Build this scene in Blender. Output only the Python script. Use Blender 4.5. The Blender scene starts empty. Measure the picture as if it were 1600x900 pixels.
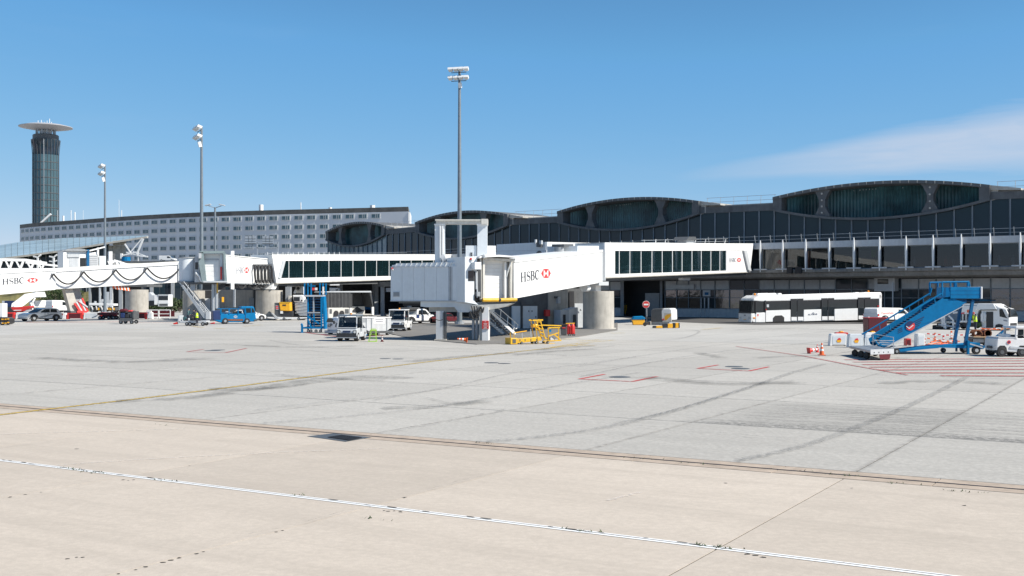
import bpy, bmesh, math, random
from mathutils import Vector, Matrix, noise
random.seed(7)
R=math.radians
scn=bpy.context.scene
COL=scn.collection
# ---------------------------------------------------------------- camera
CF=1732.0; EYE=3.2; HZ=462.0          # focal length in photo pixels, eye height in metres, horizon row
cd=bpy.data.cameras.new('camera'); cam=bpy.data.objects.new('camera',cd); COL.objects.link(cam)
cd.sensor_width=36; cd.lens=CF/1600*36; cd.shift_y=(HZ-450)/1600; cd.clip_start=0.1; cd.clip_end=9000
cam.location=(0,0,EYE); cam.rotation_euler=(R(90),0,0); scn.camera=cam
# ---------------------------------------------------------------- sky and sun
SUN_AZ=112.0; SUN_EL=43.0
w=bpy.data.worlds.new("World"); scn.world=w; w.use_nodes=True
nt=w.node_tree; N=nt.nodes; Lk=nt.links; N.clear()
def nd(t,x=None,**k):
    n=N.new(t)
    for a,b in k.items(): setattr(n,a,b)
    return n
sky=nd('ShaderNodeTexSky',sky_type='NISHITA',sun_disc=False,sun_elevation=R(SUN_EL),sun_rotation=R(SUN_AZ),altitude=0,air_density=0.75,dust_density=0.1,ozone_density=3.5)
bg=nd('ShaderNodeBackground'); bg.inputs[1].default_value=0.12
out=nd('ShaderNodeOutputWorld')
tc=nd('ShaderNodeTexCoord')
EXPO=0.5
def wm(op,a,b=None,c=None,clamp=False):
    k=N.new('ShaderNodeMath'); k.operation=op; k.use_clamp=clamp
    for i,x in enumerate((a,b,c)):
        if x is None: continue
        if isinstance(x,(int,float)): k.inputs[i].default_value=x
        else: Lk.new(x,k.inputs[i])
    return k.outputs[0]
# grade of the clear sky, the same over the whole dome
sep=nd('ShaderNodeSeparateColor'); Lk.new(sky.outputs[0],sep.inputs[0]); cmb=nd('ShaderNodeCombineColor'); KS=1/(0.12*2**EXPO)
for i,(kk,gg) in enumerate(((.745,1.05),(.681,.55),(.815,.25))):
    li=wm('MULTIPLY',sep.outputs[i],.1387); ti=(.209,.366,.658)[i]
    Lk.new(wm('MINIMUM',wm('MULTIPLY',wm('POWER',li,gg),kk*KS),wm('MULTIPLY',wm('POWER',li,1.25),kk*KS*ti**(gg-1.25))),cmb.inputs[i])
# thin cirrus: stretched noise on the sky direction, everywhere over the sky, and one long streak of cloud low in the sky
mp=nd('ShaderNodeMapping'); mp.inputs['Rotation'].default_value=(0,R(-7),R(24)); mp.inputs['Scale'].default_value=(1.5,1.5,13)
nz=nd('ShaderNodeTexNoise'); nz.inputs['Scale'].default_value=1.5; nz.inputs['Detail'].default_value=7; nz.inputs['Roughness'].default_value=0.52; nz.inputs['Distortion'].default_value=0.35
Lk.new(tc.outputs['Generated'],mp.inputs[0]); Lk.new(mp.outputs[0],nz.inputs['Vector'])
sx=nd('ShaderNodeSeparateXYZ'); Lk.new(tc.outputs['Generated'],sx.inputs[0]); X,Y_,Z=sx.outputs
yy=wm('MAXIMUM',Y_,.02); U=wm('DIVIDE',X,yy); V=wm('DIVIDE',Z,yy)
mp2=nd('ShaderNodeMapping'); mp2.inputs['Rotation'].default_value=(0,R(-6),0); mp2.inputs['Scale'].default_value=(3.2,3.2,30)
n2=nd('ShaderNodeTexNoise'); n2.inputs['Scale'].default_value=2.2; n2.inputs['Detail'].default_value=8; n2.inputs['Roughness'].default_value=.58; n2.inputs['Distortion'].default_value=.5
Lk.new(tc.outputs['Generated'],mp2.inputs[0]); Lk.new(mp2.outputs[0],n2.inputs['Vector'])
ctr=wm('ADD',wm('MULTIPLY',U,.115),.0895); th=wm('ADD',wm('MULTIPLY',wm('MAXIMUM',wm('SUBTRACT',U,.13),0),.060),.003)
dd=wm('DIVIDE',wm('ABSOLUTE',wm('SUBTRACT',V,ctr)),th)
m1=wm('MULTIPLY',wm('SUBTRACT',1.5,wm('ADD',dd,wm('MULTIPLY',wm('SUBTRACT',n2.outputs[0],.5),1.6))),1.2,clamp=True)
m1=wm('MULTIPLY',m1,wm('MULTIPLY',wm('SUBTRACT',U,.14),5,clamp=True)); m1=wm('MULTIPLY',m1,wm('GREATER_THAN',Y_,.05)); m1=wm('MULTIPLY',m1,wm('MULTIPLY',wm('SUBTRACT',1.3,U),2,clamp=True))
m1=wm('MULTIPLY',m1,wm('ADD',.16,wm('MULTIPLY',n2.outputs[0],.95)),clamp=True)
m2=wm('MULTIPLY',wm('MULTIPLY',wm('SUBTRACT',n2.outputs[0],.50),3.,clamp=True),wm('MULTIPLY',wm('SUBTRACT',.17,V),6,clamp=True))
m2=wm('MULTIPLY',m2,wm('MULTIPLY',wm('ADD',U,.05),1.6,clamp=True))
mm=wm('MAXIMUM',m1,wm('MULTIPLY',m2,.40)); mm=wm('MAXIMUM',mm,wm('MULTIPLY',wm('MULTIPLY',wm('SUBTRACT',nz.outputs[0],.62),3,clamp=True),.10))
mx=nd('ShaderNodeMixRGB'); mx.inputs[2].default_value=(.60*KS,.67*KS,.80*KS,1); Lk.new(mm,mx.inputs[0])
Lk.new(cmb.outputs[0],mx.inputs[1]); Lk.new(mx.outputs[0],bg.inputs[0]); Lk.new(bg.outputs[0],out.inputs[0])
sl=bpy.data.lights.new('sun','SUN'); so=bpy.data.objects.new('sun',sl); COL.objects.link(so)
sl.energy=4.9; sl.angle=R(0.53); sl.color=(1,0.945,0.85)
sd=Vector((math.sin(R(SUN_AZ))*math.cos(R(SUN_EL)),math.cos(R(SUN_AZ))*math.cos(R(SUN_EL)),math.sin(R(SUN_EL))))
so.rotation_euler=(-sd).to_track_quat('-Z','Y').to_euler()
vs=scn.view_settings; scn.display_settings.display_device='sRGB'
vs.view_transform='Standard'; vs.look='None'; vs.gamma=1; vs.exposure=EXPO; vs.use_curve_mapping=False
# ---------------------------------------------------------------- helpers
def G(px,py,z=0):
    Y=CF*(EYE-z)/(py-HZ); return Vector(((px-800)/CF*Y,Y,z))
def P3(px,py,Y): return Vector(((px-800)/CF*Y,Y,EYE-(py-HZ)*Y/CF))
def zat(py,Y): return EYE-(py-HZ)*Y/CF
def lerp(a,b,t): return a+(b-a)*t
WM={}
class MB:
    def __init__(s): s.v=[]; s.f=[]; s.m=[]; s.cm=0; s.M=None
    def add(s,vs,fs):
        o=len(s.v)
        for p in vs:
            p=Vector(p); s.v.append(s.M@p if s.M else p)
        for f in fs: s.f.append([i+o for i in f]); s.m.append(s.cm)
        return s
    def box(s,x0,x1,y0,y1,z0,z1):
        return s.add([(x0,y0,z0),(x1,y0,z0),(x1,y1,z0),(x0,y1,z0),(x0,y0,z1),(x1,y0,z1),(x1,y1,z1),(x0,y1,z1)],
          [(0,3,2,1),(4,5,6,7),(0,1,5,4),(1,2,6,5),(2,3,7,6),(3,0,4,7)])
    def cbox(s,c,d): return s.box(c[0]-d[0]/2,c[0]+d[0]/2,c[1]-d[1]/2,c[1]+d[1]/2,c[2]-d[2]/2,c[2]+d[2]/2)
    def bar(s,p,q,w=0.05,h=None,up=(0,0,1)):
        p=Vector(p);q=Vector(q);h=h or w;d=(q-p).normalized();u=Vector(up)
        if abs(d.dot(u))>0.98:u=Vector((0,1,0))
        a=d.cross(u).normalized()*w/2;b=a.cross(d).normalized()*h/2
        return s.add([p-a-b,p+a-b,p+a+b,p-a+b,q-a-b,q+a-b,q+a+b,q-a+b],[(0,3,2,1),(4,5,6,7),(0,1,5,4),(1,2,6,5),(2,3,7,6),(3,0,4,7)])
    def tube(s,p,q,r,r2=None,n=10,cap=True):
        p=Vector(p);q=Vector(q);r2=r if r2 is None else r2;d=(q-p).normalized();u=Vector((0,0,1))
        if abs(d.z)>0.98:u=Vector((0,1,0))
        a=d.cross(u).normalized();b=a.cross(d).normalized()
        vs=[];fs=[]
        for c,rr in((p,r),(q,r2)):
            for i in range(n):
                t=2*math.pi*i/n; vs.append(c+(a*math.cos(t)+b*math.sin(t))*rr)
        for i in range(n): j=(i+1)%n; fs.append((i,n+i,n+j,j))
        if cap: fs+= [tuple(range(n)),tuple(range(2*n-1,n-1,-1))]
        return s.add(vs,fs)
    def path(s,pts,r,n=6):
        for a,b in zip(pts[:-1],pts[1:]): s.tube(a,b,r,n=n)
        return s
    def prism(s,poly,d,e=None):
        """poly: 3D points; extruded from +e to +d vectors"""
        d=Vector(d); e=Vector(e) if e is not None else Vector((0,0,0)); n=len(poly)
        vs=[Vector(p)+e for p in poly]+[Vector(p)+d for p in poly]
        fs=[tuple(range(n)),tuple(range(2*n-1,n-1,-1))]
        for i in range(n): j=(i+1)%n; fs.append((i,i+n,j+n,j))
        return s.add(vs,fs)
    def xz(s,poly,y0,y1,in0=None):
        """side profile in local x,z extruded across y"""
        return s.prism([(x,y0,z) for x,z in poly],(0,y1-y0,0))
    def loft(s,secs,close=True,caps=True):
        n=len(secs[0]);vs=[p for q in secs for p in q];fs=[]
        for k in range(len(secs)-1):
            for i in range(n if close else n-1):
                j=(i+1)%n; fs.append((k*n+i,k*n+j,(k+1)*n+j,(k+1)*n+i))
        if caps and close: fs+=[tuple(range(n-1,-1,-1)),tuple(range((len(secs)-1)*n,len(secs)*n))]
        return s.add(vs,fs)
    def lathe(s,prof,n=24,c=(0,0,0)):
        secs=[[(c[0]+r*math.cos(2*math.pi*i/n),c[1]+r*math.sin(2*math.pi*i/n),c[2]+z) for i in range(n)] for r,z in prof]
        return s.loft(secs)
    def ico(s,c,r,sub=1,sq=(1,1,1),jit=0):
        b=bmesh.new(); bmesh.ops.create_icosphere(b,subdivisions=sub,radius=1)
        vs=[(c[0]+v.co.x*r*sq[0]*(1+random.uniform(-jit,jit)),c[1]+v.co.y*r*sq[1]*(1+random.uniform(-jit,jit)),c[2]+v.co.z*r*sq[2]) for v in b.verts]
        fs=[[v.index for v in f.verts] for f in b.faces]; b.free(); return s.add(vs,fs)
    def build(s,name,mat,par=None,world=False,bev=0,smooth=False,fix=True,kind=None,origin=None,label=None):
        me=bpy.data.meshes.new(name); vs=s.v
        o=bpy.data.objects.new(name,me)
        if par is not None:
            o.parent=par
            if world:
                Mi=WM[par.name].inverted(); vs=[Mi@v for v in vs]
        c=None
        if origin=='c':
            c=sum(vs,Vector())/len(vs)
        elif origin=='b':
            c=sum(vs,Vector())/len(vs); c.z=min(v.z for v in vs)
        if c is not None:
            vs=[v-c for v in vs]; o.location=c
        me.from_pydata([tuple(v) for v in vs],[],s.f)
        for m in (mat if isinstance(mat,(list,tuple)) else [mat]): me.materials.append(m)
        me.polygons.foreach_set('material_index',s.m)
        if fix:
            b=bmesh.new(); b.from_mesh(me); bmesh.ops.recalc_face_normals(b,faces=b.faces); b.to_mesh(me); b.free()
        if smooth:
            me.polygons.foreach_set('use_smooth',[True]*len(me.polygons))
            try: me.set_sharp_from_angle(angle=R(38))
            except Exception: pass
        COL.objects.link(o)
        if par is not None and par.name in WM: WM[o.name]=WM[par.name]@Matrix.Translation(o.location)
        else: WM[o.name]=Matrix.Translation(o.location)
        if bev:
            bm=o.modifiers.new('bevel','BEVEL'); bm.width=bev; bm.segments=2; bm.limit_method='ANGLE'; bm.angle_limit=R(40); bm.harden_normals=False
        if kind: o['kind']=kind
        if label: o['label']=label
        return o
def thing(name,label,cat,loc=(0,0,0),rz=0,group=None,sc=1.0):
    o=bpy.data.objects.new(name,None); COL.objects.link(o); o.empty_display_size=0.3
    o.location=loc; o.rotation_euler=(0,0,R(rz)); o.scale=(sc,sc,sc)
    o['label']=label; o['category']=cat
    if group:o['group']=group
    WM[o.name]=Matrix.Translation(Vector(loc))@Matrix.Rotation(R(rz),4,'Z')@Matrix.Scale(sc,4)
    return o
def tagp(o,label,cat,group=None):
    o['label']=label;o['category']=cat
    if group:o['group']=group
    return o
def inst(src,par,loc=None,name=None):
    o=src.copy(); COL.objects.link(o); o.parent=par
    if name:o.name=name
    if loc is not None:o.location=loc
    return o
def copytree(root,loc,rz,label,sc=None):
    r=root.copy(); COL.objects.link(r); r.location=loc; r.rotation_euler=(0,0,R(rz)); r['label']=label
    if sc: r.scale=(sc,sc,sc)
    for ch in list(root.children):
        c=ch.copy(); COL.objects.link(c); c.parent=r
        for g in list(ch.children):
            d=g.copy(); COL.objects.link(d); d.parent=c
    return r
# ---------------------------------------------------------------- materials
def newmat(name):
    m=bpy.data.materials.new(name); m.use_nodes=True
    return m,m.node_tree,m.node_tree.nodes['Principled BSDF']
def mat(name,c,r=0.55,metal=0,var=0.10,ns=2.5,bump=0,bs=20,streak=0,dirt=(0.1,0.09,0.08),coat=0,rvar=0.0,emit=0):
    m,t,b=newmat(name); b.inputs['Metallic'].default_value=metal; b.inputs['Roughness'].default_value=r
    if coat: b.inputs['Coat Weight'].default_value=coat
    if emit: b.inputs['Emission Color'].default_value=(*c,1); b.inputs['Emission Strength'].default_value=emit
    co=t.nodes.new('ShaderNodeTexCoord'); n=t.nodes.new('ShaderNodeTexNoise'); n.inputs['Scale'].default_value=ns; n.inputs['Detail'].default_value=6; n.inputs['Roughness'].default_value=0.62
    t.links.new(co.outputs['Object'],n.inputs['Vector'])
    rp=t.nodes.new('ShaderNodeValToRGB'); rp.color_ramp.elements[0].position=0.3; rp.color_ramp.elements[1].position=0.7
    rp.color_ramp.elements[0].color=(*[max(0,x*(1-var*1.3)) for x in c],1); rp.color_ramp.elements[1].color=(*[min(1,x*(1+var*0.7)) for x in c],1)
    t.links.new(n.outputs[0],rp.inputs[0]); src=rp.outputs[0]
    if streak:
        mp=t.nodes.new('ShaderNodeMapping'); mp.inputs['Scale'].default_value=(2.2,2.2,0.22)
        n2=t.nodes.new('ShaderNodeTexNoise'); n2.inputs['Scale'].default_value=1.6; n2.inputs['Detail'].default_value=7; n2.inputs['Roughness'].default_value=0.7
        r2=t.nodes.new('ShaderNodeValToRGB'); r2.color_ramp.elements[0].position=0.48; r2.color_ramp.elements[1].position=0.78
        r2.color_ramp.elements[1].color=(streak,streak,streak,1)
        x=t.nodes.new('ShaderNodeMixRGB'); x.inputs[2].default_value=(*dirt,1)
        t.links.new(co.outputs['Object'],mp.inputs[0]); t.links.new(mp.outputs[0],n2.inputs['Vector']); t.links.new(n2.outputs[0],r2.inputs[0])
        t.links.new(r2.outputs[0],x.inputs[0]); t.links.new(src,x.inputs[1]); src=x.outputs[0]
    t.links.new(src,b.inputs['Base Color'])
    if bump:
        n3=t.nodes.new('ShaderNodeTexNoise'); n3.inputs['Scale'].default_value=bs; n3.inputs['Detail'].default_value=4
        bp=t.nodes.new('ShaderNodeBump'); bp.inputs['Strength'].default_value=bump; bp.inputs['Distance'].default_value=0.02
        t.links.new(co.outputs['Object'],n3.inputs['Vector']); t.links.new(n3.outputs[0],bp.inputs['Height']); t.links.new(bp.outputs[0],b.inputs['Normal'])
    return m
def glassmat(name,tint,ior=1.5,rough=0.02,refl=1.0,body=None):
    m,t,b=newmat(name); t.nodes.remove(b); o=t.nodes['Material Output']
    tr=t.nodes.new('ShaderNodeBsdfTransparent'); tr.inputs[0].default_value=(*tint,1)
    if body:
        df=t.nodes.new('ShaderNodeBsdfDiffuse'); df.inputs[0].default_value=(*body,1); m2=t.nodes.new('ShaderNodeMixShader'); m2.inputs[0].default_value=.22
        t.links.new(tr.outputs[0],m2.inputs[1]); t.links.new(df.outputs[0],m2.inputs[2]); tr=m2
    gl=t.nodes.new('ShaderNodeBsdfGlossy'); gl.inputs['Roughness'].default_value=rough; gl.inputs[0].default_value=(refl,refl,refl,1)
    lw=t.nodes.new('ShaderNodeLayerWeight'); lw.inputs[0].default_value=.5; pw=t.nodes.new('ShaderNodeMath'); pw.operation='POWER'; pw.inputs[1].default_value=5; t.links.new(lw.outputs['Facing'],pw.inputs[0]); fr=t.nodes.new('ShaderNodeMath'); fr.operation='MULTIPLY_ADD'; fr.inputs[1].default_value=.90; fr.inputs[2].default_value=.05; t.links.new(pw.outputs[0],fr.inputs[0])
    mx=t.nodes.new('ShaderNodeMixShader'); t.links.new(fr.outputs[0],mx.inputs[0]); t.links.new(tr.outputs[0],mx.inputs[1]); t.links.new(gl.outputs[0],mx.inputs[2]); t.links.new(mx.outputs[0],o.inputs[0])
    return m
white=mat('white_paint',(.79,.79,.78),.42,var=.05,streak=.22,dirt=(.50,.47,.42))
whitew=mat('white_worn_paint',(.74,.74,.73),.5,var=.06,streak=.3,dirt=(.35,.32,.28))
panelw=mat('pale_grey_panel',(.66,.70,.73),.45,var=.04,streak=.2,dirt=(.42,.40,.38))
cream=mat('cream_paint',(.62,.60,.55),.5,var=.08,streak=.3)
grey=mat('grey_paint',(.30,.32,.34),.5,var=.1,streak=.25)
lgrey=mat('light_grey_paint',(.50,.52,.54),.5,var=.08,streak=.2)
dgrey=mat('dark_grey_paint',(.09,.095,.10),.5,var=.15)
black=mat('black_rubber',(.022,.022,.024),.7,var=.25,ns=8)
blackp=mat('black_plastic',(.03,.03,.033),.4,var=.15)
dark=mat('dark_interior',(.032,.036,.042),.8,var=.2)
galv=mat('galvanised_steel',(.42,.45,.48),.4,metal=.35,var=.1,ns=6,streak=.2,dirt=(.25,.24,.22))
steel=mat('dull_steel',(.33,.34,.35),.45,metal=.5,var=.15,ns=5)
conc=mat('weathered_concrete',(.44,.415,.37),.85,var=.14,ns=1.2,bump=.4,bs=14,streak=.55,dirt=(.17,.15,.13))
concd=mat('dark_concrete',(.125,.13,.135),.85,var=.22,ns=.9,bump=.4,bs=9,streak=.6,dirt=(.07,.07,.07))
concl=mat('pale_concrete',(.46,.44,.40),.85,var=.15,ns=1.0,bump=.3,bs=9,streak=.4,dirt=(.2,.18,.16))
slabc=mat('slab_edge_concrete',(.26,.25,.235),.85,var=.2,ns=.5,bump=.3,bs=9,streak=.65,dirt=(.07,.065,.06))
red=mat('red_paint',(.62,.035,.03),.45,var=.12)
maroon=mat('maroon_paint',(.10,.008,.014),.5,var=.15)
orange=mat('orange_plastic',(.80,.14,.03),.5,var=.12)
yellow=mat('yellow_paint',(.66,.38,.02),.45,var=.12,streak=.35,dirt=(.16,.10,.04))
amber=mat('amber_yellow_paint',(.85,.42,.02),.5,var=.08)
blue=mat('blue_paint',(.0,.165,.38),.6,var=.14,streak=.25,dirt=(.01,.08,.2))
blued=mat('deep_blue_paint',(.015,.12,.27),.45,var=.16,streak=.3,dirt=(.04,.05,.06))
for _m in (blue,blued): _m.node_tree.nodes['Principled BSDF'].inputs['Specular IOR Level'].default_value=.2
navy=mat('navy_paint',(.015,.035,.12),.5,var=.15)
lime=mat('lime_paint',(.36,.62,.04),.5,var=.1)
hivis=mat('hi_vis_fabric',(.62,.85,.03),.8,var=.08)
skin=mat('skin',(.45,.28,.2),.6,var=.08)
cloth=mat('dark_cloth',(.025,.03,.05),.85,var=.2)
shirt=mat('light_shirt',(.55,.58,.62),.85,var=.1)
bayglass=mat('bay_window_glass',(.02,.02,.02),.06,var=.3,ns=.4,bump=.55,bs=1.1)
bayglass.node_tree.nodes['Principled BSDF'].inputs['IOR'].default_value=2.1
silver=mat('silver_car_paint',(.74,.75,.76),.3,metal=.05,var=.03,coat=.5)
vwhite=mat('vehicle_white_paint',(.78,.78,.77),.32,var=.04,coat=.3,streak=.12,dirt=(.4,.36,.3))
tarp=mat('grey_tarpaulin',(.048,.05,.053),.8,var=.18,ns=1.5,bump=.9,bs=3,streak=.4,dirt=(.09,.09,.085))
canvas=mat('folded_canvas',(.20,.22,.24),.8,var=.2,ns=4,bump=.8,bs=6)
carglass=mat('dark_vehicle_glass',(.018,.024,.028),.05,var=.1)
tglass=mat('slate_facade_glass',(.020,.036,.048),.06,var=.25,ns=.12)
tglass.node_tree.nodes['Principled BSDF'].inputs['Specular IOR Level'].default_value=.3
discm=mat('disc_roof_paint',(.40,.40,.42),.6,var=.08,ns=.2)
hglass=mat('hotel_window_glass',(.09,.15,.18),.12,var=.5,ns=.3)
walkglass=glassmat('green_walkway_glass',(.50,.58,.60),1.5,.02,body=(.02,.055,.065))
roomglass=glassmat('gallery_glass',(.42,.45,.46),1.5,.02)
lampglass=mat('lamp_lens',(.6,.62,.62),.15,var=.05)
mastm=mat('mast_grey_steel',(.20,.235,.265),.5,metal=.2,var=.12,ns=3,streak=.2,dirt=(.1,.1,.1))
mull=mat('grey_mullion',(.19,.22,.25),.5,var=.1)
teal=mat('teal_cladding',(.05,.135,.15),.3,var=.55,ns=.35,streak=.6,dirt=(.012,.03,.035))
lredm=mat('lamp_red',(.6,.02,.02),.3,var=.05)
lorange=mat('lamp_orange',(.85,.30,.03),.3,var=.05)
rust=mat('rusty_steel',(.20,.075,.035),.85,var=.35,ns=5)
wood=mat('pale_timber',(.55,.36,.2),.7,var=.2,ns=5)
brown=mat('brown_strip',(.42,.34,.27),.9,var=.2,ns=3,bump=.3)
hotelw=mat('hotel_cladding',(.56,.58,.61),.6,var=.05,ns=.06)
hotelb=mat('hotel_roof_band',(.12,.115,.105),.7,var=.35,ns=.4,streak=.4)
hotelf=mat('hotel_window_surround',(.52,.53,.53),.5,var=.04)
leafm=mat('green_foliage',(.045,.075,.022),.7,var=.5,ns=1.5)
drygrass=mat('dry_grass',(.19,.165,.06),.9,var=.5,ns=.12,streak=.7,dirt=(.06,.10,.02))
roofmetal=mat('station_roof_metal',(.40,.50,.53),.35,metal=.2,var=.22,ns=.08)
tgl=mat('tower_glass',(.065,.12,.145),.12,var=.18,ns=.15)
tgd=mat('tower_dark_glass',(.012,.03,.05),.05,var=.4,ns=.4)
navyl=mat('navy_lettering',(.02,.035,.09),.5,var=.05)
blackl=mat('dark_lettering',(.03,.035,.05),.5,var=.05)
redl=mat('red_lettering',(.70,.05,.05),.5,var=.05)
greyl=mat('grey_lettering',(.25,.26,.3),.5,var=.05)
# ground materials -------------------------------------------------
DV=Vector((.8585,-.5127,0)); VV=Vector((.5127,.8585,0))        # along the terminal (to the right) / towards it
S0=-4.96; SP=5.5
QL=[-6.4,0.2,6.8,13.4,19.6,20.5,26.4,33.0,39.6,46.2,52.8,59.4,66.0,72.6]
def groundmat(name,base,rubber=False,joints=False,q0=0.0,edge=True,am=1.0):
    m,t,b=newmat(name); b.inputs['Roughness'].default_value=.9; b.inputs['Specular IOR Level'].default_value=.25
    nn=t.nodes.new; L=t.links.new
    geo=nn('ShaderNodeNewGeometry'); pos=geo.outputs['Position']
    def dot(v):
        d=nn('ShaderNodeVectorMath'); d.operation='DOT_PRODUCT'; L(pos,d.inputs[0]); d.inputs[1].default_value=v; return d.outputs['Value']
    s=dot(DV); q=dot(VV)
    def ma(op,a,bb=None,cc=None,clamp=False):
        k=nn('ShaderNodeMath'); k.operation=op; k.use_clamp=clamp
        for i,x in enumerate((a,bb,cc)):
            if x is None: continue
            if isinstance(x,(int,float)): k.inputs[i].default_value=x
            else: L(x,k.inputs[i])
        return k.outputs[0]
    def comb(x,y,z=0.0):
        c=nn('ShaderNodeCombineXYZ')
        for i,a in enumerate((x,y,z)):
            if isinstance(a,(int,float)): c.inputs[i].default_value=a
            else: L(a,c.inputs[i])
        return c.outputs[0]
    def noi(vec,sc,det=6,ro=.6,dis=0):
        n=nn('ShaderNodeTexNoise'); n.inputs['Scale'].default_value=sc; n.inputs['Detail'].default_value=det; n.inputs['Roughness'].default_value=ro; n.inputs['Distortion'].default_value=dis
        L(vec,n.inputs['Vector']); return n.outputs[0]
    def ramp(v,a,bv,lo=0.,hi=1.):
        k=nn('ShaderNodeMapRange'); k.clamp=True
        for i,x in enumerate((v,a,bv,lo,hi)):
            if isinstance(x,(int,float)): k.inputs[i].default_value=x
            else: L(x,k.inputs[i])
        return k.outputs[0]
    def mixc(f,a,c2,typ='MIX'):
        k=nn('ShaderNodeMixRGB'); k.blend_type=typ
        if isinstance(f,(int,float)): k.inputs[0].default_value=f
        else: L(f,k.inputs[0])
        for i,x in ((1,a),(2,c2)):
            if isinstance(x,tuple): k.inputs[i].default_value=(*x,1)
            else: L(x,k.inputs[i])
        return k.outputs[0]
    fine=noi(pos,38,5,.75); mid=noi(pos,1.7,7,.65); big=noi(pos,.11,6,.6,.4); spk=noi(pos,120,2,.5)
    col=mixc(ramp(mid,.3,.7),tuple(x*.88 for x in base),tuple(min(1,x*1.07) for x in base))
    col=mixc(ramp(big,.35,.62,0,.75),col,tuple(x*.84 for x in base))
    col=mixc(ramp(fine,.35,.66,0,.55),col,tuple(x*.70 for x in base))
    col=mixc(ramp(spk,.55,.70,0,.45),col,tuple(x*.55 for x in base))
    m2=noi(pos,9,4,.7); m3=noi(pos,3.3,5,.7); m4=noi(comb(ma('MULTIPLY',s,.5),ma('MULTIPLY',q,1.6)),3,6,.75,.2)
    col=mixc(ramp(m2,.40,.66,0,.42*am),col,tuple(x*.62 for x in base)); col=mixc(ramp(m2,.56,.36,0,.30*am),col,tuple(min(1,x*1.22) for x in base))
    col=mixc(ramp(m3,.46,.70,0,.40*am),col,tuple(x*.70 for x in base)); col=mixc(ramp(m4,.50,.72,0,.35*am),col,tuple(x*.68 for x in base))
    js=ma('SUBTRACT',.5,ma('ABSOLUTE',ma('SUBTRACT',ma('FRACT',ma('DIVIDE',ma('SUBTRACT',s,S0),SP)),.5))); jq=ma('SUBTRACT',.5,ma('ABSOLUTE',ma('SUBTRACT',ma('FRACT',ma('DIVIDE',ma('SUBTRACT',q,q0),6.6)),.5)))
    jd=ma('MINIMUM',ma('MULTIPLY',js,SP),ma('MULTIPLY',jq,6.6)); jn=ma('MULTIPLY',ramp(jd,.02,.11,1,0),ramp(m3,.36,.60))
    if edge: col=mixc(ma('MULTIPLY',jn,.55),col,(.13,.125,.12))
    # slab to slab tone
    cell=comb(ma('FLOOR',ma('DIVIDE',ma('SUBTRACT',s,S0),SP)),ma('FLOOR',ma('DIVIDE',ma('SUBTRACT',q,q0),6.6)))
    wn=nn('ShaderNodeTexWhiteNoise'); wn.noise_dimensions='3D'; L(cell,wn.inputs['Vector'])
    col=mixc(1.0,col,mixc(wn.outputs['Value'],(.93,.93,.93),(1.05,1.05,1.05)),'MULTIPLY')
    # long wear along traffic: stretched streaks
    st=noi(comb(ma('MULTIPLY',s,.05),ma('MULTIPLY',q,.9)),1.5,8,.7,.3)
    col=mixc(ramp(st,.48,.70,0,.42),col,tuple(x*.62 for x in base))
    oil=noi(pos,.55,5,.55,.6)
    col=mixc(ramp(oil,.66,.76,0,.38),col,tuple(x*.55 for x in base))
    if rubber:
        msk=ma('MULTIPLY',ramp(q,26.2,26.6),ramp(q,32.9,32.2)); msk=ma('MULTIPLY',msk,ramp(s,-11.,-9.5))
        gr=noi(comb(ma('MULTIPLY',s,.10),ma('MULTIPLY',q,3.2)),2.2,5,.7,.1); gr2=noi(pos,7,6,.8)
        k=ma('MULTIPLY',msk,ma('MULTIPLY',ramp(gr,.42,.60,.0,1),ramp(gr2,.36,.60,.2,1)))
        col=mixc(ma('MULTIPLY',k,.85),col,(.11,.11,.105))
        edge=ma('MULTIPLY',ma('MULTIPLY',ramp(q,26.15,26.5),ramp(q,27.6,26.6)),ma('MULTIPLY',ramp(s,-11.,-9.8),ramp(gr2,.42,.6)))
        col=mixc(ma('MULTIPLY',edge,.7),col,(.08,.08,.08))
    if joints:
        js=ma('ABSOLUTE',ma('SUBTRACT',ma('FRACT',ma('DIVIDE',ma('SUBTRACT',s,S0),SP)),.5)); jq=ma('ABSOLUTE',ma('SUBTRACT',ma('FRACT',ma('DIVIDE',ma('SUBTRACT',q,q0),6.6)),.5))
        j=ma('MAXIMUM',ma('GREATER_THAN',js,.4955),ma('GREATER_THAN',jq,.496))
        col=mixc(ma('MULTIPLY',j,.5),col,(.12,.115,.11))
    L(col,b.inputs['Base Color'])
    bp=nn('ShaderNodeBump'); bp.inputs['Strength'].default_value=.35; bp.inputs['Distance'].default_value=.012; L(fine,bp.inputs['Height']); L(bp.outputs[0],b.inputs['Normal'])
    return m
GREYC=(.50,.478,.44); BEIGE=(.575,.505,.43)
apm=groundmat('apron_concrete',(.52,.505,.475),joints=True)
slabg=groundmat('grey_apron_slab',GREYC,rubber=True)
slabb=groundmat('beige_apron_slab',BEIGE,q0=.2,edge=False,am=.45)
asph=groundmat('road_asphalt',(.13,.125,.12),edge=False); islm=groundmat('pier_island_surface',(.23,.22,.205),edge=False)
tar=mat('joint_tar',(.05,.047,.043),.9,var=.3,ns=9)
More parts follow.
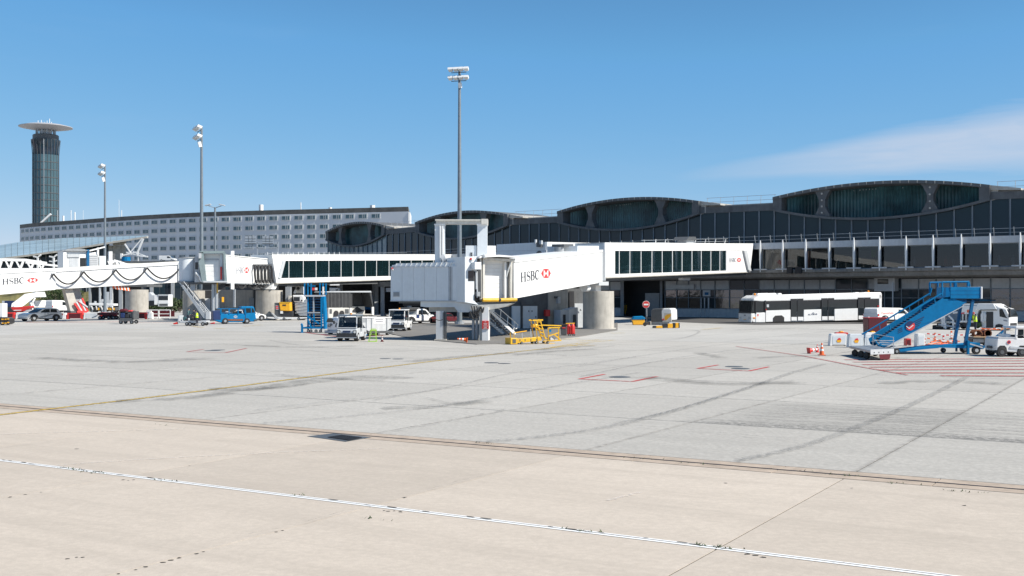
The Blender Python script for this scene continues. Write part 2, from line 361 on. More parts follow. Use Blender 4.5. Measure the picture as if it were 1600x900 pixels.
def wornpaint(name,c,wear=.45,scale=9,alpha=1.0):
    m,t,b=newmat(name); b.inputs['Roughness'].default_value=.75; b.inputs['Base Color'].default_value=(*c,1)
    o=t.nodes['Material Output']; geo=t.nodes.new('ShaderNodeNewGeometry')
    n=t.nodes.new('ShaderNodeTexNoise'); n.inputs['Scale'].default_value=scale; n.inputs['Detail'].default_value=7; n.inputs['Roughness'].default_value=.72
    r=t.nodes.new('ShaderNodeMapRange'); r.inputs[1].default_value=wear-.08; r.inputs[2].default_value=wear+.08; r.inputs[4].default_value=alpha
    tr=t.nodes.new('ShaderNodeBsdfTransparent'); mx=t.nodes.new('ShaderNodeMixShader')
    t.links.new(geo.outputs['Position'],n.inputs['Vector']); t.links.new(n.outputs[0],r.inputs[0]); t.links.new(r.outputs[0],mx.inputs[0])
    t.links.new(tr.outputs[0],mx.inputs[1]); t.links.new(b.outputs[0],mx.inputs[2]); t.links.new(mx.outputs[0],o.inputs[0])
    return m
pyel=wornpaint('worn_yellow_line',(.60,.40,.05),.42); pblk=wornpaint('worn_black_line',(.05,.05,.05),.5,alpha=.75)
pwht=wornpaint('worn_white_line',(.78,.79,.79),.33); pwhtf=wornpaint('faded_white_line',(.72,.66,.6),.52,alpha=.6)
pred=wornpaint('worn_red_line',(.52,.06,.06),.42); predf=wornpaint('faded_red_line',(.42,.08,.08),.42,alpha=.9)
pyelf=wornpaint('faded_yellow_paint',(.62,.42,.06),.52,5)
tyre=wornpaint('tyre_rubber_mark',(.14,.14,.14),.51,9,alpha=.36)
crackm=wornpaint('crack_tar',(.12,.11,.10),.54,2.5,alpha=.7)
oilm=wornpaint('oil_stain',(.10,.098,.09),.48,1.3,alpha=.33)
# ---------------------------------------------------------------- ground
def struct(o,name=None): o['kind']='structure'; return o
apron=struct(MB().add([(-900,-200,-.02),(900,-200,-.02),(900,1500,-.02),(-900,1500,-.02)],[(0,1,2,3)]).build('apron',apm,fix=False))
def SQ(s,q,z=0): 
    p=DV*s+VV*q; return Vector((p.x,p.y,z))
bed=MB()
k=0; slabm={}
slabbed=[SQ(-75,-8,-.012),SQ(60,-8,-.012),SQ(60,73,-.012),SQ(-75,73,-.012)]
struct(MB().add(slabbed,[(0,1,2,3)]).build('joint_filler',tar,fix=False))
def slabmesh(w,d,m,key):
    if key in slabm: return slabm[key]
    b=MB(); g=.013; cs=[DV*(sx*(w/2-g))+VV*(sy*(d/2-g)) for sx,sy in((-1,-1),(1,-1),(1,1),(-1,1))]
    b.prism([(c.x,c.y,-.01) for c in cs],(0,0,.01),(0,0,0))
    me=bpy.data.meshes.new('concrete_slab'); me.from_pydata([tuple(v) for v in b.v],[],b.f); me.materials.append(m); slabm[key]=me; return me
nsl=0
for qi in range(len(QL)-1):
    q0,q1=QL[qi],QL[qi+1]
    if q0==19.6: continue
    for si in range(-14,12):
        s0=S0+si*SP; c=SQ(s0+SP/2,(q0+q1)/2)
        if c.y<1: 
            if not(abs(c.x)<14 and c.y>-4): continue
        else:
            px=800+c.x/max(c.y,1)*CF
            mgn=CF*13/max(c.y,6)+60
            if px<-mgn or px>1600+mgn: continue
        m=slabb if q1<20 else slabg
        o=bpy.data.objects.new('concrete_slab',slabmesh(SP,q1-q0,m,(round(q1-q0,2),q1<20))); o.location=(c.x,c.y,0); o.parent=apron; COL.objects.link(o); nsl+=1
print('slabs',nsl)
# drain channel strip between beige and grey
def gquad(s0,s1,q0,q1,z): return [SQ(s0,q0,z),SQ(s1,q0,z),SQ(s1,q1,z),SQ(s0,q1,z)]
dr=MB(); 
for a,b2 in((19.62,20.0),(20.06,20.48)):
    s=-75
    while s<60:
        dr.prism(gquad(s+.01,s+2.74,a,b2,-.012),(0,0,.012+.001)); s+=2.75
o=dr.build('channel_edge_strip',brown,apron,kind='stuff')
MB().prism(gquad(-75,60,19.985,20.075,-.0115),(0,0,.0155)).build('drain_slot',black,apron)
def groundpoly(pxs,z): return [Vector((*G(x,y)[:2],z)) for x,y in pxs]
# dark grate
MB().prism(groundpoly([(480,682),(520,677.5),(580,683.5),(540,690.5)],.003),(0,0,.004)).build('drain_surround',dgrey,apron)
g=MB(); A=groundpoly([(512,684),(534,680.5),(566,684.5),(546,689)],.009)
for i in range(14):
    t0=i/14;t1=t0+.045
    g.prism([A[0].lerp(A[1],t0),A[3].lerp(A[2],t0),A[3].lerp(A[2],t1),A[0].lerp(A[1],t1)],(0,0,.012))
g.build('drain_grate',black,apron,kind='stuff')
ZI=[.006]
def strip(name,pts,w,m,z=None,ground=True):
    if z is None: z=ZI[0]; ZI[0]+=.0006
    P=[Vector((p[0],p[1],z)) for p in pts]; secs=[]
    for i,p in enumerate(P):
        d=(P[min(i+1,len(P)-1)]-P[max(i-1,0)]).normalized(); n=Vector((-d.y,d.x,0))*w/2
        secs.append((p-n,p+n))
    mb=MB(); vs=[x for s in secs for x in s]; mb.add(vs,[(2*i,2*i+2,2*i+3,2*i+1) for i in range(len(P)-1)])
    return mb.build(name,m,apron,fix=False)
def gp(l): return [G(x,y)[:2] for x,y in l]
def smooth(pts,n=6):
    out=[];P=[Vector(p) for p in pts]
    for i in range(len(P)-1):
        a=P[max(i-1,0)];b=P[i];c=P[i+1];d=P[min(i+2,len(P)-1)]
        for k in range(n):
            t=k/n; out.append(.5*((2*b)+(-a+c)*t+(2*a-5*b+4*c-d)*t*t+(-a+3*b-3*c+d)*t**3))
    out.append(P[-1]); return out
L0=[SQ(s,13.36)[:2] for s in range(-60,60,4)]; strip('white_line',L0,.07,pwht); 
L0=[SQ(s,13.445)[:2] for s in range(-60,60,4)]; strip('white_line',L0,.045,pwht)
strip('line_crack',[SQ(s,13.408+.006*math.sin(s*1.7))[:2] for s in [x*.7 for x in range(-80,80)]],.028,crackm)
# yellow lead-in line with dark edges
yl=[(-13.9,29.4),(-10.7,36.5),(-4.8,51.8),(.2,63),(5.1,73.9)]
d0=Vector(yl[0])-Vector(yl[1]); yl=[tuple(Vector(yl[0])+d0*2.2)]+yl
ys=smooth(yl); strip('yellow_line_edge',ys,.32,pblk); strip('yellow_line',ys,.15,pyel)
strip('yellow_line',smooth(gp([(860,543),(905,536.5),(960,531.5)])),.3,pyelf)
# faded lines on the beige slabs
strip('faded_line',gp([(90,727),(250,716.5),(440,707),(600,701)]),.11,pwhtf); strip('faded_line',gp([(0,679),(60,677),(170,674),(290,670)]),.12,pwhtf)
strip('faded_line',gp([(950,783),(1003,769)]),.09,pwhtf)
# red boxes with pit lids
for a,b2,c,d in (((905,592.5),(945,585),(1027,588.5),(988,596.5)),((1090,576),(1122,570.5),(1201,573.5),(1170,580)),((292,550),(318,546),(385,544.5),(352,551.5))):
    P=gp([a,b2,c,d]); m=pred if a[0]>300 else predf
    for i in range(4):
        if i!=1: strip('red_box_line',[P[i],P[(i+1)%4]],.16,m)
for x,y,r in ((968.5,589.3,.42),(1147,573,.4),(1157,576,.4),(332,548,.45),(341,547,.4),(602,560.5,.28),(622,561,.28),(768,567,.35),(788,568,.3)):
    c=G(x,y); mb=MB(); mb.tube((c.x,c.y,-.0),(c.x,c.y,.012),r,n=20); mb.build('manhole_cover',dgrey,apron)
# red hatching on the right stand
hx=MB()
rows=[(1320,1600,562.5,560.5),(1333,1600,566,564),(1348,1600,570,568),(1360,1600,574,572.5),(1372,1600,578.5,577.5),(1400,1600,583,583),(1470,1600,587.5,588)]
for i,(xa,xb,ya,yb) in enumerate(rows):
    pa=G(xa,ya);pb=G(xb,yb); e=(pb-pa); strip('red_hatch_line',[pa[:2],(pb+e*.6)[:2]],.40,predf)
strip('red_border_line',gp([(1150,541.5),(1255,556.5),(1330,571),(1418,586.5)]),.13,predf); strip('white_border_line',gp([(1154,541),(1262,556),(1338,570.5),(1428,586)]),.07,pwhtf)
strip('red_band',gp([(40,503.8),(210,502.8)]),1.1,predf)
strip('red_band',gp([(215,504),(318,504.5)]),.5,predf); strip('red_border_line',gp([(478,520),(540,528),(600,524)]),.3,predf)
for P in (((480,512),(506,511)),((300,510),(318,512)),((335,513),(352,514)),((380,510),(410,508)),((190,515),(235,514.5)),((955,521),(975,520.5)),((1098,515),(1128,512.5)),((820,538),(850,537)),((870,531),(905,529)),((905,533.5),(938,531.5)),((890,541),(930,540))): strip('faded_yellow_mark',gp(P),.45,pyelf)
# tyre marks
for P,wd in ((((740,693),(860,682),(960,666),(1050,644),(1130,619),(1190,600),(1235,584),(1290,569)),.30),
             (((960,663),(1060,640),(1140,616),(1200,596)),.16),
             (((1150,722),(1260,697),(1350,664),(1420,635),(1480,606),(1510,590)),.26),
             (((905,590),(1000,570),(1110,552),(1220,540),(1330,532)),.17),
             (((900,574),(1020,554),(1120,540),(1230,531)),.15),
             (((410,663),(560,650),(700,634),(820,613),(905,598),(1000,583)),.20),
             (((585,626),(700,606),(800,584),(900,571),(1000,557)),.16),
             (((400,642),(520,628),(640,620),(700,631)),.12),
             (((1000,535),(1060,530),(1090,521),(1085,516),(1040,513)),.25),
             (((1260,512),(1320,515),(1400,521),(1430,535)),.2),
             (((430,586),(520,592),(600,595)),.5),
             (((420,532),(470,540),(540,545),(640,546)),.25),(((330,536),(420,543),(520,552)),.2),(((600,539),(700,545),(860,549),(960,541)),.3),
             (((820,553),(880,556),(880,557)),.4),(((1050,541),(1200,538),(1330,540)),.2)):
    strip('tyre_mark',smooth(gp(P),8),wd,tyre)
for P,wd in ((((330,610),(420,606),(480,597),(560,590),(640,592)),1.3),(((640,566),(720,558),(800,552)),.9),(((800,556),(860,550),(930,546)),.8),(((180,628),(300,622),(420,606)),.7),(((840,548),(880,544),(930,541)),.8),(((380,540),(470,543),(560,541)),.8),(((1150,516),(1250,514),(1340,517)),1.0),(((1000,590),(1120,600),(1250,598)),1.1),(((1180,560),(1290,556),(1420,561)),.8),(((60,560),(200,566),(330,560)),1.2),(((600,640),(680,636),(760,628)),.7),(((1380,600),(1470,596),(1580,602)),.8),(((1090,552),(1130,560)),.7)):
    strip('oil_stain',smooth(gp(P),8),wd,oilm)
# irregular tarred cracks following joints
def crack(P,wd=.035,j=.05,m=crackm):
    pts=gp(P); out=[]
    for a,b2 in zip(pts[:-1],pts[1:]):
        a=Vector(a);b2=Vector(b2);n=max(4,int((b2-a).length/.35))
        for k in range(n): out.append(a.lerp(b2,k/n)+Vector((random.uniform(-j,j),random.uniform(-j,j))))
    out.append(Vector(pts[-1])); strip('tarred_crack',out,wd,m)
crack([(330,850),(450,828),(584,790)],.012,.01)
crack([(0,620),(200,600),(420,587)],.05,.06); crack([(0,562),(260,571),(500,585)],.06,.08); crack([(575,682),(700,660),(800,640)],.06,.06)
crack([(600,640),(800,652),(1000,668),(1250,690)],.03,.05); crack([(500,590),(640,600),(760,600)],.06,.05)
crack([(640,777),(720,755),(830,733)],.012,.02)
# small spalls in the beige slabs, one stuff object
sp=MB()
for (x,y) in [(262*.4,873.4),(300*.4,871),(322*.4,871),(463*.4,897),(530*.4,890.5),(568*.4,886),(637*.4,879),(669*.4,875.5),(699*.4,872),(768*.4,865.5),(795*.4,862.5),(1080*.4,831.5),(1104*.4,829),(1580*.4,777.5),(100*.4,773),(160*.4,769.5),(40*.4,777),(300*.4,701.5),(600,798),(606,799),(616,798.5),(625,800),(192,750),(200,751),(209,750),(1180,868),(1192,871),(1168,866),(1134,755),(1331,763),(1507,790),(740*.4,728)]:
    c=G(x,y); r=random.uniform(.014,.032)
    n=8; vs=[(c.x+math.cos(t*6.283/n)*r*random.uniform(.6,1.8),c.y+math.sin(t*6.283/n)*r*random.uniform(.6,1.4),.0045) for t in range(n)]
    sp.add(vs,[tuple(range(n))])
for s in [x*.23 for x in range(-260,200)]:
    if random.random()<.30+.3*math.sin(s*.6):
        c=SQ(s+random.uniform(-.1,.1),13.41+random.uniform(-.03,.05)); r=random.uniform(.015,.05); n=7
        sp.add([(c.x+DV.x*math.cos(t*6.283/n)*r*2.5+VV.x*math.sin(t*6.283/n)*r*.5,c.y+DV.y*math.cos(t*6.283/n)*r*2.5+VV.y*math.sin(t*6.283/n)*r*.5,.010) for t in range(n)],[tuple(range(n))])
o=sp.build('pavement_spalls',tar,fix=False); o['kind']='stuff'
wd=MB()
for x,y,n in ((108,733,20),(150,739,25),(255,750,10),(465,774,8),(1115,855,40),(900,829,14),(590,812,8),(1320,743,16),(1085,725,8),(1240,735,8),(1420,757,10),(1000,717,10),(1500,768,14),(760,693,9),(250,664,7)):
    for i in range(n):
        c=G(x+random.gauss(0,8*(1 if y>700 else .5)),y); c+=DV*random.uniform(-.3,.3)
        a=random.uniform(0,6.28); l=random.uniform(.015,.06); d=Vector((math.cos(a),math.sin(a),.7))*l; s2=Vector((-math.sin(a),math.cos(a),0))*l*.25
        c.z=.004; wd.add([c-s2,c+s2,c+d],[(0,1,2)])
o=wd.build('joint_weeds',leafm,fix=False); o['kind']='stuff'
# service road along the terminal
rd=MB(); rp=[(1000,497.5),(1120,499.5),(1250,498),(1400,497),(1700,498),(1700,505),(1400,503.5),(1250,504.5),(1120,506),(1000,503)]
rd.prism(groundpoly([(960,494),(1120,492),(1700,497),(1700,507),(1480,505.5),(1300,506),(1180,507.5),(1100,505),(1000,500)],-.015),(0,0,.006)); struct(rd.build('service_road',asph,fix=False))
# ---------------------------------------------------------------- lettering
def arcpts(cx,cy,rx,ry,a0,a1,n=10): return [(cx+rx*math.cos(R(lerp(a0,a1,i/n))),cy+ry*math.sin(R(lerp(a0,a1,i/n)))) for i in range(n+1)]
def rect(x0,y0,x1,y1): return [(x0,y0),(x1,y0),(x1,y1),(x0,y1)]
def strokep(pts,wf):
    out=[];n=len(pts)
    off=[]
    for i,p in enumerate(pts):
        a=pts[max(i-1,0)];b=pts[min(i+1,n-1)];dx=b[0]-a[0];dy=b[1]-a[1];l=math.hypot(dx,dy) or 1
        w=wf(i/(n-1))/2; off.append(((p[0]-dy/l*w,p[1]+dx/l*w),(p[0]+dy/l*w,p[1]-dx/l*w)))
    for i in range(n-1): out.append([off[i][0],off[i+1][0],off[i+1][1],off[i][1]])
    return out
def serif():
    H=[rect(.12,0,.27,1),rect(.63,0,.78,1),rect(.27,.47,.63,.535)]
    for x in(.195,.705): H+= [rect(x-.17,0,x+.17,.035),rect(x-.17,.965,x+.17,1)]
    S=strokep(arcpts(.30,.74,.2,.235,20,265,14)+arcpts(.31,.265,.215,.24,85,-155,14)[1:],lambda t:.05+.12*math.exp(-((t-.5)/.22)**2))
    S+=[rect(.47,.76,.505,.97),rect(.075,.05,.11,.27)]
    B=[rect(.1,0,.25,1),rect(.0,0,.25,.035),rect(.0,.965,.25,1),rect(.25,.945,.36,1),rect(.25,.5,.36,.545),rect(.25,0,.36,.055)]
    B+=strokep(arcpts(.34,.755,.19,.22,90,-90,10),lambda t:.055+.1*math.sin(math.pi*t)); B+=strokep(arcpts(.36,.27,.22,.243,90,-90,10),lambda t:.055+.11*math.sin(math.pi*t))
    Cc=strokep(arcpts(.37,.5,.30,.475,42,318,20),lambda t:.05+.11*math.sin(math.pi*t)); Cc+=[rect(.59,.68,.625,.96),rect(.6,.16,.635,.24)]
    out=[];x=0
    for gph,wd in((H,.92),(S,.60),(B,.72),(Cc,.72)): out+=[[(a+x,b) for a,b in p] for p in gph]; x+=wd
    return out,x
HS,HSW=serif()
LOGO=[[(-1,0),(-.5,.5),(-.5,-.5)],[(1,0),(.5,-.5),(.5,.5)],[(-.5,.5),(0,0),(.5,.5)],[(-.5,-.5),(.5,-.5),(0,0)]]
def textpolys(s,bold=0.0):
    """built-in font outline as triangles in a 0..w x 0..1 box"""
    c=bpy.data.curves.new('t','FONT'); c.body=s; c.size=1; c.offset=bold; o=bpy.data.objects.new('t',c); COL.objects.link(o)
    dg=bpy.context.evaluated_depsgraph_get(); dg.update(); me=bpy.data.meshes.new_from_object(o.evaluated_get(dg))
    out=[[(me.vertices[i].co.x,me.vertices[i].co.y) for i in p.vertices] for p in me.polygons]
    xs=[a for p in out for a,_ in p];ys=[b for p in out for _,b in p]; x0,x1,y0,y1=min(xs),max(xs),min(ys),max(ys)
    bpy.data.objects.remove(o); bpy.data.curves.remove(c); bpy.data.meshes.remove(me)
    return [[((a-x0)/(x1-x0),(b-y0)/(y1-y0)) for a,b in p] for p in out]
class Pl:
    """vertical plane through two points given as (photo column, distance)"""
    def __init__(s,xa,ya,xb,yb):
        s.A=Vector(((xa-800)/CF*ya,ya,0)); s.B=Vector(((xb-800)/CF*yb,yb,0)); s.d=(s.B-s.A).normalized(); s.n=Vector((s.d.y,-s.d.x,0)); s.L=(s.B-s.A).length
    def at(s,px,py,off=0):
        a=(px-800)/CF; den=s.n.x*a+s.n.y; Y=(s.n.dot(s.A)+off)/den
        return Vector((a*Y,Y,EYE-(py-HZ)*Y/CF))
    def uz(s,p): return ((p-s.A).dot(s.d),p.z)
    def w(s,u,z,off=0): v=s.A+s.d*u+s.n*off; return Vector((v.x,v.y,z))
    def pr(s,mb,pts,o0=0,o1=-.05):
        return mb.prism([s.at(x,y)+s.n*o0 for x,y in pts],s.n*(o1-o0))
    def rc(s,mb,x0,x1,y0,y1,o0=0,o1=-.05): return s.pr(mb,rect(x0,y0,x1,y1),o0,o1)
    def decal(s,name,quad,polys,m,par,off=.02,world=True):
        """quad: bl,br,tr,tl in photo pixels; polys in the unit square"""
        c=[s.at(*q)+s.n*off for q in quad]; mb=MB()
        for p in polys:
            vs=[c[0].lerp(c[1],a).lerp(c[3].lerp(c[2],a),b) for a,b in p]; mb.add(vs,[tuple(range(len(vs)))])
        return mb.build(name,m,par,world=world,fix=False)
def norm(polys,w,h=1): return [[(a/w,b/h) for a,b in p] for p in polys]
HSU=norm(HS,HSW); LOGU=[[((a+1)/2,b+.5) for a,b in p] for p in LOGO]
# ---------------------------------------------------------------- terminal (curved in plan, concrete lens trusses)
TN=[(-40.2,242.5),(-24.9,220.4),(-18,211.8),(-.3,190.9),(7.9,184.5),(28,164.3),(37.4,158),(60.7,140.5),(70.2,134.5),(94,120.5)]
TN=[Vector((a,b,0)) for a,b in TN]
term=thing('terminal_building','long curved airport terminal with dark concrete lens shaped roof trusses and slate glass front','terminal',(28,164.3,0))
def nrm(d): return Vector((d.y,-d.x,0)).normalized()
segd=[(TN[i+1]-TN[i]).normalized() for i in range(9)]
def off(i,o):
    a=segd[max(i-1,0)];b=segd[min(i,8)]; na=nrm(a);nb=nrm(b); m=(na+nb).normalized(); return TN[i]+m*(o/max(m.dot(na),.5))
def sweep(prof,name,m,par=term,i0=0,i1=9,**k):
    secs=[[Vector((*off(i,o)[:2],z)) for o,z in prof] for i in range(i0,i1+1)]
    return MB().loft(secs).build(name,m,par,world=True,**k)
def TW(i,k,o,z):
    a=off(i,o);b=off(i+1,o); p=a.lerp(b,k); return Vector((p.x,p.y,z))
E=EYE
sweep([(5.3,6.72),(5.3,6.38),(5.0,6.2),(4.75,5.75),(4.2,5.55),(-.2,5.5),(-.2,6.72)],'floor_slab',slabc)
sweep([(5.1,9.65),(5.1,10.5),(4.8,10.5),(4.8,9.65)],'gallery_beam',lgrey)
sweep([(4.8,10.2),(4.8,10.35),(-.3,10.35),(-.3,10.2)],'gallery_roof',dgrey)
sweep([(-.6,6.7),(-.3,6.7),(-.3,10.3),(-.6,10.3)],'gallery_back_wall',dark)
sweep([(-3.4,0.0),(-3.0,0.0),(-3.0,12.0+E),(-3.4,12.0+E)],'inner_wall',dark)
sweep([(-3.5,12.2+E),(-3.5,13.0+E),(-36,13.0+E),(-36,0),(-35.6,0),(-35.6,12.2+E)],'main_roof',slabc)
for i in (0,2,4,6,8):
    K=24; tp=lambda k:14+E+1.35*4*k*(1-k); bt=lambda k:12.05+E-1.85*4*k*(1-k)
    def shell(f,th,o0,o1,name,m):
        secs=[[TW(i,j/K,o0,f(j/K)),TW(i,j/K,o1,f(j/K)),TW(i,j/K,o1,f(j/K)+th),TW(i,j/K,o0,f(j/K)+th)] for j in range(K+1)]
        return MB().loft(secs).build(name,m,term,world=True)
    shell(tp,-.42,.7,-12,'roof_shell',concd); shell(bt,.34,.7,-1.9,'lower_rim',concd)
    for k0,k1 in((0,.045),(.955,1)):
        MB().prism([TW(i,k0,.6,bt(k0)+.02),TW(i,k1,.6,bt(k1)+.3),TW(i,k1,.6,tp(k1)-.4),TW(i,k0,.6,tp(k0)-.03)],nrm(segd[i])*-2.6).build('end_block',concd,term,world=True)
    # lit stepped block at the right end
    L=(TN[i+1]-TN[i]).length
    mb=MB(); kk=1+.9/L
    mb.prism([TW(i,1,.1,12.0+E),TW(i,kk,.1,12.25+E),TW(i,kk,.1,13.3+E),TW(i,1,.1,13.5+E)],nrm(segd[i])*-2.5)
    mb.prism([TW(i,1.001,.3,13.35+E),TW(i,1+3.6/L,.3,13.2+E),TW(i,1+3.6/L,.3,13.42+E),TW(i,1.001,.3,13.98+E)],nrm(segd[i])*-9)
    mb.build('bearing_block',concl,term,world=True)
    for kc in(.245,.745):
        a,b=bt(kc)+.3,tp(kc)-.38; P=[(-1.2,a),(-.95,a+.35),(-.42,a+.35+.28*(b-a)),(-.42,b-.35-.28*(b-a)),(-.95,b-.3),(-1.2,b),(1.2,b),(.95,b-.3),(.42,b-.35-.28*(b-a)),(.42,a+.35+.28*(b-a)),(.95,a+.35),(1.2,a)]
        mb=MB(); mb.prism([TW(i,kc+u/L,.35,z) for u,z in P],nrm(segd[i])*-1.0)
        o=mb.build('truss_pier',concd,term,world=True)
        mb=MB()
        for z in (a+.5,a+.5+(b-a-1)*.33,a+.5+(b-a-1)*.66,b-.5): 
            c=TW(i,kc,.36,z); mb.tube(c,c+nrm(segd[i])*.12,.13,n=8)
        mb.build('bolt_plate',concl,term,world=True,kind='stuff') if i>4 else None
    # corrugated teal screen curving inwards
    mb=MB(); secs=[]; n=116
    for j in range(n+1):
        k=lerp(.045,.955,j/n); o_=-.9-2.0*math.sin(math.pi*k)+(.10 if j%2 else -.10)
        secs.append((TW(i,k,o_,bt(k)+.3),TW(i,k,o_,tp(k)-.4)))
    vs=[x for s in secs for x in s]; mb.add(vs,[(2*j,2*j+1,2*j+3,2*j+2) for j in range(n)])
    mb.build('corrugated_screen',teal,term,world=True,fix=False)
    mb=MB()
    for k in ([.37,.40,.415,.43,.445,.46,.475,.60] if i>2 else [.4,.62]):
        c=TW(i,k,-2.2,tp(k)-.75); mb.ico(c,.07,1)
    mb.build('small_lamp',lampglass,term,world=True,kind='stuff')
    # slotted parapet pieces along the upper rim
    mb=MB()
    for j in range(1,26):
        k=j/26; c=TW(i,k,.72,tp(k)-.21); mb.bar(c+Vector((0,0,-.17)),c+Vector((0,0,.17)),.07)
    mb.build('rim_joint',concl,term,world=True,kind='stuff')
for i in (1,3,5,7):
    mb=MB(); d=nrm(segd[i]); mb.prism([TW(i,0,.25,12.15+E),TW(i,1,.25,12.15+E),TW(i,1,.25,13.1+E),TW(i,0,.25,13.1+E)],d*-1.2); mb.build('roof_edge_band',concd,term,world=True)
    mb=MB(); mb.prism([TW(i,.02,-.2,13.1+E),TW(i,.98,-.2,13.1+E),TW(i,.98,-.2,13.28+E),TW(i,.02,-.2,13.28+E)],d*-6); mb.build('roof_gravel_edge',concl,term,world=True)
    r=MB(); n=6
    for z in (13.8+E,14.45+E): r.bar(TW(i,0.05,-.6,z),TW(i,1,-.6,z),.05)
    r.build('roof_railing',galv,term,world=True)
    for j in range(n):
        k=lerp(.06,.98,j/(n-1)); MB().bar(TW(i,k,-.6,13.2+E),TW(i,k,-.75,14.5+E),.06).build('railing_post',galv,term,world=True)
paleg=mat('sky_toned_end_glass',(.16,.24,.28),.1,var=.3,ns=.2)  # pale blue base colour stands in for sky light seen through the end panes
# glazing between mullions, upper level, and the ground floor bays
reflw=bayglass
for i in range(9):
    n=13 if i%2==0 else 5
    for j in range(n):
        k0=j/n;k1=(j+1)/n; d=nrm(segd[i]); kk=(k1-k0)*.03
        c=TW(i,(k0+k1)/2,0,0); px=800+c.x/c.y*CF
        if i%2==0: t0,t1=(12.05+E-1.85*4*k*(1-k)+.05 for k in (k0,k1))
        else: t0=t1=12.2+E
        mb=MB(); mb.prism([TW(i,k0+kk,0,9.9),TW(i,k1-kk,0,9.9),TW(i,k1-kk,0,t1),TW(i,k0+kk,0,t0)],d*-.06); mb.build('glass_pane',paleg if i==0 else tglass,term,world=True,origin='c',fix=False)
        if px>500 and px<1800:
            mb=MB(); mb.bar(TW(i,k0,.08,9.9),TW(i,k0,.08,t0),.16,.22); mb.build('mullion',mull if j%3 else mull,term,world=True)
        if px<840: continue
        # ground floor
        if 972<px<1033: continue
        hole=(px<972)
        if hole and px<930: continue
        win=(1033<px<1175) or px>1548 or (px>1380 and px<1440)
        mb=MB(); g=.02
        mb.prism([TW(i,k0+.1*kk,.05,0),TW(i,k1-.1*kk,.05,0),TW(i,k1-.1*kk,.05,1.28),TW(i,k0+.1*kk,.05,1.28)],d*-.12)
        mb.build('lower_panel',lgrey,term,world=True)
        door=(1090<px<1108)
        gm=reflw if (1033<px<1165 and not door) or px>1540 else tglass
        mb=MB(); mb.prism([TW(i,k0+kk,0,1.33),TW(i,k1-kk,0,1.33),TW(i,k1-kk,0,4.05),TW(i,k0+kk,0,4.05)],d*-.06); mb.build('window_pane',gm,term,world=True,fix=False)
        mb=MB(); mb.bar(TW(i,k0,.08,1.28),TW(i,k0,.08,5.5),.12,.14); mb.bar(TW(i,k0,.08,1.3),TW(i,k1,.08,1.3),.09); mb.bar(TW(i,k0,.08,2.9),TW(i,k1,.08,2.9),.07); mb.bar(TW(i,k0,.08,4.08),TW(i,k1,.08,4.08),.1); mb.build('window_frame',mull,term,world=True)
        dk=px>1395 and px<1398 or (1148<px<1175) or (1295<px<1360) or 1040<px<1062 and False
        mb=MB(); mb.prism([TW(i,k0+kk,.03,4.14),TW(i,k1-kk,.03,4.14),TW(i,k1-kk,.03,5.42),TW(i,k0+kk,.03,5.42)],d*-.08); mb.build('upper_panel',tglass if dk else lgrey,term,world=True)
# gallery: columns, panes, railing, interior
cols=[1187.9,1222.8,1258.8,1295.5,1334,1374,1415.5,1457.7,1501.8,1546.7,1594,1642,1692]
def tpx(px,o):
    a=(px-800)/CF
    for i in range(9):
        A=off(i,o);B=off(i+1,o); e=B-A; den=e.x-a*e.y; k=(a*A.y-A.x)/den
        if 0<=k<=1: return i,k
    return 8,1
cp=[]
for px in cols:
    i,k=tpx(px,5.4); cp.append((i,k)); 
    p=lambda z,o=5.4: TW(i,k,o,z)
    mb=MB(); c=p(0)
    mb.lathe([(.0,6.45),(.07,6.47),(.12,7.2),(.15,8.4),(.15,9.4),(.11,10.4),(.06,10.85),(.0,10.86)],14,(c.x,c.y,0)); mb.build('gallery_column',white,term,world=True,smooth=True)
    MB().bar(p(9.9,5.5),p(9.9,4.9),.1,.18).build('column_bracket',white,term,world=True)
    a=p(6.75,5.3);d=segd[i]*.95; MB().prism([a-d+Vector((0,0,-.02)),a+d+Vector((0,0,-.02)),a+d+Vector((0,0,.16)),a-d+Vector((0,0,.16))],nrm(segd[i])*.25).build('slab_kerb',lgrey,term,world=True)
for (i,k),(i2,k2) in zip(cp[:-1],cp[1:]):
    A=TW(i,k,4.7,0);B=TW(i2,k2,4.7,0)
    for t0,t1 in((0.03,.97),):
        a=A.lerp(B,t0);b=A.lerp(B,t1); MB().prism([(a.x,a.y,6.8),(b.x,b.y,6.8),(b.x,b.y,9.62),(a.x,a.y,9.62)],nrm(segd[i])*-.04).build('gallery_pane',roomglass,term,world=True,fix=False)
    f=MB(); f.bar((A.x,A.y,6.78),(B.x,B.y,6.78),.1); f.bar((A.x,A.y,9.6),(B.x,B.y,9.6),.1); f.bar((A.x,A.y,6.8),(A.x,A.y,9.6),.08); f.build('gallery_frame',mull,term,world=True)
def inside(px,w,z0,z1,o,m,name):
    i,k=tpx(px,o); c=TW(i,k,o,0); d=segd[i]*w/2; MB().prism([Vector((*(c-d)[:2],z0)),Vector((*(c+d)[:2],z0)),Vector((*(c+d)[:2],z1)),Vector((*(c-d)[:2],z1))],nrm(segd[i])*-.3).build(name,m,term,world=True)
inside(1200,1.2,6.8,9.4,3.6,lgrey,'gallery_panel'); inside(1228,2.4,6.8,8.2,3,lgrey,'gallery_desk'); inside(1262,.7,6.8,9.3,3.6,orange,'gallery_poster')
for x in (1276,1283,1299,1310): inside(x,.2,6.8,8.2,3.6,lgrey,'gallery_bollard')
inside(1350,2.5,6.8,9.3,1.2,concl,'gallery_partition'); inside(1365,.6,8.3,9.3,2.2,lime,'gallery_sign'); inside(1244,.9,7,9.2,2,dgrey,'gallery_screen')
inside(1395,4.8,6.8,7.7,2.6,lgrey,'gallery_counter'); inside(1320,2.0,6.8,8.9,.6,brown,'gallery_partition')
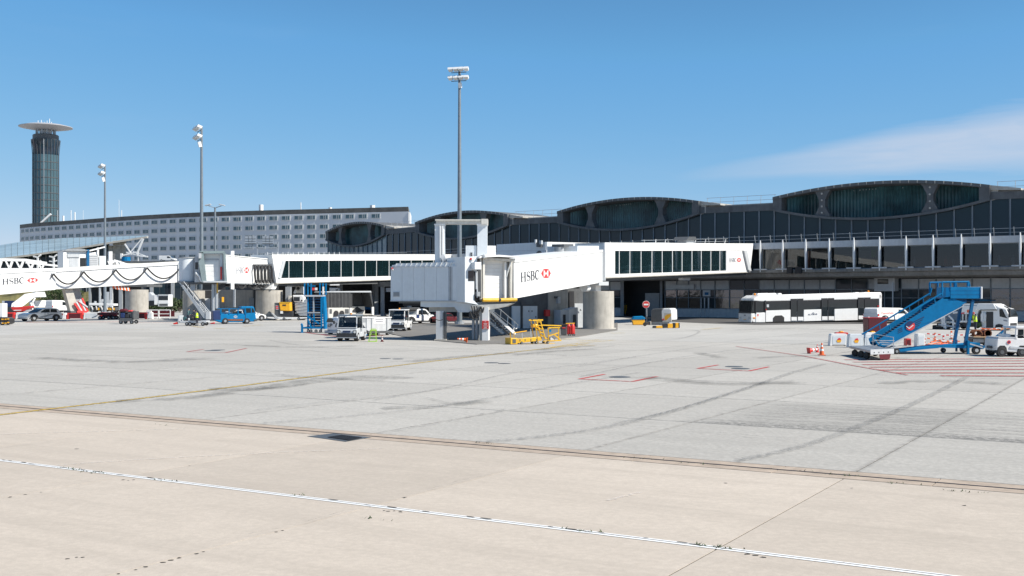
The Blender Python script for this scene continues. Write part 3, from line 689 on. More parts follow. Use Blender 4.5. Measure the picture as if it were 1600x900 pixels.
for x,m in ((1429,shirt),(1490,greyl),(1530,navy),(1561,shirt),(1583,shirt),(1478,redl),(1467,cloth),(1518,cloth)):
    i,k=tpx(x,2.6); c=TW(i,k,2.6,0); mb=MB(); mb.lathe([(0,6.72),(.16,6.75),(.2,7.3),(.22,7.75),(.1,8.0),(.0,8.02)],8,(c.x,c.y,0)); mb.ico((c.x,c.y,8.15),.12,1); mb.build('seated_figure',m,term,world=True,smooth=True)
r=MB()
for i in range(9):
    for z in(10.95,11.45): r.bar(TW(i,0,4.2,z),TW(i,1,4.2,z),.04)
r.build('terrace_rail',galv,term,world=True)
for i in range(3,9):
    L=(off(i+1,4.2)-off(i,4.2)).length; n=int(L/2.2)
    for j in range(n): k=(j+.5)/n; MB().bar(TW(i,k,3.9,10.3),TW(i,k,4.3,11.6),.07).build('terrace_rail_post',lgrey if i<5 else galv,term,world=True)
# recessed bay under the slab (dark vehicle opening)
i,k=tpx(972,0); i2,k2=tpx(1033,0); A=TW(i,k,0,0);B=TW(i2,k2,0,0)
mb=MB(); mb.bar(A+Vector((0,0,0)),A+Vector((0,0,5.5)),.5); mb.bar(B,B+Vector((0,0,5.5)),.35); mb.build('bay_pillar',grey,term,world=True)
def nearwall(x0,x1,z0,z1,o,m,name,th=-.2):
    i,k=tpx(x0,o); i2,k2=tpx(x1,o); a=TW(i,k,o,0);b=TW(i2,k2,o,0); return MB().prism([(a.x,a.y,z0),(b.x,b.y,z0),(b.x,b.y,z1),(a.x,a.y,z1)],nrm(segd[i])*th).build(name,m,term,world=True)
nearwall(1008,1030,0,3.6,-1.5,grey,'inner_door'); nearwall(963,977,0,2.0,-1.2,dgrey,'inner_guard')
i,k=tpx(970,-1.1); c=TW(i,k,-1.0,0); d=segd[i]
mb=MB()
for j in range(7):
    u=-.9+j*.3; a=c+d*u; mb.prism([Vector((a.x,a.y,.3)),Vector((*(a+d*.15)[:2],.3)),Vector((*(a+d*.45)[:2],1.7)),Vector((*(a+d*.3)[:2],1.7))],nrm(d)*.05)
mb.build('hazard_stripe',yellow,term,world=True,kind='stuff')
# wall mounted boxes
nearwall(1049,1084,4.25,4.85,.45,lgrey,'duct',-.3); nearwall(1366,1398,3.8,5.6,1.6,lgrey,'control_booth',-1.8); nearwall(1371,1388,4.75,5.4,1.63,carglass,'booth_window',-.02)
nearwall(1229,1237,6.2,7.1,5.75,black,'display_box',-.4); nearwall(1242,1252,6.2,7.1,5.75,black,'display_box',-.4)
nearwall(1098,1110,3.1,4.0,.12,lgrey,'wall_sign',-.08); nearwall(1101,1107,3.3,3.7,.15,blued,'wall_sign_face',-.03)
nearwall(1094,1096,0,2.9,.12,galv,'door_frame',-.1); nearwall(1100,1101.5,0,2.9,.12,galv,'door_frame',-.1); nearwall(1106,1108,0,2.9,.12,galv,'door_frame',-.1)
nearwall(1394,1395.6,0,5.0,3.8,galv,'canopy_post',-.15)
# ---------------------------------------------------------------- hotel behind
HP=[(638,375),(560,380.5),(500,384.8),(400,392),(300,402),(200,420),(120,441),(60,457),(31,470)]
HP=[Vector(((x-800)/CF*y,y,0)) for x,y in HP]
hc=smooth([(p.x,p.y) for p in HP],8); hc=[Vector((p[0],p[1],0)) for p in hc]
hotel=thing('hotel_building','long curved pale grey hotel with small windows and a dark roof band','building',(hc[0].x,hc[0].y,0))
back=[Vector((hc[0].x-1.3,hc[0].y+18,0)),Vector((-150,500,0)),Vector((hc[-1].x-4,hc[-1].y+22,0))]
foot=hc+[back[2],back[1],back[0]]
MB().prism([(p.x,p.y,0) for p in foot],(0,0,31.7)).build('facade_wall',hotelw,hotel,world=True,fix=True)
MB().prism([(p.x,p.y,31.7) for p in foot],(0,0,1.6)).build('roof_band',hotelb,hotel,world=True)
a=hc[0];b2=back[0]; MB().prism([(a.x+.05,a.y-.2,4),(a.x+.7,a.y-.2,4),(b2.x+.7,b2.y,4),(b2.x+.05,b2.y,4)],(0,0,27.4)).build('end_wall',white,hotel,world=True)
# arc length walk for windows
cum=[0]
for p,q in zip(hc[:-1],hc[1:]): cum.append(cum[-1]+(q-p).length)
def hat(s):
    for i in range(len(cum)-1):
        if cum[i+1]>=s: 
            t=(s-cum[i])/(cum[i+1]-cum[i]); return hc[i].lerp(hc[i+1],t),(hc[i]-hc[i+1]).normalized()
    return hc[-1],(hc[-2]-hc[-1]).normalized()
mw=MB(); mw.cm=0; mw.box(-1.75,1.75,-.14,.1,-.95,.95); mw.cm=1; mw.box(-1.42,1.42,-.2,.0,-.62,.62); mw.cm=2; mw.box(-.05,.05,-.26,0,-.62,.62); mw.box(.6,.68,-.26,0,-.62,.62)
s=12.0; first=None; cnt=0
while s<cum[-1]-2:
    p,d=hat(s); rz=math.atan2(d.y,d.x)
    for fl in range(6):
        z=30.4-fl*3.27
        if fl>=4 and s<30: continue
        if first is None:
            first=mw.build('hotel_window',[hotelf,hglass,hotelf],hotel); o=first
        else: o=inst(first,hotel)
        o.location=Vector((p.x,p.y,z))-hotel.location; o.rotation_euler=(0,0,rz); cnt+=1
    s+=4.88
print('hotel windows',cnt)
for px,h,wd in ((99,2.6,.8),(111,4.5,.3),(117,3.6,.5),(130,4.2,.12),(186,7,.12),(190,3,.3),(470,2.8,.35),(408,2.4,1.6),(516,.8,1.2),(582,1.2,1.8),(90,5,.12)):
    i=tpx; t=None
    for p in hc:
        if abs(800+p.x/p.y*CF-px)<14: t=p
    if t is None: t=hc[20]
    Y=t.y+4; x=(px-800)/CF*Y; MB().tube((x,Y,33.2),(x,Y,33.3+h),wd/2,n=8).build('roof_antenna',white,hotel,world=True)
x=(63-800)/CF*462; MB().bar((x,462,33.2),(x+4.4,462,37.2),1.0,.7).build('roof_dish',white,hotel,world=True)
# ---------------------------------------------------------------- control tower
ty=560; tx=(71.5-800)/CF*ty; tw=thing('control_tower','tall cylindrical glass control tower with a wide flat disc roof','control tower',(tx,ty,0)); u=ty/CF
zt=lambda y:zat(y,ty)
MB().lathe([(18.6*u,0),(19.2*u,zt(243)),(19.2*u,zt(243))],40).build('glass_shaft',tgl,tw,smooth=True)
MB().lathe([(18.9*u,zt(243)),(19.2*u,zt(232)),(21.3*u,zt(219)),(18*u,zt(218.5))],40).build('observation_glass',tgd,tw,smooth=True)
MB().lathe([(19.2*u,zt(219)),(19.2*u,zt(212)),(18*u,zt(211))],40).build('upper_drum',dgrey,tw,smooth=True)
MB().lathe([(9*u,zt(211.5)),(9*u,zt(204)),],24).build('roof_core',lgrey,tw,smooth=True)
MB().lathe([(0,zt(204.8)),(10*u,zt(204.3)),(28*u,zt(201.4)),(39.5*u,zt(199.2)),(39.5*u,zt(198.4)),(30*u,zt(196)),(10*u,zt(194.2)),(0,zt(194))],64).build('disc_roof',discm,tw,smooth=True)
pm=[]
for k in range(24):
    a=k/24*6.2832; b=MB(); r=19.4*u; b.bar((r*math.cos(a),r*math.sin(a),0),(r*math.cos(a),r*math.sin(a),zt(243)),.16 if k%3 else .26); r=20.6*u; b.bar((19.3*u*math.cos(a),19.3*u*math.sin(a),zt(243)),(21.3*u*math.cos(a),21.3*u*math.sin(a),zt(219)),.2)
    b.build('mullion',lgrey if k==19 else dgrey,tw)
for k,y in enumerate((255,267,279,291,303,314,326,338)):
    MB().lathe([(19.0*u,zt(y)),(19.6*u,zt(y)),(19.6*u,zt(y)+.3),(19.0*u,zt(y)+.3)],40).build('floor_ring',dgrey,tw)
for a in range(0,360,30):
    c,s_=math.cos(R(a)),math.sin(R(a)); MB().bar((14*u*c,14*u*s_,zt(212)),(14*u*c,14*u*s_,zt(203)),.45).build('roof_strut',galv,tw)
for x,h in ((-12,5),(-7,5.5),(-2,3),(2,4.5),(6,7),(9,3),(-6,3)): MB().tube((x*u,0,zt(195)),(x*u,0,zt(194.5)+h*.42),.14,n=6).build('mast_antenna',white,tw)
# ---------------------------------------------------------------- station with glass roof
stn=thing('station_hall','low railway station hall with a wedge shaped blue green metal and glass roof','station',(-100,290,0))
up=[(-60,394),(0,383),(29,378),(98,372),(165,370),(231,368)]; lo=[(-60,414),(0,403.8),(50,397.5),(98,391),(178,377.5),(231,369.3)]
def ip(l,x):
    for (a,b),(c,d) in zip(l[:-1],l[1:]):
        if a<=x<=c: return lerp(b,d,(x-a)/(c-a))
nx,ny=30,7
for a in range(nx):
    for b in range(ny):
        def pt(i,j,g=0):
            x=-60+291*i/nx; t=j/ny; y=lerp(ip(lo,x),ip(up,x),t**.8); return P3(x,y,lerp(265,330,t))
        g_=.03
        q=[pt(a+g_,b+g_),pt(a+1-g_,b+g_),pt(a+1-g_,b+1-g_),pt(a+g_,b+1-g_)]
        MB().prism(q,(0,0,-.15)).build('roof_panel',roofmetal,stn,world=True,fix=False)
mb=MB()
for j in range(ny+1):
    for a in range(nx): mb.bar(pt(a,j)-Vector((0,0,.25)),pt(a+1,j)-Vector((0,0,.25)),.25)
for a in range(nx+1):
    for j in range(ny): mb.bar(pt(a,j)-Vector((0,0,.25)),pt(a,j+1)-Vector((0,0,.25)),.25)
mb.build('roof_ribs',concl,stn,world=True,kind='stuff')
eave=[P3(x,ip(lo,x)+1.0,264.5) for x in range(-60,232,10)]
for a,b in zip(eave[:-1],eave[1:]): MB().bar(a,b,.5,.45).build('eave_beam',concl,stn,world=True)
sp_=Pl(-60,268,170,268); mb=MB(); sp_.pr(mb,[(-60,470),(170,470),(170,380),(98,392),(50,399),(0,405),(-60,415)],0,-.4); mb.build('front_glass',tglass,stn,world=True)
mb=MB()
for x in range(0,170,9): sp_.pr(mb,[(x,470),(x+1,470),(x+1,ip(lo,x)+2),(x,ip(lo,x)+2)],.25,0)
mb.build('front_mullions',mull,stn,world=True,kind='stuff')
for i in range(4):
    for j in range(4):
        x=170+i*6.7; y=376+j*7.5; mb=MB(); sp_.rc(mb,x+.2,x+6.5,y+.2,y+7.3,.3,-.4)
        if y+2>ip(lo,x): mb.build('tile_panel',concl,stn,world=True)
tr=MB()
pts=lambda *l:[P3(x,y,262) for x,y in l]
for a,b,w_ in (((195,381),(206,398),.28),((224,373),(213,399),.35),((213,399),(231,401),.35),((192,399),(213,394),.3),((221,374),(203,396),.15),((208,393),(228,400),.15),((200,398),(222,372),.12),((197,394),(215,399),.2),((216,392),(216,408),.2),((190,396),(190,404),.5)):
    p,q=pts(a,b); tr.bar(p,q,w_)
tr.build('roof_strut_truss',white,stn,world=True,kind='stuff')
p=P3(197,410,258); MB().tube(p,P3(197,401.5,258),1.0,n=12).build('blue_tank',blue,stn,world=True)
for x in (59,84):
    mb=MB(); p=P3(x,430,250); q=P3(x,402,250); mb.bar(p,q,.35); mb.bar(q,P3(x-7,400.5,250),.3); mb.bar(q,P3(x+5,398,250),.3); mb.bar(P3(x,409,250),P3(x+5,407,250),.25); mb.bar(P3(x,409,250),P3(x-7,408,250),.25); mb.build('branch_column',white,stn,world=True)
# ---------------------------------------------------------------- low block and viaduct behind the left jetways
low=thing('road_viaduct_block','low building with its shade painted dark grey, carrying an upper road in front of the hotel','building',(-70,256,0))
pb=Pl(225,256,520,262)
mb=MB(); pb.pr(mb,[(190,482),(540,482),(540,408.5),(190,408.5)],0,-25); mb.build('block_wall',dgrey,low,world=True)  # shading of wall and parapet put into the dark grey paint
for x in range(228,440,11):
    mb=MB(); pb.rc(mb,x+.8,x+10.2,441,478,.1,-.1); mb.build('window_pane',tglass,low,world=True)
for x in range(235,440,33): mb=MB(); pb.rc(mb,x,x+5,430,482,.9,.1); mb.build('block_column',grey,low,world=True)
mb=MB(); pb.rc(mb,189,540,408,411,.7,-.2); mb.build('parapet',dgrey,low,world=True)
p2=Pl(130,232,225,232); shed=thing('service_shed','dark open service bay with pale posts behind the left jetway','building',(-85,233,0))
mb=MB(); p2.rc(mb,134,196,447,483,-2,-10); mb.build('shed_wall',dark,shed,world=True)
mb=MB(); p2.rc(mb,132,230,444,448,.3,-10); mb.build('shed_roof',concd,shed,world=True)
for x,w_,m in ((155,2.5,lgrey),(172,4,lgrey),(186,5,grey),(163,8,lgrey),(139,3,grey)): mb=MB(); p2.rc(mb,x,x+w_,448 if w_<6 else 456,484,.2,-.4); mb.build('shed_post',m,shed,world=True)
# white van on the upper road, information panels
def boxvan_px(name,label,pl,x0,x1,yt,yb,body,dep,rev=False,group=None):
    c=pl.at((x0+x1)/2,yb); t=thing(name,label,'van',(c.x,c.y,c.z),0,group); f=(lambda a:x0+(x1-x0)*(1-a)) if rev else (lambda a:x0+(x1-x0)*a)
    g=lambda b:yb+(yt-yb)*b
    mb=MB(); pl.pr(mb,[(f(0),g(.16)),(f(0),g(.93)),(f(.04),g(1)),(f(.6),g(1)),(f(.66),g(.96)),(f(.80),g(.60)),(f(.97),g(.46)),(f(1),g(.3)),(f(1),g(.14))],0,-dep); mb.build('body',body,t,world=True,bev=.06)
    mb=MB(); pl.pr(mb,[(f(.52),g(.56)),(f(.52),g(.88)),(f(.65),g(.88)),(f(.775),g(.58))],.012,-dep-.012); mb.build('side_window',carglass,t,world=True)
    mb=MB(); pl.pr(mb,[(f(.69),g(.93)),(f(.675),g(.93)),(f(.81),g(.61)),(f(.825),g(.61))],-.12,-dep+.12); mb.build('windscreen',carglass,t,world=True)
    r=abs((g(.16)-g(0))*pl.at(x0,yb).y/CF)*1.15
    for a in (.17,.81):
        for o in (0.02,-dep+.2):
            p=pl.at(f(a),yb); p.z=c.z+r; p=p+pl.n*o; MB().tube(p,p-pl.n*.22,r,n=16).build('wheel',black,t,world=True)
            MB().tube(p+pl.n*.01,p-pl.n*.05,r*.55,n=12).build('rim',lgrey,t,world=True)
    return t
boxvan_px('white_van','small white minibus on the upper road in front of the hotel','' or Pl(240,262,280,262),248,273,399.5,408,vwhite,2)
ip_=Pl(370,240,440,240)
t=thing('information_gantry','grey gantry with two square panels above the white walkway','gantry',tuple(ip_.at(405,405)))
for x in (383,410):
    mb=MB(); ip_.rc(mb,x,x+17,369,385,.1,-.1)
    mb.build('gantry_panel',galv,t,world=True)
    mb=MB()
    for k in range(1,4): ip_.rc(mb,x,x+17,369+k*4-.2,369+k*4+.2,.16,.1)
    for k in range(1,3): ip_.rc(mb,x+17*k/3-.2,x+17*k/3+.2,369,385,.15,.1)
    mb.build('panel_grid',dgrey,t,world=True,kind='stuff')
for y in (379,386.5): mb=MB(); ip_.rc(mb,381,435,y,y+1.3,.4,.1); mb.build('gantry_rail',galv,t,world=True)
for x in (402,434): mb=MB(); ip_.rc(mb,x,x+1.4,378,408,.4,.1); mb.build('gantry_post',galv,t,world=True)
# ---------------------------------------------------------------- green bank and bushes
gb=MB(); secs=[]
for i in range(30):
    x=-90+i*8; Y=300; a=(x-800)/CF
    top=6.0+1.3*math.sin(i*.9)*.3-max(0,(x-60))*.006
    secs.append([Vector((a*225,225,-.3)),Vector((a*240,240,1.6+.15*math.sin(i))),Vector((a*262,262,top-1.5)),Vector((a*280,280,top-2)),Vector((a*330,330,-.3))])
o=gb.loft(secs,close=False).build('grass_bank',drygrass,fix=False); struct(o)
def leafclump(name,label,cat,pts,m,Y,n,h=1.0,group=None,tk=True):
    """shrub: trunk plus many small leaf faces"""
    c=P3(pts[0],HZ+EYE*CF/Y,Y); t=thing(name,label,cat,(c.x,c.y,0),0,group); w_=pts[1]; H_=pts[2]
    mb=MB()
    for k in range(9): a=k*.7; mb.tube((0,0,0),(math.cos(a)*w_*.3,math.sin(a)*w_*.25,H_*(.5+.04*k)),.06,.02,n=5)
    mb.build('branches',brown,t,kind='stuff')
    mb=MB(); cl=[(random.gauss(0,w_*.24),random.gauss(0,w_*.2),random.uniform(.25,.85)*H_,random.uniform(.18,.34)*w_) for _ in range(11)]
    for k in range(n):
        cx,cy,cz,r=random.choice(cl); v=Vector((random.gauss(0,1),random.gauss(0,1),random.gauss(0,1))).normalized()*r*random.uniform(.5,1.05)
        p=Vector((cx,cy,max(.1,cz)))+v*1; p.z=max(.05,p.z); a=Vector((random.gauss(0,1),random.gauss(0,1),random.gauss(0,1))).normalized()*.24; b=Vector((random.gauss(0,1),random.gauss(0,1),random.gauss(0,1))).normalized()*.15
        mb.add([p-a,p+b,p+a,p-b],[(0,1,2,3)])
    mb.build('foliage',m,t,fix=False,kind='stuff')
for px,w_,h_,Y in ((83,6,5.6,246),(98,7,5.0,240),(70,5,4.6,250),(10,8,4.4,262),(40,7,4.6,262),(-20,8,4.6,262)): leafclump('roadside_bush','%s green bush on the grass bank %s'%({83:'taller',98:'broad',70:'small',10:'low',40:'low',-20:'low'}[px],{83:'under the jetway beside the white stair',98:'left of the leaning concrete leg',70:'behind the white stair top',10:'at the far left edge',40:'left of the white stair',-20:'beyond the left edge'}[px]),'bush',(px,w_,h_),leafm,Y,1100,group='bushes on the far bank')
for px,w_,h_,Y,lb in ((273,4.2,2.8,216,'green bush beside the white truck under the jetway'),(262,3,2.0,229,'small green bush right behind the white truck cab'),(236,3,1.8,222,'green bush left of the white truck'),(281,2.6,2.8,212,'narrow green bush against the concrete drum'),(250,3,2.6,236,'low green bush above the white truck roof')): leafclump('green_bush',lb,'bush',(px,w_,h_),leafm,Y,800,group='bushes under the left jetway')
# ---------------------------------------------------------------- floodlight masts
def mast(px,Y,ytop,r0,r1,label,rz,sc,heads=2):
    c=G(px,HZ+EYE*CF/Y); c.z=0; H_=zat(ytop,Y); t=thing('floodlight_mast',label,'light mast',tuple(c),rz,'tall floodlight masts')
    MB().tube((0,0,0),(0,0,H_),r0,r1,n=20).build('pole',mastm,t,smooth=True)
    MB().tube((0,0,0),(0,0,.3),r0*1.8,n=16).build('base_flange',galv,t)
    for L_,z in ((0,H_-.5*sc),(1,H_-1.75*sc)):
        MB().bar((-1.15*sc,-.35*sc,z-.25*sc),(1.15*sc,-.35*sc,z-.25*sc),.09*sc).build('cross_arm',dgrey,t)
        for k in range(4):
            mb=MB(); x=(-1.2+k*.8)*sc
            mb.M=Matrix.Translation((x,-.6*sc,z+.1*sc))@Matrix.Rotation(R(-28),4,'X')
            mb.cm=0; mb.prism([(-.30*sc,.30*sc,0),(.30*sc,.30*sc,0),(.36*sc,-.36*sc,-.10*sc),(-.36*sc,-.36*sc,-.10*sc)],(0,0,.34*sc)); mb.cm=1; mb.box(-.27*sc,.27*sc,-.38*sc,.22*sc,-.17*sc,-.08*sc)
            mb.build('floodlight',[white,lampglass],t)
    mb=MB(); mb.M=Matrix.Translation((.18*sc,-.3*sc,H_-2.6*sc))@Matrix.Rotation(R(15),4,'X'); mb.box(-.22*sc,.22*sc,-.2*sc,.2*sc,-.4*sc,.35*sc); mb.build('ballast_box',white,t)
    return t
mast(718,124,106,.30,.14,'tall grey floodlight mast with two tiers of lamps behind the central jetway gantry',-14,.76)
mast(315,156,197,.32,.15,'grey floodlight mast rising beside the second jetway in front of the hotel',-62,1.0)
mast(164,201,257,.28,.14,'farthest thin floodlight mast above the glass station roof',-60,1.05)
Y=190; c=G(336,HZ+EYE*CF/Y); t=thing('street_lamp','shorter grey lamp post with two wide arms in front of the hotel','street lamp',tuple(c)); H_=zat(324,Y)
MB().tube((0,0,0),(0,0,H_),.26,.16,n=12).build('pole',mastm,t,smooth=True)
for s_ in(-1,1):
    MB().bar((0,0,H_-.1),(s_*1.1,0,H_+.25),.12).build('arm',galv,t); mb=MB(); mb.M=Matrix.Translation((s_*1.2,0,H_+.4))@Matrix.Rotation(s_*R(12),4,'Y'); mb.box(-.5,.5,-.35,.35,-.08,.1); mb.build('lamp_head',lgrey,t,bev=.05)
# ---------------------------------------------------------------- enclosed walkways
def walkway(name,label,pl,tl,tr,bl,br,win,mx,dep,pivot,panel=None):
    """tl..br photo corners of the front face; win = four window corners (tl,tr,br,bl); mx = mullion columns"""
    t=thing(name,label,'walkway',tuple(Vector((*pl.at(*bl)[:2],0))))
    wtl,wtr,wbr,wbl=win
    for nm,P in (('upper_band',[tl,tr,wtr,wtl]),('lower_band',[wbl,wbr,br,bl]),('left_end',[tl,wtl,wbl,bl]),('right_end',[wtr,tr,br,wbr])):
        for o0,o1 in ((0,-.22),(-dep+.22,-dep)):
            mb=MB(); pl.pr(mb,P,o0,o1); mb.build(nm,white,t,world=True)
    MB().prism([pl.at(*tl)-pl.n*.22,pl.at(*tl)-pl.n*(dep-.22),pl.at(*bl)-pl.n*(dep-.22),pl.at(*bl)-pl.n*.22],pl.d*.12).build('end_wall',panelw,t,world=True)
    a,b=pl.at(*tl),pl.at(*tr); c,d=pl.at(*bl),pl.at(*br); n=pl.n
    dz=Vector((0,0,.12))
    MB().prism([a-dz+n*-.2,b-dz+n*-.2,b-dz-n*(dep-.2),a-dz-n*(dep-.2)],(0,0,.10)).build('roof_deck',white,t,world=True)
    MB().prism([c+n*-.0,d+n*-.0,d-n*dep,c-n*dep],(0,0,-.12)).build('floor_deck',concl,t,world=True)
    MB().prism([c+n*-.5,d+n*-.5,d-n*(dep-.5),c-n*(dep-.5)],(0,0,-.45)).build('floor_beam',dgrey,t,world=True)
    yl=lambda x:(lerp(wtl[1],wtr[1],(x-wtl[0])/(wtr[0]-wtl[0])),lerp(wbl[1],wbr[1],(x-wbl[0])/(wbr[0]-wbl[0])))
    xs=[wbl[0]]+mx+[wbr[0]]
    for o_ in (-.1,-dep+.1):
        for x0,x1 in zip(xs[:-1],xs[1:]):
            if panel and x0>=panel: continue
            (ya,yb),(yc,yd)=yl(x0+.3),yl(x1-.3); xt=x0
            mb=MB(); pl.pr(mb,[(max(x0,wtl[0]) if x0==wbl[0] else x0,ya),(x1,yc),(x1,yd),(x0,yb)],o_,o_-.03); mb.build('glass_pane',walkglass,t,world=True,fix=False)
        for x in mx:
            ya,yb=yl(x); mb=MB(); pl.rc(mb,x-.28,x+.28,ya,yb,o_+.05,o_-.05); mb.build('mullion',white,t,world=True)
    # handrails, inner posts and ceiling lights seen through the glass
    for f in (.45,.72):
        ya,yb=yl(wbl[0]);yc,yd=yl(wbr[0]-1); mb=MB(); mb.bar(pl.at(wbl[0]+3,lerp(ya,yb,f))-n*.5,pl.at(wbr[0]-1,lerp(yc,yd,f))-n*.5,.05); mb.bar(pl.at(wbl[0]+3,lerp(ya,yb,f))-n*(dep-.6),pl.at(wbr[0]-1,lerp(yc,yd,f))-n*(dep-.6),.05); mb.build('handrail',maroon if f<.5 else galv,t,world=True)
    for x in [x+4 for x in xs[:-1]][::2]:
        ya,yb=yl(x); mb=MB(); pl.rc(mb,x,x+1.6,lerp(ya,yb,.62),yb,-.7,-.9); mb.build('inner_post',lgrey,t,world=True)
    for x in xs[:-1]:
        ya,yb=yl(x); mb=MB(); pl.rc(mb,x+1,x+3,ya,yb,-dep*.5,-dep*.5-.4); mb.build('inner_column',dgrey,t,world=True)
    return t
w2=Pl(945,113,1177,154)
t=walkway('fixed_walkway','white enclosed walkway with green glass joining the right jetway to the terminal',w2,(945,379),(1177,380.4),(945,433),(1172,424.3),[(961,391.8),(1163,391.6),(1168,421.8),(961,428.3)],[968.5,985,1002.5,1019.5,1035.5,1051.5,1066.5,1082,1096.5,1111.5,1125.5,1135.5,1152],3.4,None,panel=1135)
mb=MB(); w2.pr(mb,[(1135.5,392),(1151.5,392),(1151.5,422.3),(1135.5,422.7)],-.02,-.1); mb.build('door_panel',white,t,world=True)
mb=MB(); w2.pr(mb,[(1152.2,392),(1162.5,392),(1168,421.5),(1152.2,422.3)],-.02,-.1); mb.build('door_panel',white,t,world=True)
mb=MB(); w2.pr(mb,[(1160,391.4),(1164.5,391.4),(1171.5,423.5),(1167,422.2)],.25,.0); mb.build('slanted_frame',lgrey,t,world=True)
w2.decal('lettering',[(1138.7,410),(1150.5,409.5),(1150.5,403),(1138.7,403.3)],HSU,greyl,t,.01); w2.decal('emblem',[(1151.6,409.2),(1158,409),(1158,403),(1151.6,403)],LOGU,redl,t,.01)
for x in (1080,):
    mb=MB(); w2.rc(mb,1085,1096,374.5,381,-1,-2.2); mb.build('roof_vent',lgrey,t,world=True); mb=MB(); w2.pr(mb,[(1081,375),(1085,369.5),(1095,369.5),(1098,375)],-.7,-2.5); mb.build('vent_cap',dgrey,t,world=True)
mb=MB(); w2.rc(mb,1082,1093,425.9,438,-1.2,-1.8); 
mb.build('support_column',lgrey,t,world=True)
# rail on walkway roof
mb=MB(); 
for y in (372,376): mb.bar(w2.at(1040,y+2.5)-w2.n*3,w2.at(1170,y)-w2.n*3,.04)
mb.build('roof_rail',galv,t,world=True)
for x in range(1060,1170,15): MB().bar(w2.at(x,381)-w2.n*3,w2.at(x+2,373)-w2.n*3,.05).build('roof_rail_post',white,t,world=True)
w1=Pl(431,146,713,197)
t=walkway('fixed_walkway','white enclosed walkway with green glass left of the central jetway, in front of the hotel',w1,(425,397.6),(716,397.3),(432,442),(716,433.5),[(441,407.5),(700,406.5),(700,429.5),(434,434.8)],[452,474.5,494.5,514.5,533.5,552,571.5,589,608.5,626,643,660,678],3.4,None)
mb=MB(); w1.pr(mb,[(434,435),(441,407.5),(445,407.5),(438,435)],.15,0); mb.build('slanted_frame',lgrey,t,world=True)
for x in range(422,540,8): MB().bar(w1.at(x,398)-w1.n*.4,w1.at(x,393.8)-w1.n*.4,.07).build('roof_rail_post',white,t,world=True)
mb=MB(); mb.bar(w1.at(422,396)-w1.n*.5,w1.at(640,395)-w1.n*.5,.04); mb.build('roof_rail',galv,t,world=True)
# dark undercroft building below the left walkway
uc=thing('undercroft_building','dark ground floor garage openings below the left white walkway','building',(-25,214,0))
pu=Pl(432,176,780,214)
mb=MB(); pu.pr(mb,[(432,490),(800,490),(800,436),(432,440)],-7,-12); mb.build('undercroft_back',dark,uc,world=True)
mb=MB(); pu.pr(mb,[(432,446),(800,440),(800,436),(432,438)],0,-12); mb.build('undercroft_fascia',concd,uc,world=True)
for x,w_ in ((448,6),(549,5),(604,6),(700,5),(655,5)): mb=MB(); pu.rc(mb,x,x+w_,440,491,-3.2,-3.9); mb.build('undercroft_pillar',grey,uc,world=True)
mb=MB(); pu.rc(mb,515,530,443.5,446,.1,-.2); mb.build('undercroft_lamp_box',lgrey,uc,world=True); mb=MB(); pu.rc(mb,513,519,438.5,441,.25,-.2); mb.build('height_sign',yellow,uc,world=True)
mb=MB(); pu.rc(mb,585,600,461,484,-3,-3.3); mb.build('inner_door',blued,uc,world=True)
mb=MB(); pu.rc(mb,604,612,450,456,.1,-.2); mb.build('wall_unit',lgrey,uc,world=True)

gb_=thing('shade_bay','added low roofed bay that keeps the ground dark behind the central jetway legs','building',(-14,152,0))  # roof, back wall and pillars added to darken the area behind the legs
pg=Pl(590,172,800,142)
mb=MB(); pg.pr(mb,[(590,500),(800,502),(800,462),(590,462)],-10,-10.4); mb.build('shade_back_wall',dark,gb_,world=True)
A_,B_=pg.at(590,470),pg.at(800,470); MB().prism([Vector((A_.x,A_.y,4.6)),Vector((B_.x,B_.y,4.6)),Vector((*(B_-pg.n*10.5)[:2],4.6)),Vector((*(A_-pg.n*10.5)[:2],4.6))],(0,0,.7)).build('shade_roof',concd,gb_,world=True)
for k_ in (.02,.25,.5,.75,.98):
    p_=A_.lerp(B_,k_)-pg.n*.5; MB().box(p_.x-.3,p_.x+.3,p_.y-.3,p_.y+.3,0,4.6).build('bay_pillar',grey,gb_,world=True)
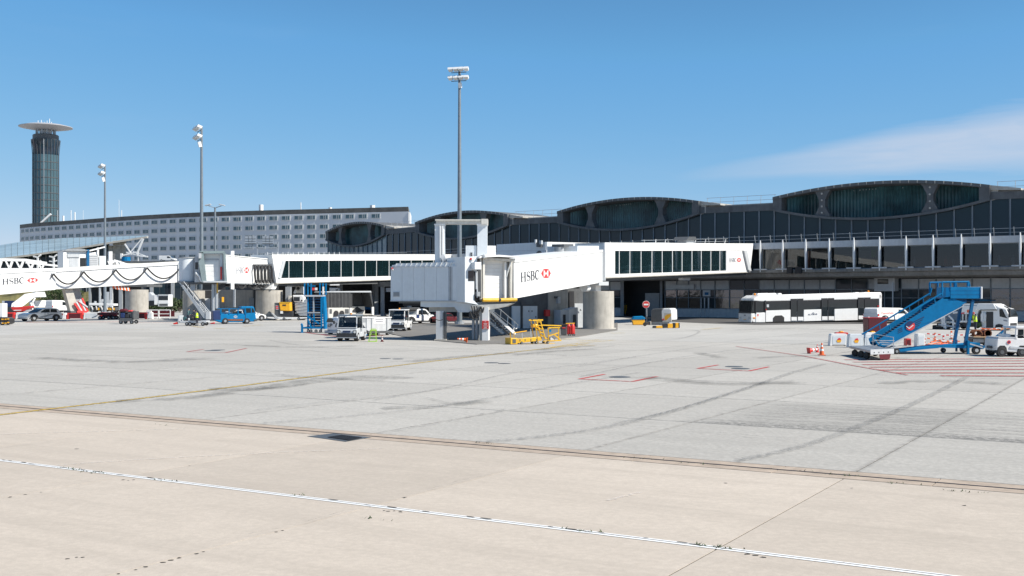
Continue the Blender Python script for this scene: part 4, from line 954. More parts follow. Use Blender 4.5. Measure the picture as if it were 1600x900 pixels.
# ---------------------------------------------------------------- builder for things traced on their own vertical plane
class K:
    def __init__(s,name,label,cat,xa,ya,xb,yb,group=None,par=None,gy=None):
        if gy: q=CF*EYE/(gy-HZ)/((ya+yb)/2); ya*=q; yb*=q
        s.pl=Pl(xa,ya,xb,yb)
        if par: s.t=par; return
        c=s.pl.at((xa+xb)/2,500); s.t=thing(name,label,cat,(c.x,c.y,0),0,group)
    def pt(s,x,y,o=0): return s.pl.at(x,y)+s.pl.n*o
    def p(s,name,m,pts,o0=0,o1=-.1,bev=0,label=None,smooth=False,kind=None):
        if not isinstance(pts[0],(tuple,list)): pts=rect(*[pts[i] for i in(0,2,1,3)])
        mb=MB(); s.pl.pr(mb,pts,o0,o1); return mb.build(name,m,s.t,world=True,bev=bev,label=label,kind=kind)
    def tube(s,name,m,pts,r,n=8,r2=None,smooth=True):
        mb=MB()
        P=[s.pt(*q) for q in pts]
        for a,b in zip(P[:-1],P[1:]): mb.tube(a,b,r,r2,n=n)
        return mb.build(name,m,s.t,world=True,smooth=smooth)
    def bar(s,name,m,pts,w,h=None):
        mb=MB(); P=[s.pt(*q) for q in pts]
        for a,b in zip(P[:-1],P[1:]): mb.bar(a,b,w,h)
        return mb.build(name,m,s.t,world=True)
    def wheel(s,x,yb,rp,offs,w=.22,m=None,rim=None,yaxis=None):
        for o in offs:
            c=s.pt(x,yb,o); r=rp*c.y/CF; c.z=r+.0; n=s.pl.n if yaxis is None else yaxis
            wo=MB().tube(c,c-n*w,r,n=20).build('wheel',m or black,s.t,world=True,bev=.02)
            rm=MB(); M=wo.matrix_parent_inverse
            rm.tube(c+n*.012,c-n*(w+.012),r*.45,n=14); rm.build('rim',rim or grey,wo,world=True)
    def lamp(s,name,m,x,y,o,r):
        c=s.pt(x,y,o); return MB().ico(c,r,1).build(name,m,s.t,world=True,smooth=True)
    def cat(s,name,m,x0,y0,x1,y1,sag,o,r=.04,n=12):
        """hanging cable"""
        P=[(lerp(x0,x1,i/n),lerp(y0,y1,i/n)+sag*4*(i/n)*(1-i/n),o) for i in range(n+1)]; return s.tube(name,m,P,r,n=6)
# ---------------------------------------------------------------- central jetway
k=K('central_jetway','white central jetway with closed roller shutter, long side box and gantry','jetway',803,80,941,107); J1=k.t
k.p('tunnel_side',white,[(803,406.2),(941,391.8),(941.5,439),(803.5,464)],0,-.12)
k.p('tunnel_side',white,[(803,406.2),(941,391.8),(941.5,439),(803.5,464)],-2.7,-2.82)
a,b=k.pt(803,406.2),k.pt(941,391.8); c,d=k.pt(803.5,464),k.pt(941.5,439); n=k.pl.n
MB().prism([a+n*.1,b+n*.1,b-n*2.92,a-n*2.92],(0,0,.10)).build('tunnel_roof',white,J1,world=True)
MB().prism([c,d,d-n*2.82,c-n*2.82],(0,0,-.12)).build('tunnel_floor',white,J1,world=True)
k.p('roof_lip',white,[(803,405.7),(941,391.3),(941,393.8),(803,410)],.06,.0)
k.p('seam_strip',panelw,[(881,399.8),(882,399.7),(882,449.4),(881,449.6)],.02,0)
for x in range(886,940,5): yt=lerp(406.2,391.8,(x-803)/138)+5; yb=lerp(464,439,(x-803)/138)-2; k.p('side_rib',white,[(x,yt),(x+2.2,yt-.2),(x+2.2,yb-.4),(x,yb)],.035,0)
k.pl.decal('lettering',[(813,441.3),(842.8,436.0),(842.8,421.6),(812.6,426.0)],HSU,blackl,J1,.015)
k.pl.decal('emblem',[(845.4,434.3),(860.5,434.3),(860.5,420),(845.4,420)],[[(a,b+(.5-a)*.0) for a,b in p] for p in LOGU],redl,J1,.015)
# end bellows at the rotunda
for i in range(5): x=941+i*1.0; k.p('bellows_fold',grey if i%2 else lgrey,[(x,392),(x+.9,392),(x+1.0,438.5),(x,438.8)],-.05 if i%2 else .03,-2.75)
k=K('','','',941,107,952,109,par=J1); k.p('rotunda_post',white,(937,945,440,455),-.4,-1.2); k.p('rotunda_bearing',lgrey,(933,948,440,446),.2,-1.6); k.tube('rotunda_motor',white,[(919,450,-.4),(924,450,-.4)],.35,n=14); k.p('hinge_frame',grey,(925,942,440,443),-.2,-2.0)
k.p('rotunda_box',panelw,[(912,384),(945,384),(945,433),(941,433),(941,391.8),(912,394.5)],-.6,-3.6)
k.tube('roof_drum',grey,[(906,393,-2),(906,386,-2)],.45,n=14); k.p('roof_unit',dgrey,(904,918,381,385),-1.4,-2.6)
k.tube('hose',black,[(893,446,-.8),(905,447.5,-.9),(916,449,-.8)],.12)
# cab front with canopy and roller shutter
k=K('','','',740,78.6,806,80,par=J1)
k.p('cab_body',white,(743,803,402,469),-.75,-3.9)
for i in range(9): y=413+i*6; k.p('shutter_slat',white,(755.5,790.5,y,y+5.7),-.42+(.0 if i else .04),-.5)
k.p('shutter_housing',white,(755,793,405,412.5),-.3,-.6)
k.p('shutter_slat',panelw,(755.5,790.5,411.5,413.3),-.38,-.5)
for i in range(3): k.p('side_bellows',grey if i%2 else cream,[(749+i*2,404),(751+i*2,404),(751.6+i*1.5,467),(749.6+i*1.5,467)],.15-i*.18,-.75)
k.p('canopy_frame',cream,[(753,403),(756,403),(755.6,467),(752.6,467)],.2,.0)
k.p('canopy_frame',cream,[(753,403),(796,404.5),(800,408),(797,409),(770,407),(756,408)],.2,-.3)
for i in range(4): x=793+i*2.6; k.p('side_bellows',(lgrey,grey,cream,grey)[i],[(x,405),(x+2.6,406),(x+2.2,467),(x-.2,467)],(-.3,-.45,-.05,-.35)[i],-2.0)
k.p('canopy_post',white,(789.5,792,409,467),-.1,-.35); k.bar('gas_strut',white,[(797,410,.1),(792,433,-.1)],.08); k.p('canopy_roof',white,[(744,401),(752,399.5),(775,398.5),(804,401),(804,403),(775,401.5),(753,402.5),(744,404)],.6,-2.2)
k.tube('bumper',yellow,[(752,468.8,.25),(777,468.6,.25)],.13,n=12); k.tube('bumper',yellow,[(779,468.6,.25),(805,468.2,.25)],.13,n=12); k.p('bumper_beam',dgrey,(751,805,469.5,472.5),.1,-.5); k.lamp('bumper_joint',black,778,468.6,.3,.14)
k.p('cab_floor',lgrey,[(748,472),(799,472),(796,476),(760,478),(748,476)],-.3,-3.5)
# bright service column and cabinet left of the cab
k=K('','','',724,78.2,748,78.8,par=J1)
k.p('service_column',panelw,[(724.5,401),(743.5,401),(743.5,424),(739,424),(739,470),(745,476),(724.5,472)],.2,-2.8)
k.p('junction_box',panelw,(734,744.5,410,421.5),.75,.2,bev=.03); k.p('column_window',carglass,(730,738,423.5,438.5),.24,.1); k.p('window_frame',dgrey,(729.3,738.7,422.8,439.2),.22,.1)
k.lamp('warning_lamp',lredm,733.3,404.8,.25,.10); k.lamp('warning_lamp',lampglass,734.6,406,.27,.10)
for x,y0,y1 in ((741,424,452),(742.6,424,465),(744.6,422,460),(746.5,415,468),(748,412,466)): k.tube('cable_conduit',dgrey if x>743 else lgrey,[(x,y0,.25),(x+.5,y1,.25)],.05)
k.p('limit_box',grey,(741,746,456,463),.45,.2); k.p('dark_gap',blackp,(743.5,750,420,470),-.1,-.5)
for x,y in ((745,403),(747.5,402)): k.tube('lamp_bracket',dgrey,[(x,y,.2),(x+3,y-2,.6)],.09)
k.lamp('site_lamp',lampglass,750,401.5,.7,.16)
# left long box
k=K('','','',610,81.5,724,79,par=J1)
k.p('box_core',panelw,(612,724,414,469.5),-.06,-3.2)
xs=[610.4,628.3,646,663.3,682.2,700.5]
for x0,x1 in zip(xs[:-1],xs[1:]): k.p('side_panel',panelw,(x0,x1-.25,417,470),0,-.06)
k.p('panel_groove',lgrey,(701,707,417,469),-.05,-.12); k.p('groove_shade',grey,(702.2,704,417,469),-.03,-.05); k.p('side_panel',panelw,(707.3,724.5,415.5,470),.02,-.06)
k.p('roof_fairing',panelw,[(612,417),(618,411.5),(722,409),(724.5,410),(724.5,416),(700,417)],-.1,-3.1)
for i in range(13): x=619+i*7.8; k.p('roof_rib',white,[(x,411.6-(i*.19)),(x+1,411.5-(i*.19)),(x-2,416.4),(x-3,416.4)],-.02,-.1)
k.p('edge_rail',lgrey,(610,701,416.4,417.3),.06,-.1); k.p('bottom_rail',lgrey,(610,724,469.5,470.8),.04,-3.2)
k.lamp('warning_lamp',lredm,613.5,420,.05,.10); k.lamp('warning_lamp',lampglass,614.6,421.3,.08,.08)
k.p('vent_frame',lgrey,(614.6,624.6,456,463.6),.03,0)
for i in range(5): k.p('vent_louvre',grey,(615.4,623.8,456.8+i*1.3,457.5+i*1.3),.07,.02)
k.p('skid',dgrey,(620,656,471,474),-.3,-2.6); k.p('skid_shoe',black,(624,655,474,478),-.5,-2.4)
k.p('chassis_beam',panelw,[(655,471),(724,471),(745,475),(745,488),(714,488),(708,480),(663,480),(655,479)],-.2,-2.9)
k.p('pivot_block',concl,(665,708,480,487.5),-.5,-2.4)
# gantry portal above
k=K('','','',678,80.5,761,80.5,par=J1)
for x0,x1,yb in ((678.4,694,410),(745.4,761,402)): k.p('gantry_post',panelw,(x0,x1,349.5,yb),-.6,-1.5); k.p('post_cap',white,(x0-.8,x1+.8,349,351),-.5,-1.6)
for x,w_ in ((686.5,2.4),(690,2)): k.p('guide_rail',white,(x,x+w_,352,410),-.42,-.6)
k.p('gantry_beam',cream,(680.5,759.5,343.8,349),-.5,-1.6); k.p('beam_flange',cream,(679.5,758,342.2,344),-.35,-1.75); k.p('beam_end',cream,(752,762,341.5,349.3),-.3,-1.8)
k.p('hoist_motor',grey,(690,696,403,408),-.2,-.8,bev=.05); k.tube('hoist_drum',lgrey,[(690,405,-.2),(696,402.5,-.2)],.28,n=12)
k.p('winch_box',panelw,(727,744,383,401),-.7,-2.2); k.p('winch_hatch',dgrey,(734.5,737.5,394,400),-.66,-.75); k.p('gantry_web',white,(761,774,383,403),-.9,-2.4); k.p('low_beam',panelw,(692,724,406,411),-.5,-2)
# columns and legs
k=K('','','',680,78.6,765,78.2,par=J1)
k.p('support_leg',lgrey,(680.5,692.5,486,531),-.2,-.9); k.p('leg_pipe',dgrey,(693,696,488,531.5),-.3,-.6); k.p('leg_pipe',grey,(690.8,692.5,488,531),-.2,-.35)
for x0,x1 in((736.5,740),(742,745.5)): k.p('hydraulic_leg',grey,(x0,x1,488,531),-.3,-.6)
k.p('support_leg',concl,[(749,478),(754,478),(754,534),(748,534)],-.0,-.9,label='weathered grey side of the right leg')
k.p('support_leg',white,[(753.6,482),(763.6,480),(762.8,534),(753.3,534)],.05,-.9)
k.p('leg_base',concl,(747,764,532,534.4),.15,-1.0); k.p('leg_base',concl,(679,697,530,532),.1,-1.2)
k.p('warning_sign',red,(753.6,764,501.2,514),.12,.06)
mb=MB()
for i,(w_,y) in enumerate(((2.4,502.5),(6,505),(5,507),(7,509),(4,511),(6.4,512.6))): k.pl.rc(mb,758.8-w_/2,758.8+w_/2,y,y+.6,.135,.12)
mb.build('sign_text',white,J1,world=True,kind='stuff')
k.p('cross_head',cream,[(735,477),(800,474),(790,479),(765,484),(752,486),(735,484)],-.1,-2.2)
for i,(x0,y0,x1,y1,s_) in enumerate(((737,478,745,486,8),(741,478,748,490,10),(735,486,747,486,12),(752,480,756,480,8),(745,478,751,479,7))): k.cat('hose',black,x0,y0,x1,y1,s_,.1,.05)
k.p('cable_box',blackp,(733,742,487,497),.1,-.4,bev=.03)
k.cat('sling',black,680,498,692,499,2,.02,.025)
# access stairs
k=K('access_stair','white metal stair with handrails leading up under the central jetway','stair',762,80,806,91)
top=(762,484);bot=(805,521.5)
for o in (.0,-1.0): k.p('stringer',white,[(760,482.5),(765,483),(806,519.5),(806,522.5),(803,522.5)],o,o-.06)
for i in range(13):
    t_=(i+.6)/13; x=lerp(762,802,t_);y=lerp(487,523,t_); k.p('step',steel,(x-2.4,x+.8,y-.6,y),-.05,-.98)
for i in range(10):
    t_=(i+.5)/10; x=lerp(763,798,t_);y=lerp(490,524,t_); k.p('step_support',black,[(x-2,y-2),(x+1,y-2),(x+1,y+1.5)],-.04,-.12)
for o in(-.03,-1.0):
    k.tube('handrail',white,[(769,476.5,o),(783,484,o),(806,504,o),(810,508,o),(808,513,o),(806,514,o)],.035)
    k.tube('mid_rail',white,[(768,484,o),(805,512,o)],.022)
    for x,y0,y1 in ((769,489,477),(782,500,483.5),(793,509,493),(803,518,501.5)): k.tube('rail_post',white,[(x,y0,o),(x+1.4,y1,o)],.03)
# concrete support building and drum under the right jetway
k=K('pier_building','weathered concrete service building with pale doors under the right jetway','building',797,107,915,110.5)
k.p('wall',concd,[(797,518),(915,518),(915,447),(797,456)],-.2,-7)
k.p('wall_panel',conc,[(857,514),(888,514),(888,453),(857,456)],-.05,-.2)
k.p('wall_cap',dgrey,[(797,475.5),(842,475.5),(842,477),(797,477)],.05,-.2)
k.p('door',panelw,(800.5,813,478,514),.02,-.2); k.p('door',panelw,(817,827.7,478,514.5),.02,-.2); k.p('door',panelw,(828,839.5,478,514.5),.02,-.2); k.p('door',lgrey,(898,914,474,513),-.02,-.15)  # grey of the last door stands in for the shade on it
for x,y in((837,495),(826,486),(831,486)): k.p('door_handle',dgrey,(x-.6,x+.6,y-1,y+1.6),.06,.0)
k.p('wall_pipe',dgrey,(814,816,470,514),.15,.0); k.p('dark_recess',blackp,(889.5,897,455,512),.0,-.1)
k.p('wall_unit',lgrey,(869,873,464,474),.4,-.1); k.p('wall_lamp',dgrey,(866,870,463,466),.3,-.1)
k.p('door_sign',dgrey,[(904.5,485.5),(907.5,485.5),(906,482.5)],.18,.14)
k.p('meter_cabin',whitew,[(875,483),(888.7,480),(888.7,511),(875,511)],1.9,.5); k.p('meter_cabin_side',lgrey,(862,875,484,511),1.9,.5); k.p('cabin_louvre',dgrey,(881,885.5,491,509),1.95,1.9); k.p('cabin_louvre',blackp,(865.5,869.5,491,508),1.95,1.9)
k.p('fire_box',red,(849,856,484,494),.5,.1)
d=K('support_drum','round weathered concrete support drum under the right jetway rotunda','drum',913,110,962,110)
c=G(937,515); r=24.5*c.y/CF; c.y+=r; t=d.t; t.location=(c.x,c.y,0); WM[t.name]=Matrix.Translation((c.x,c.y,0))
MB().lathe([(r+.02,0),(r,zat(454.8,c.y-r)),(0,zat(454.8,c.y-r)+.02)],40).build('drum_shaft',conc,t,smooth=True)
MB().lathe([(r+.2,0),(r+.2,.12),(0,.12)],40).build('drum_footing',concl,t)
# upper building behind the tunnel, shade of its left face painted in as grey
k=K('link_block','pale grey blank link block behind the central jetway tunnel, with a white sunlit side','walkway',776,116,855,113)
k.p('shade_toned_wall',panelw,[(776,382),(855,378),(855,440),(776,440)],0,-3); 
k.p('wall_seam',lgrey,[(776,392.2),(855,391),(855,391.5),(776,392.7)],.02,0)
q=K('','','',855,113,944,140,par=k.t); q.p('sunlit_wall',white,[(855,378),(912,379.3),(912,432),(855,440)],.0,-.2); q.p('sunlit_wall',white,[(912,379.3),(946,380),(946,395),(912,396)],.0,-.2)
k.tube('round_window',dgrey,[(842.5,397,.03),(842.5,397,-.05)],.34,n=24)
k.p('flue',lgrey,(838.5,840.5,374.5,381),.5,.2); k.p('flue',lgrey,(846.5,849.5,376,382),.5,.2); k.p('flue_base',dgrey,(841,848,379,386),.4,.0)
k.tube('down_pipe',lgrey,[(854.5,391,.15),(855,420,.15),(855,497,.15)],.11)
k.p('warning_plate',amber,(852.4,858,469,479),.5,.35); k.p('plate_head',dgrey,(852.8,857.6,469.5,473),.52,.5); k.tube('sign_post',galv,[(857,479,.4),(857,512,.4)],.09); k.p('pink_plate',redl,(853.5,858.5,489,493.5),.6,.5)
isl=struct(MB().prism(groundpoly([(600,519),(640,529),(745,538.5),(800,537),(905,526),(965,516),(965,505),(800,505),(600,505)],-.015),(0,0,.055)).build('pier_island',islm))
# ---------------------------------------------------------------- second jetway (left)
k=K('second_jetway','second white jetway with open curved canopy and grey round cab end, left of the walkway','jetway',353,137,428,147); J2=k.t
k.p('tunnel_side',white,[(350,399),(427,406),(427,444),(350,441)],0,-.12); k.p('tunnel_side',white,[(350,399),(427,406),(427,444),(350,441)],-2.8,-2.92)
a,b=k.pt(350,399),k.pt(427,406); c,d=k.pt(350,441),k.pt(427,444); n=k.pl.n
MB().prism([a+n*.1,b+n*.1,b-n*3,a-n*3],(0,0,.10)).build('tunnel_roof',white,J2,world=True); MB().prism([c,d,d-n*2.9,c-n*2.9],(0,0,-.15)).build('tunnel_floor',grey,J2,world=True)
k.p('white_post',white,(360.5,365,392,452),.1,-.1); k.p('post_rod',galv,(363,364.6,452,480),.35,.1)
k.pl.decal('lettering',[(368.5,427.5),(381.3,427),(381.3,417),(368.5,418)],HSU,greyl,J2,.02); k.pl.decal('emblem',[(381.5,426.8),(389,426.4),(389,417.5),(381.5,418)],LOGU,redl,J2,.02)
for i in range(6): x=395+i*5.4; k.tube('cable_loop',black,[(x,414,.35),(x-1.5,420,.4),(x-.8,432,.4),(x+.3,440,.4),(x+2.2,441.5,.4),(x+3.5,436,.4),(x+3.4,422,.4),(x+3.2,416,.35)],.12,n=6); 
k.p('cable_tray',dgrey,(394,424,413,415.5),.4,.1); k.p('end_block',white,[(424,399),(431,399),(431,444),(426,452),(420,452),(424,440)],.4,-2.5); k.p('motor_frame',blackp,[(360,443),(415,442),(415,449),(380,450),(360,447)],-.2,-1.4)
for x0,x1 in((370,384),(388,402),(402,416)): k.cat('hose',black,x0,444,x1,444,7,.05,.09)
k.p('roof_ribs',lgrey,(396,426,403,405.5),-.1,-2.5)
k=K('','','',300,136,356,137,par=J2)
for nm,P,m in (('canopy_frame',[(312,395),(316,393),(352,393),(355,396),(352.5,396.5),(318,396.5),(318,440),(320,440)],lgrey),):
    pass
frame=mat('weathered_canopy_fabric',(.22,.28,.29),.7,var=.15)
k.p('canopy_side',frame,[(311,394),(318,394),(319,402),(323,440),(316,440),(311,412)],.8,-.2); k.p('canopy_side',frame,[(349,395),(352.5,395),(355,440),(351,440)],.8,-.2); k.p('canopy_top',frame,[(311,394),(314,392.5),(350,392.5),(352.5,395),(352.5,396),(311,396.5)],.8,-.2)
k.p('canopy_bottom',lgrey,(318,355,439,441.5),.9,-.6)
k.p('cab_back',white,(318,351,397,440),-.15,-3.2); k.p('cab_lintel',lgrey,(318,342,404,406.5),-.1,-.2); k.p('cab_door',white,(319,343,408,439),-.08,-.18); k.p('side_leaf',panelw,(344,348,397,440),.3,-.2)
for i in range(4): k.p('door_slat',white,(319.5,342.5,409+i*7.5,416+i*7.5),-.05,-.1)
k.p('red_extinguisher',red,(344.3,347,417,437),.45,.3)
k.p('side_cab',lgrey,(304,312,401,441),.1,-2.5); k.p('cab_window',carglass,(305,309.5,410,421),.13,.0); k.tube('cab_arm',white,[(306,426,.4),(312,432,.5),(315,440,.5)],.13); k.p('head_unit',lgrey,(311,315,396,404),1.0,.6)
c=k.pt(291.5,440,-1.6); r=12.6*c.y/CF
MB().lathe([(r,zat(440,c.y)),(r,zat(403,c.y)),(0,zat(402.6,c.y))],36,(c.x,c.y,0)).build('round_cab_end',panelw,J2,world=True,smooth=True)
MB().lathe([(r+.12,zat(403.4,c.y)),(r+.12,zat(401.8,c.y)),(0,zat(401.6,c.y))],36,(c.x,c.y,0)).build('cab_rim',grey,J2,world=True)
MB().lathe([(r+.1,zat(441.5,c.y)),(r+.1,zat(439,c.y)),(0,zat(439,c.y))],36,(c.x,c.y,0)).build('cab_rim',grey,J2,world=True)
k.p('under_frame',dgrey,(283,340,441,444),-.2,-2.8)
for x in(299,302.5): k.tube('lift_column',galv,[(x,443,-.8),(x,454,-.8)],.25)
k.p('bearing_block',white,(296,307,444,454),-.9,-2)
for x,y0,y1 in((333,442,486),(338,442,482)): k.tube('drive_column',galv,[(x,y0,-.6),(x,y1,-.6)],.22)
k.p('wheel_bogie',blackp,(316,352,444,453),-.6,-1.8); k.p('yellow_plate',yellow,(338.5,340.5,441,458),.1,.0); k.p('yellow_plate',amber,(346.5,350,464,472),-.3,-.4)
s2=K('service_stair','grey metal service stair climbing to the round cab end of the second jetway','stair',279,136,326,136)
for o in(0,-.9): s2.p('stringer',galv,[(280,442),(283,442),(322,494),(322,498),(318,497)],o,o-.07)
for i in range(16): t_=(i+.5)/16; x=lerp(283,318,t_);y=lerp(446,495,t_); s2.p('step',lgrey,(x-1.3,x+3,y-.5,y+.4),-.05,-.9)
for o in(-.02,-.9): s2.tube('handrail',lgrey,[(287,440,o),(322,485,o),(326,489,o),(326,497,o)],.05); s2.tube('mid_rail',lgrey,[(284,443,o),(321,491,o)],.03)
for x,y in((293,452),(302,464),(312,477),(320,488)): s2.tube('rail_post',lgrey,[(x,y+3,0),(x+1,y-7,0)],.04)
s2.p('foot_box',lgrey,(322,328,487,499),.1,-.8)
# concrete supports of the second jetway
k=K('pier_building','dark stained concrete pier building between the two drums of the second jetway','building',300,147,398,150)
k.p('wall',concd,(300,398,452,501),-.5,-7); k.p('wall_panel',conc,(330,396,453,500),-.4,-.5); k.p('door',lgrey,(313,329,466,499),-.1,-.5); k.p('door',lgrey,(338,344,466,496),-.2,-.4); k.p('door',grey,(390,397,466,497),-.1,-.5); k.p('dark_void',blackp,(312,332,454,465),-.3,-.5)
def drum(name,label,pc,yb,rp,yt):
    c=G(pc,yb); r=rp*c.y/CF; c.y+=r; t=thing(name,label,'drum',(c.x,c.y,0)); h=zat(yt,c.y-r)
    MB().lathe([(r+.02,0),(r,h),(0,h+.02)],36).build('drum_shaft',conc,t,smooth=True); MB().lathe([(r+.15,0),(r+.15,.1),(0,.1)],36).build('drum_footing',concl,t); return t
drum('support_drum','round pale concrete drum right of the blue pickup under the second jetway',416,500,21,453.5)
drum('support_drum','round concrete drum behind the service stair of the second jetway',298,500,17,454)
drum('support_drum','round concrete drum between the baggage tractor and the white fence, farthest left',208,496,17.5,452.5)
# ---------------------------------------------------------------- third jetway (far left)
k=K('third_jetway','long white jetway tunnel at the left with looping black cables','jetway',0,131,280,149); J3=k.t
k.p('outer_tunnel',white,[(-120,431),(86,420),(86,452.5),(-120,471)],.15,-3.0); k.p('outer_roof_lip',white,[(-120,429.5),(86,418.8),(86,423),(-120,434.5)],.25,-3.1)
k.p('inner_tunnel',white,[(86,421.5),(281,410.5),(281,441),(86,452)],0,-2.8); k.p('inner_roof_lip',white,[(86,420),(281,409),(281,413.5),(86,424.8)],.14,-2.9); k.p('tunnel_joint',lgrey,[(77.5,432),(78.2,432),(78.2,454),(77.5,454)],.18,.1)
k.p('roof_coping',cream,[(86,419),(281,408.3),(281,409.3),(86,420.2)],.05,-2.8)
k.pl.decal('lettering',[(2,445),(37.5,442.5),(37.5,433),(2,436)],HSU,blackl,J3,.17); k.pl.decal('emblem',[(41.3,442),(58.8,441.2),(58.8,433.8),(41.3,434.4)],LOGU,redl,J3,.17)
k.cat('festoon_cable',black,78,433,81,428,0,.4,.10)
P=[(81,428),(128,424.5),(178,421.5),(227,418.5),(280,417)]
for (x0,y0),(x1,y1) in zip(P[:-1],P[1:]): k.cat('festoon_cable',black,x0,y0,x1,y1,17.5,.45,.10,16); k.p('cable_bracket',lgrey,(x0-2,x0+2,y0-1.2,y0+.6),.45,.1)
k.p('end_flange',lgrey,(277,281,410,441),.2,-2.9)
k.p('leaning_leg',concl,[(105,452),(117,451),(127,486),(114,486.5)],-.6,-1.4); k.p('leg_brace',grey,[(117,451),(134,450),(138,470),(130,487),(124,487)],-1.5,-2.2)
for i in range(5): k.bar('brace_rod',lgrey if i%2 else redl,[(118+i*3,474-i*2,-.3),(127+i*3,487,-.3)],.18)
k.bar('brace_rod',orange,[(134,472,-.3),(128,488,-.3)],.16); k.bar('brace_rod',lgrey,[(124,470,-.2),(138,480,-.2)],.16); k.p('wheel_frame',redl,(122,137,485.5,488.5),-.2,-1.0)
k.p('leg_foot',dgrey,(113,131,486,489),-.4,-2.2)
k.p('underslung_board',orange,[(178,446),(205,449),(206,455),(180,451)],-.4,-.5)
for i in range(5): k.p('board_stripe',white,[(181+i*5,446.6+i*.5),(183+i*5,446.8+i*.5),(184.4+i*5,451.6+i*.7),(182.4+i*5,451.3+i*.7)],-.37,-.42)
# lattice bridge and cabs behind the third jetway
k=K('lattice_bridge','white lattice truss bridge behind the left jetway roof','bridge',-80,172,95,178)
k.bar('top_chord',white,[(-80,404,0),(40,406,0),(73,411,0)],.35); k.bar('top_chord',white,[(-80,404,-3),(40,406,-3),(73,411,-3)],.35); k.bar('lower_chord',white,[(-80,421,0),(96,421,0)],.4); k.bar('upper_tube',white,[(40,410,0),(96,416,0)],.3)
for i in range(18):
    x=-78+i*8.4; yt=404 if x<0 else lerp(404,410,x/73)
    k.bar('truss_brace',white,[(x,420,0),(x+5,yt+1,0)] if i%2 else [(x+2,yt+1,0),(x+9,420,0)],.26); 
    if i%2: k.bar('truss_brace',white,[(x,420,-3),(x+5,yt+1,-3)],.2)
k=K('far_jetway_cab','white and grey jetway cab behind the third jetway roof','jetway',98,170,195,176)
k.p('cab_wall',white,[(98,420),(136,420),(136,391),(98,391)],0,-2.5); k.p('cab_roof',grey,[(97,392),(104,389.5),(130,389.5),(137,392)],.5,-3); k.p('cab_window',carglass,(125,134,403,418),.05,-.1); k.p('cab_door',lgrey,(108,122,402,418),.06,-.1); k.p('cab_frame',lgrey,(105,124,397,402),.2,-.1); k.p('cab_post',white,(98,103,393,419),.3,0)
for i in range(7): k.p('ladder_box_slat',lgrey,(139,153,398+i*3,400.4+i*3),.2,-.8)
k.p('ladder_box',white,(138,154,394,420),-.05,-1.2); k.p('blue_fabric',blued,(135,139,390,418),.2,-.5); k.p('equipment_cabinet',panelw,(155,165,400,420),.1,-1.2); k.p('vent_pillar',white,(170,175,393,416),.2,-.4); k.p('dark_screen',dgrey,(175.5,179,396,405),.2,-.3); k.p('low_beam',white,[(139,391),(163,385),(163,387),(139,393)],.3,-.3); k.p('post',white,(151.5,154,387,402),.2,-.2)
k.p('side_tunnel',white,[(175,404),(200,412),(200,417),(175,410)],0,-2); k.p('side_tunnel',cream,(195,282,411,418),-1,-3)
for x in(168,180,186): k.bar('truss_brace',white,[(x,408,.1),(x+5,418,.1)],.15)
# ---------------------------------------------------------------- airport bus
PLB=Pl(1160,131,1378,133)
k=K('apron_bus','long white low airport passenger bus with dark doors and a driver in the cab','bus',1160,129.5,1378,135.5); t=k.t; W_=3.0
body=[(1172,503.8),(1172,488),(1160.8,486),(1161,489)]
k.p('lower_body',vwhite,[(1177,503.8),(1175,500),(1175,490),(1182,489.5),(1377.5,480.5),(1377.5,499.5)],-.02,-W_+.02,bev=.06)
k.p('roof',vwhite,[(1178,466.3),(1186,461.5),(1376,456.5),(1378,458),(1378,467),(1190,471),(1177,470)],0,-W_,bev=.08)
k.p('rear_pillar',vwhite,[(1373.5,460),(1378,460),(1377.8,485),(1373.8,485)],0,-W_,bev=.04)
k.p('glass_band',carglass,[(1178,468),(1374,463),(1374,483),(1175.5,490.5),(1175.5,486)],-.06,-W_+.06)
k.p('front_corner',vwhite,[(1180.5,489),(1195,488),(1195,503.6),(1180.5,503.8)],.01,-.05)
for x0,x1,y0 in((1196.5,1235,485.2),(1256,1283,484),(1304,1340,482.8),(1360,1374,481.6)): k.p('side_panel',vwhite,[(x0,y0),(x1,y0-(x1-x0)*.035),(x1,502.5-(x1-1196)*.018),(x0,502.8-(x0-1196)*.018)],.03,-.05)
for x0 in(1235.5,1283.5,1340.5):
    for i in(0,1):
        xa=x0+i*10.2; yb=502-(xa-1196)*.02; k.p('door_leaf',carglass,[(xa+.6,467.6-(xa-1196)*.018),(xa+9.4,467.4-(xa-1196)*.018),(xa+9.4,yb-6),(xa+.6,yb-6)],.035,-.05); k.p('door_panel',vwhite,(xa+.8,xa+9.2,yb-6,yb-.4),.04,-.05)
        k.p('door_frame',blackp,(xa,xa+.7,467.5-(xa-1196)*.018,yb),.05,-.05)
k.p('driver_door',vwhite,(1181,1195.6,488.5,503.3),.035,-.05); k.p('door_seam',dgrey,(1195.6,1196.3,470,503),.05,.0); k.p('cab_pillar',blackp,(1180.2,1181.4,470,490),.05,-.1); k.p('cab_pillar',blackp,(1194.6,1196.6,469.5,488),.05,-.1)
k.pl.decal('lettering',[(1262.5,492.8),(1276.5,491.8),(1276.5,489.6),(1262.5,490.6)],textpolys('FLYBUS',.012),navyl,t,.05)
mb=MB(); k.pl.pr(mb,[(1268,489.6),(1270,488.2),(1273,489.2),(1270,489.5)],.05,.03); mb.build('bird_emblem',navyl,t,world=True)
k.p('red_badge',redl,(1183.2,1184.8,490.8,494),.05,.0); k.p('window_notice',lgrey,(1198,1201.5,475.6,480),.0,-.04); k.lamp('marker_lamp',lredm,1196.5,483.8,.06,.09); k.lamp('marker_lamp',lredm,1371.8,478.5,.0,.12)
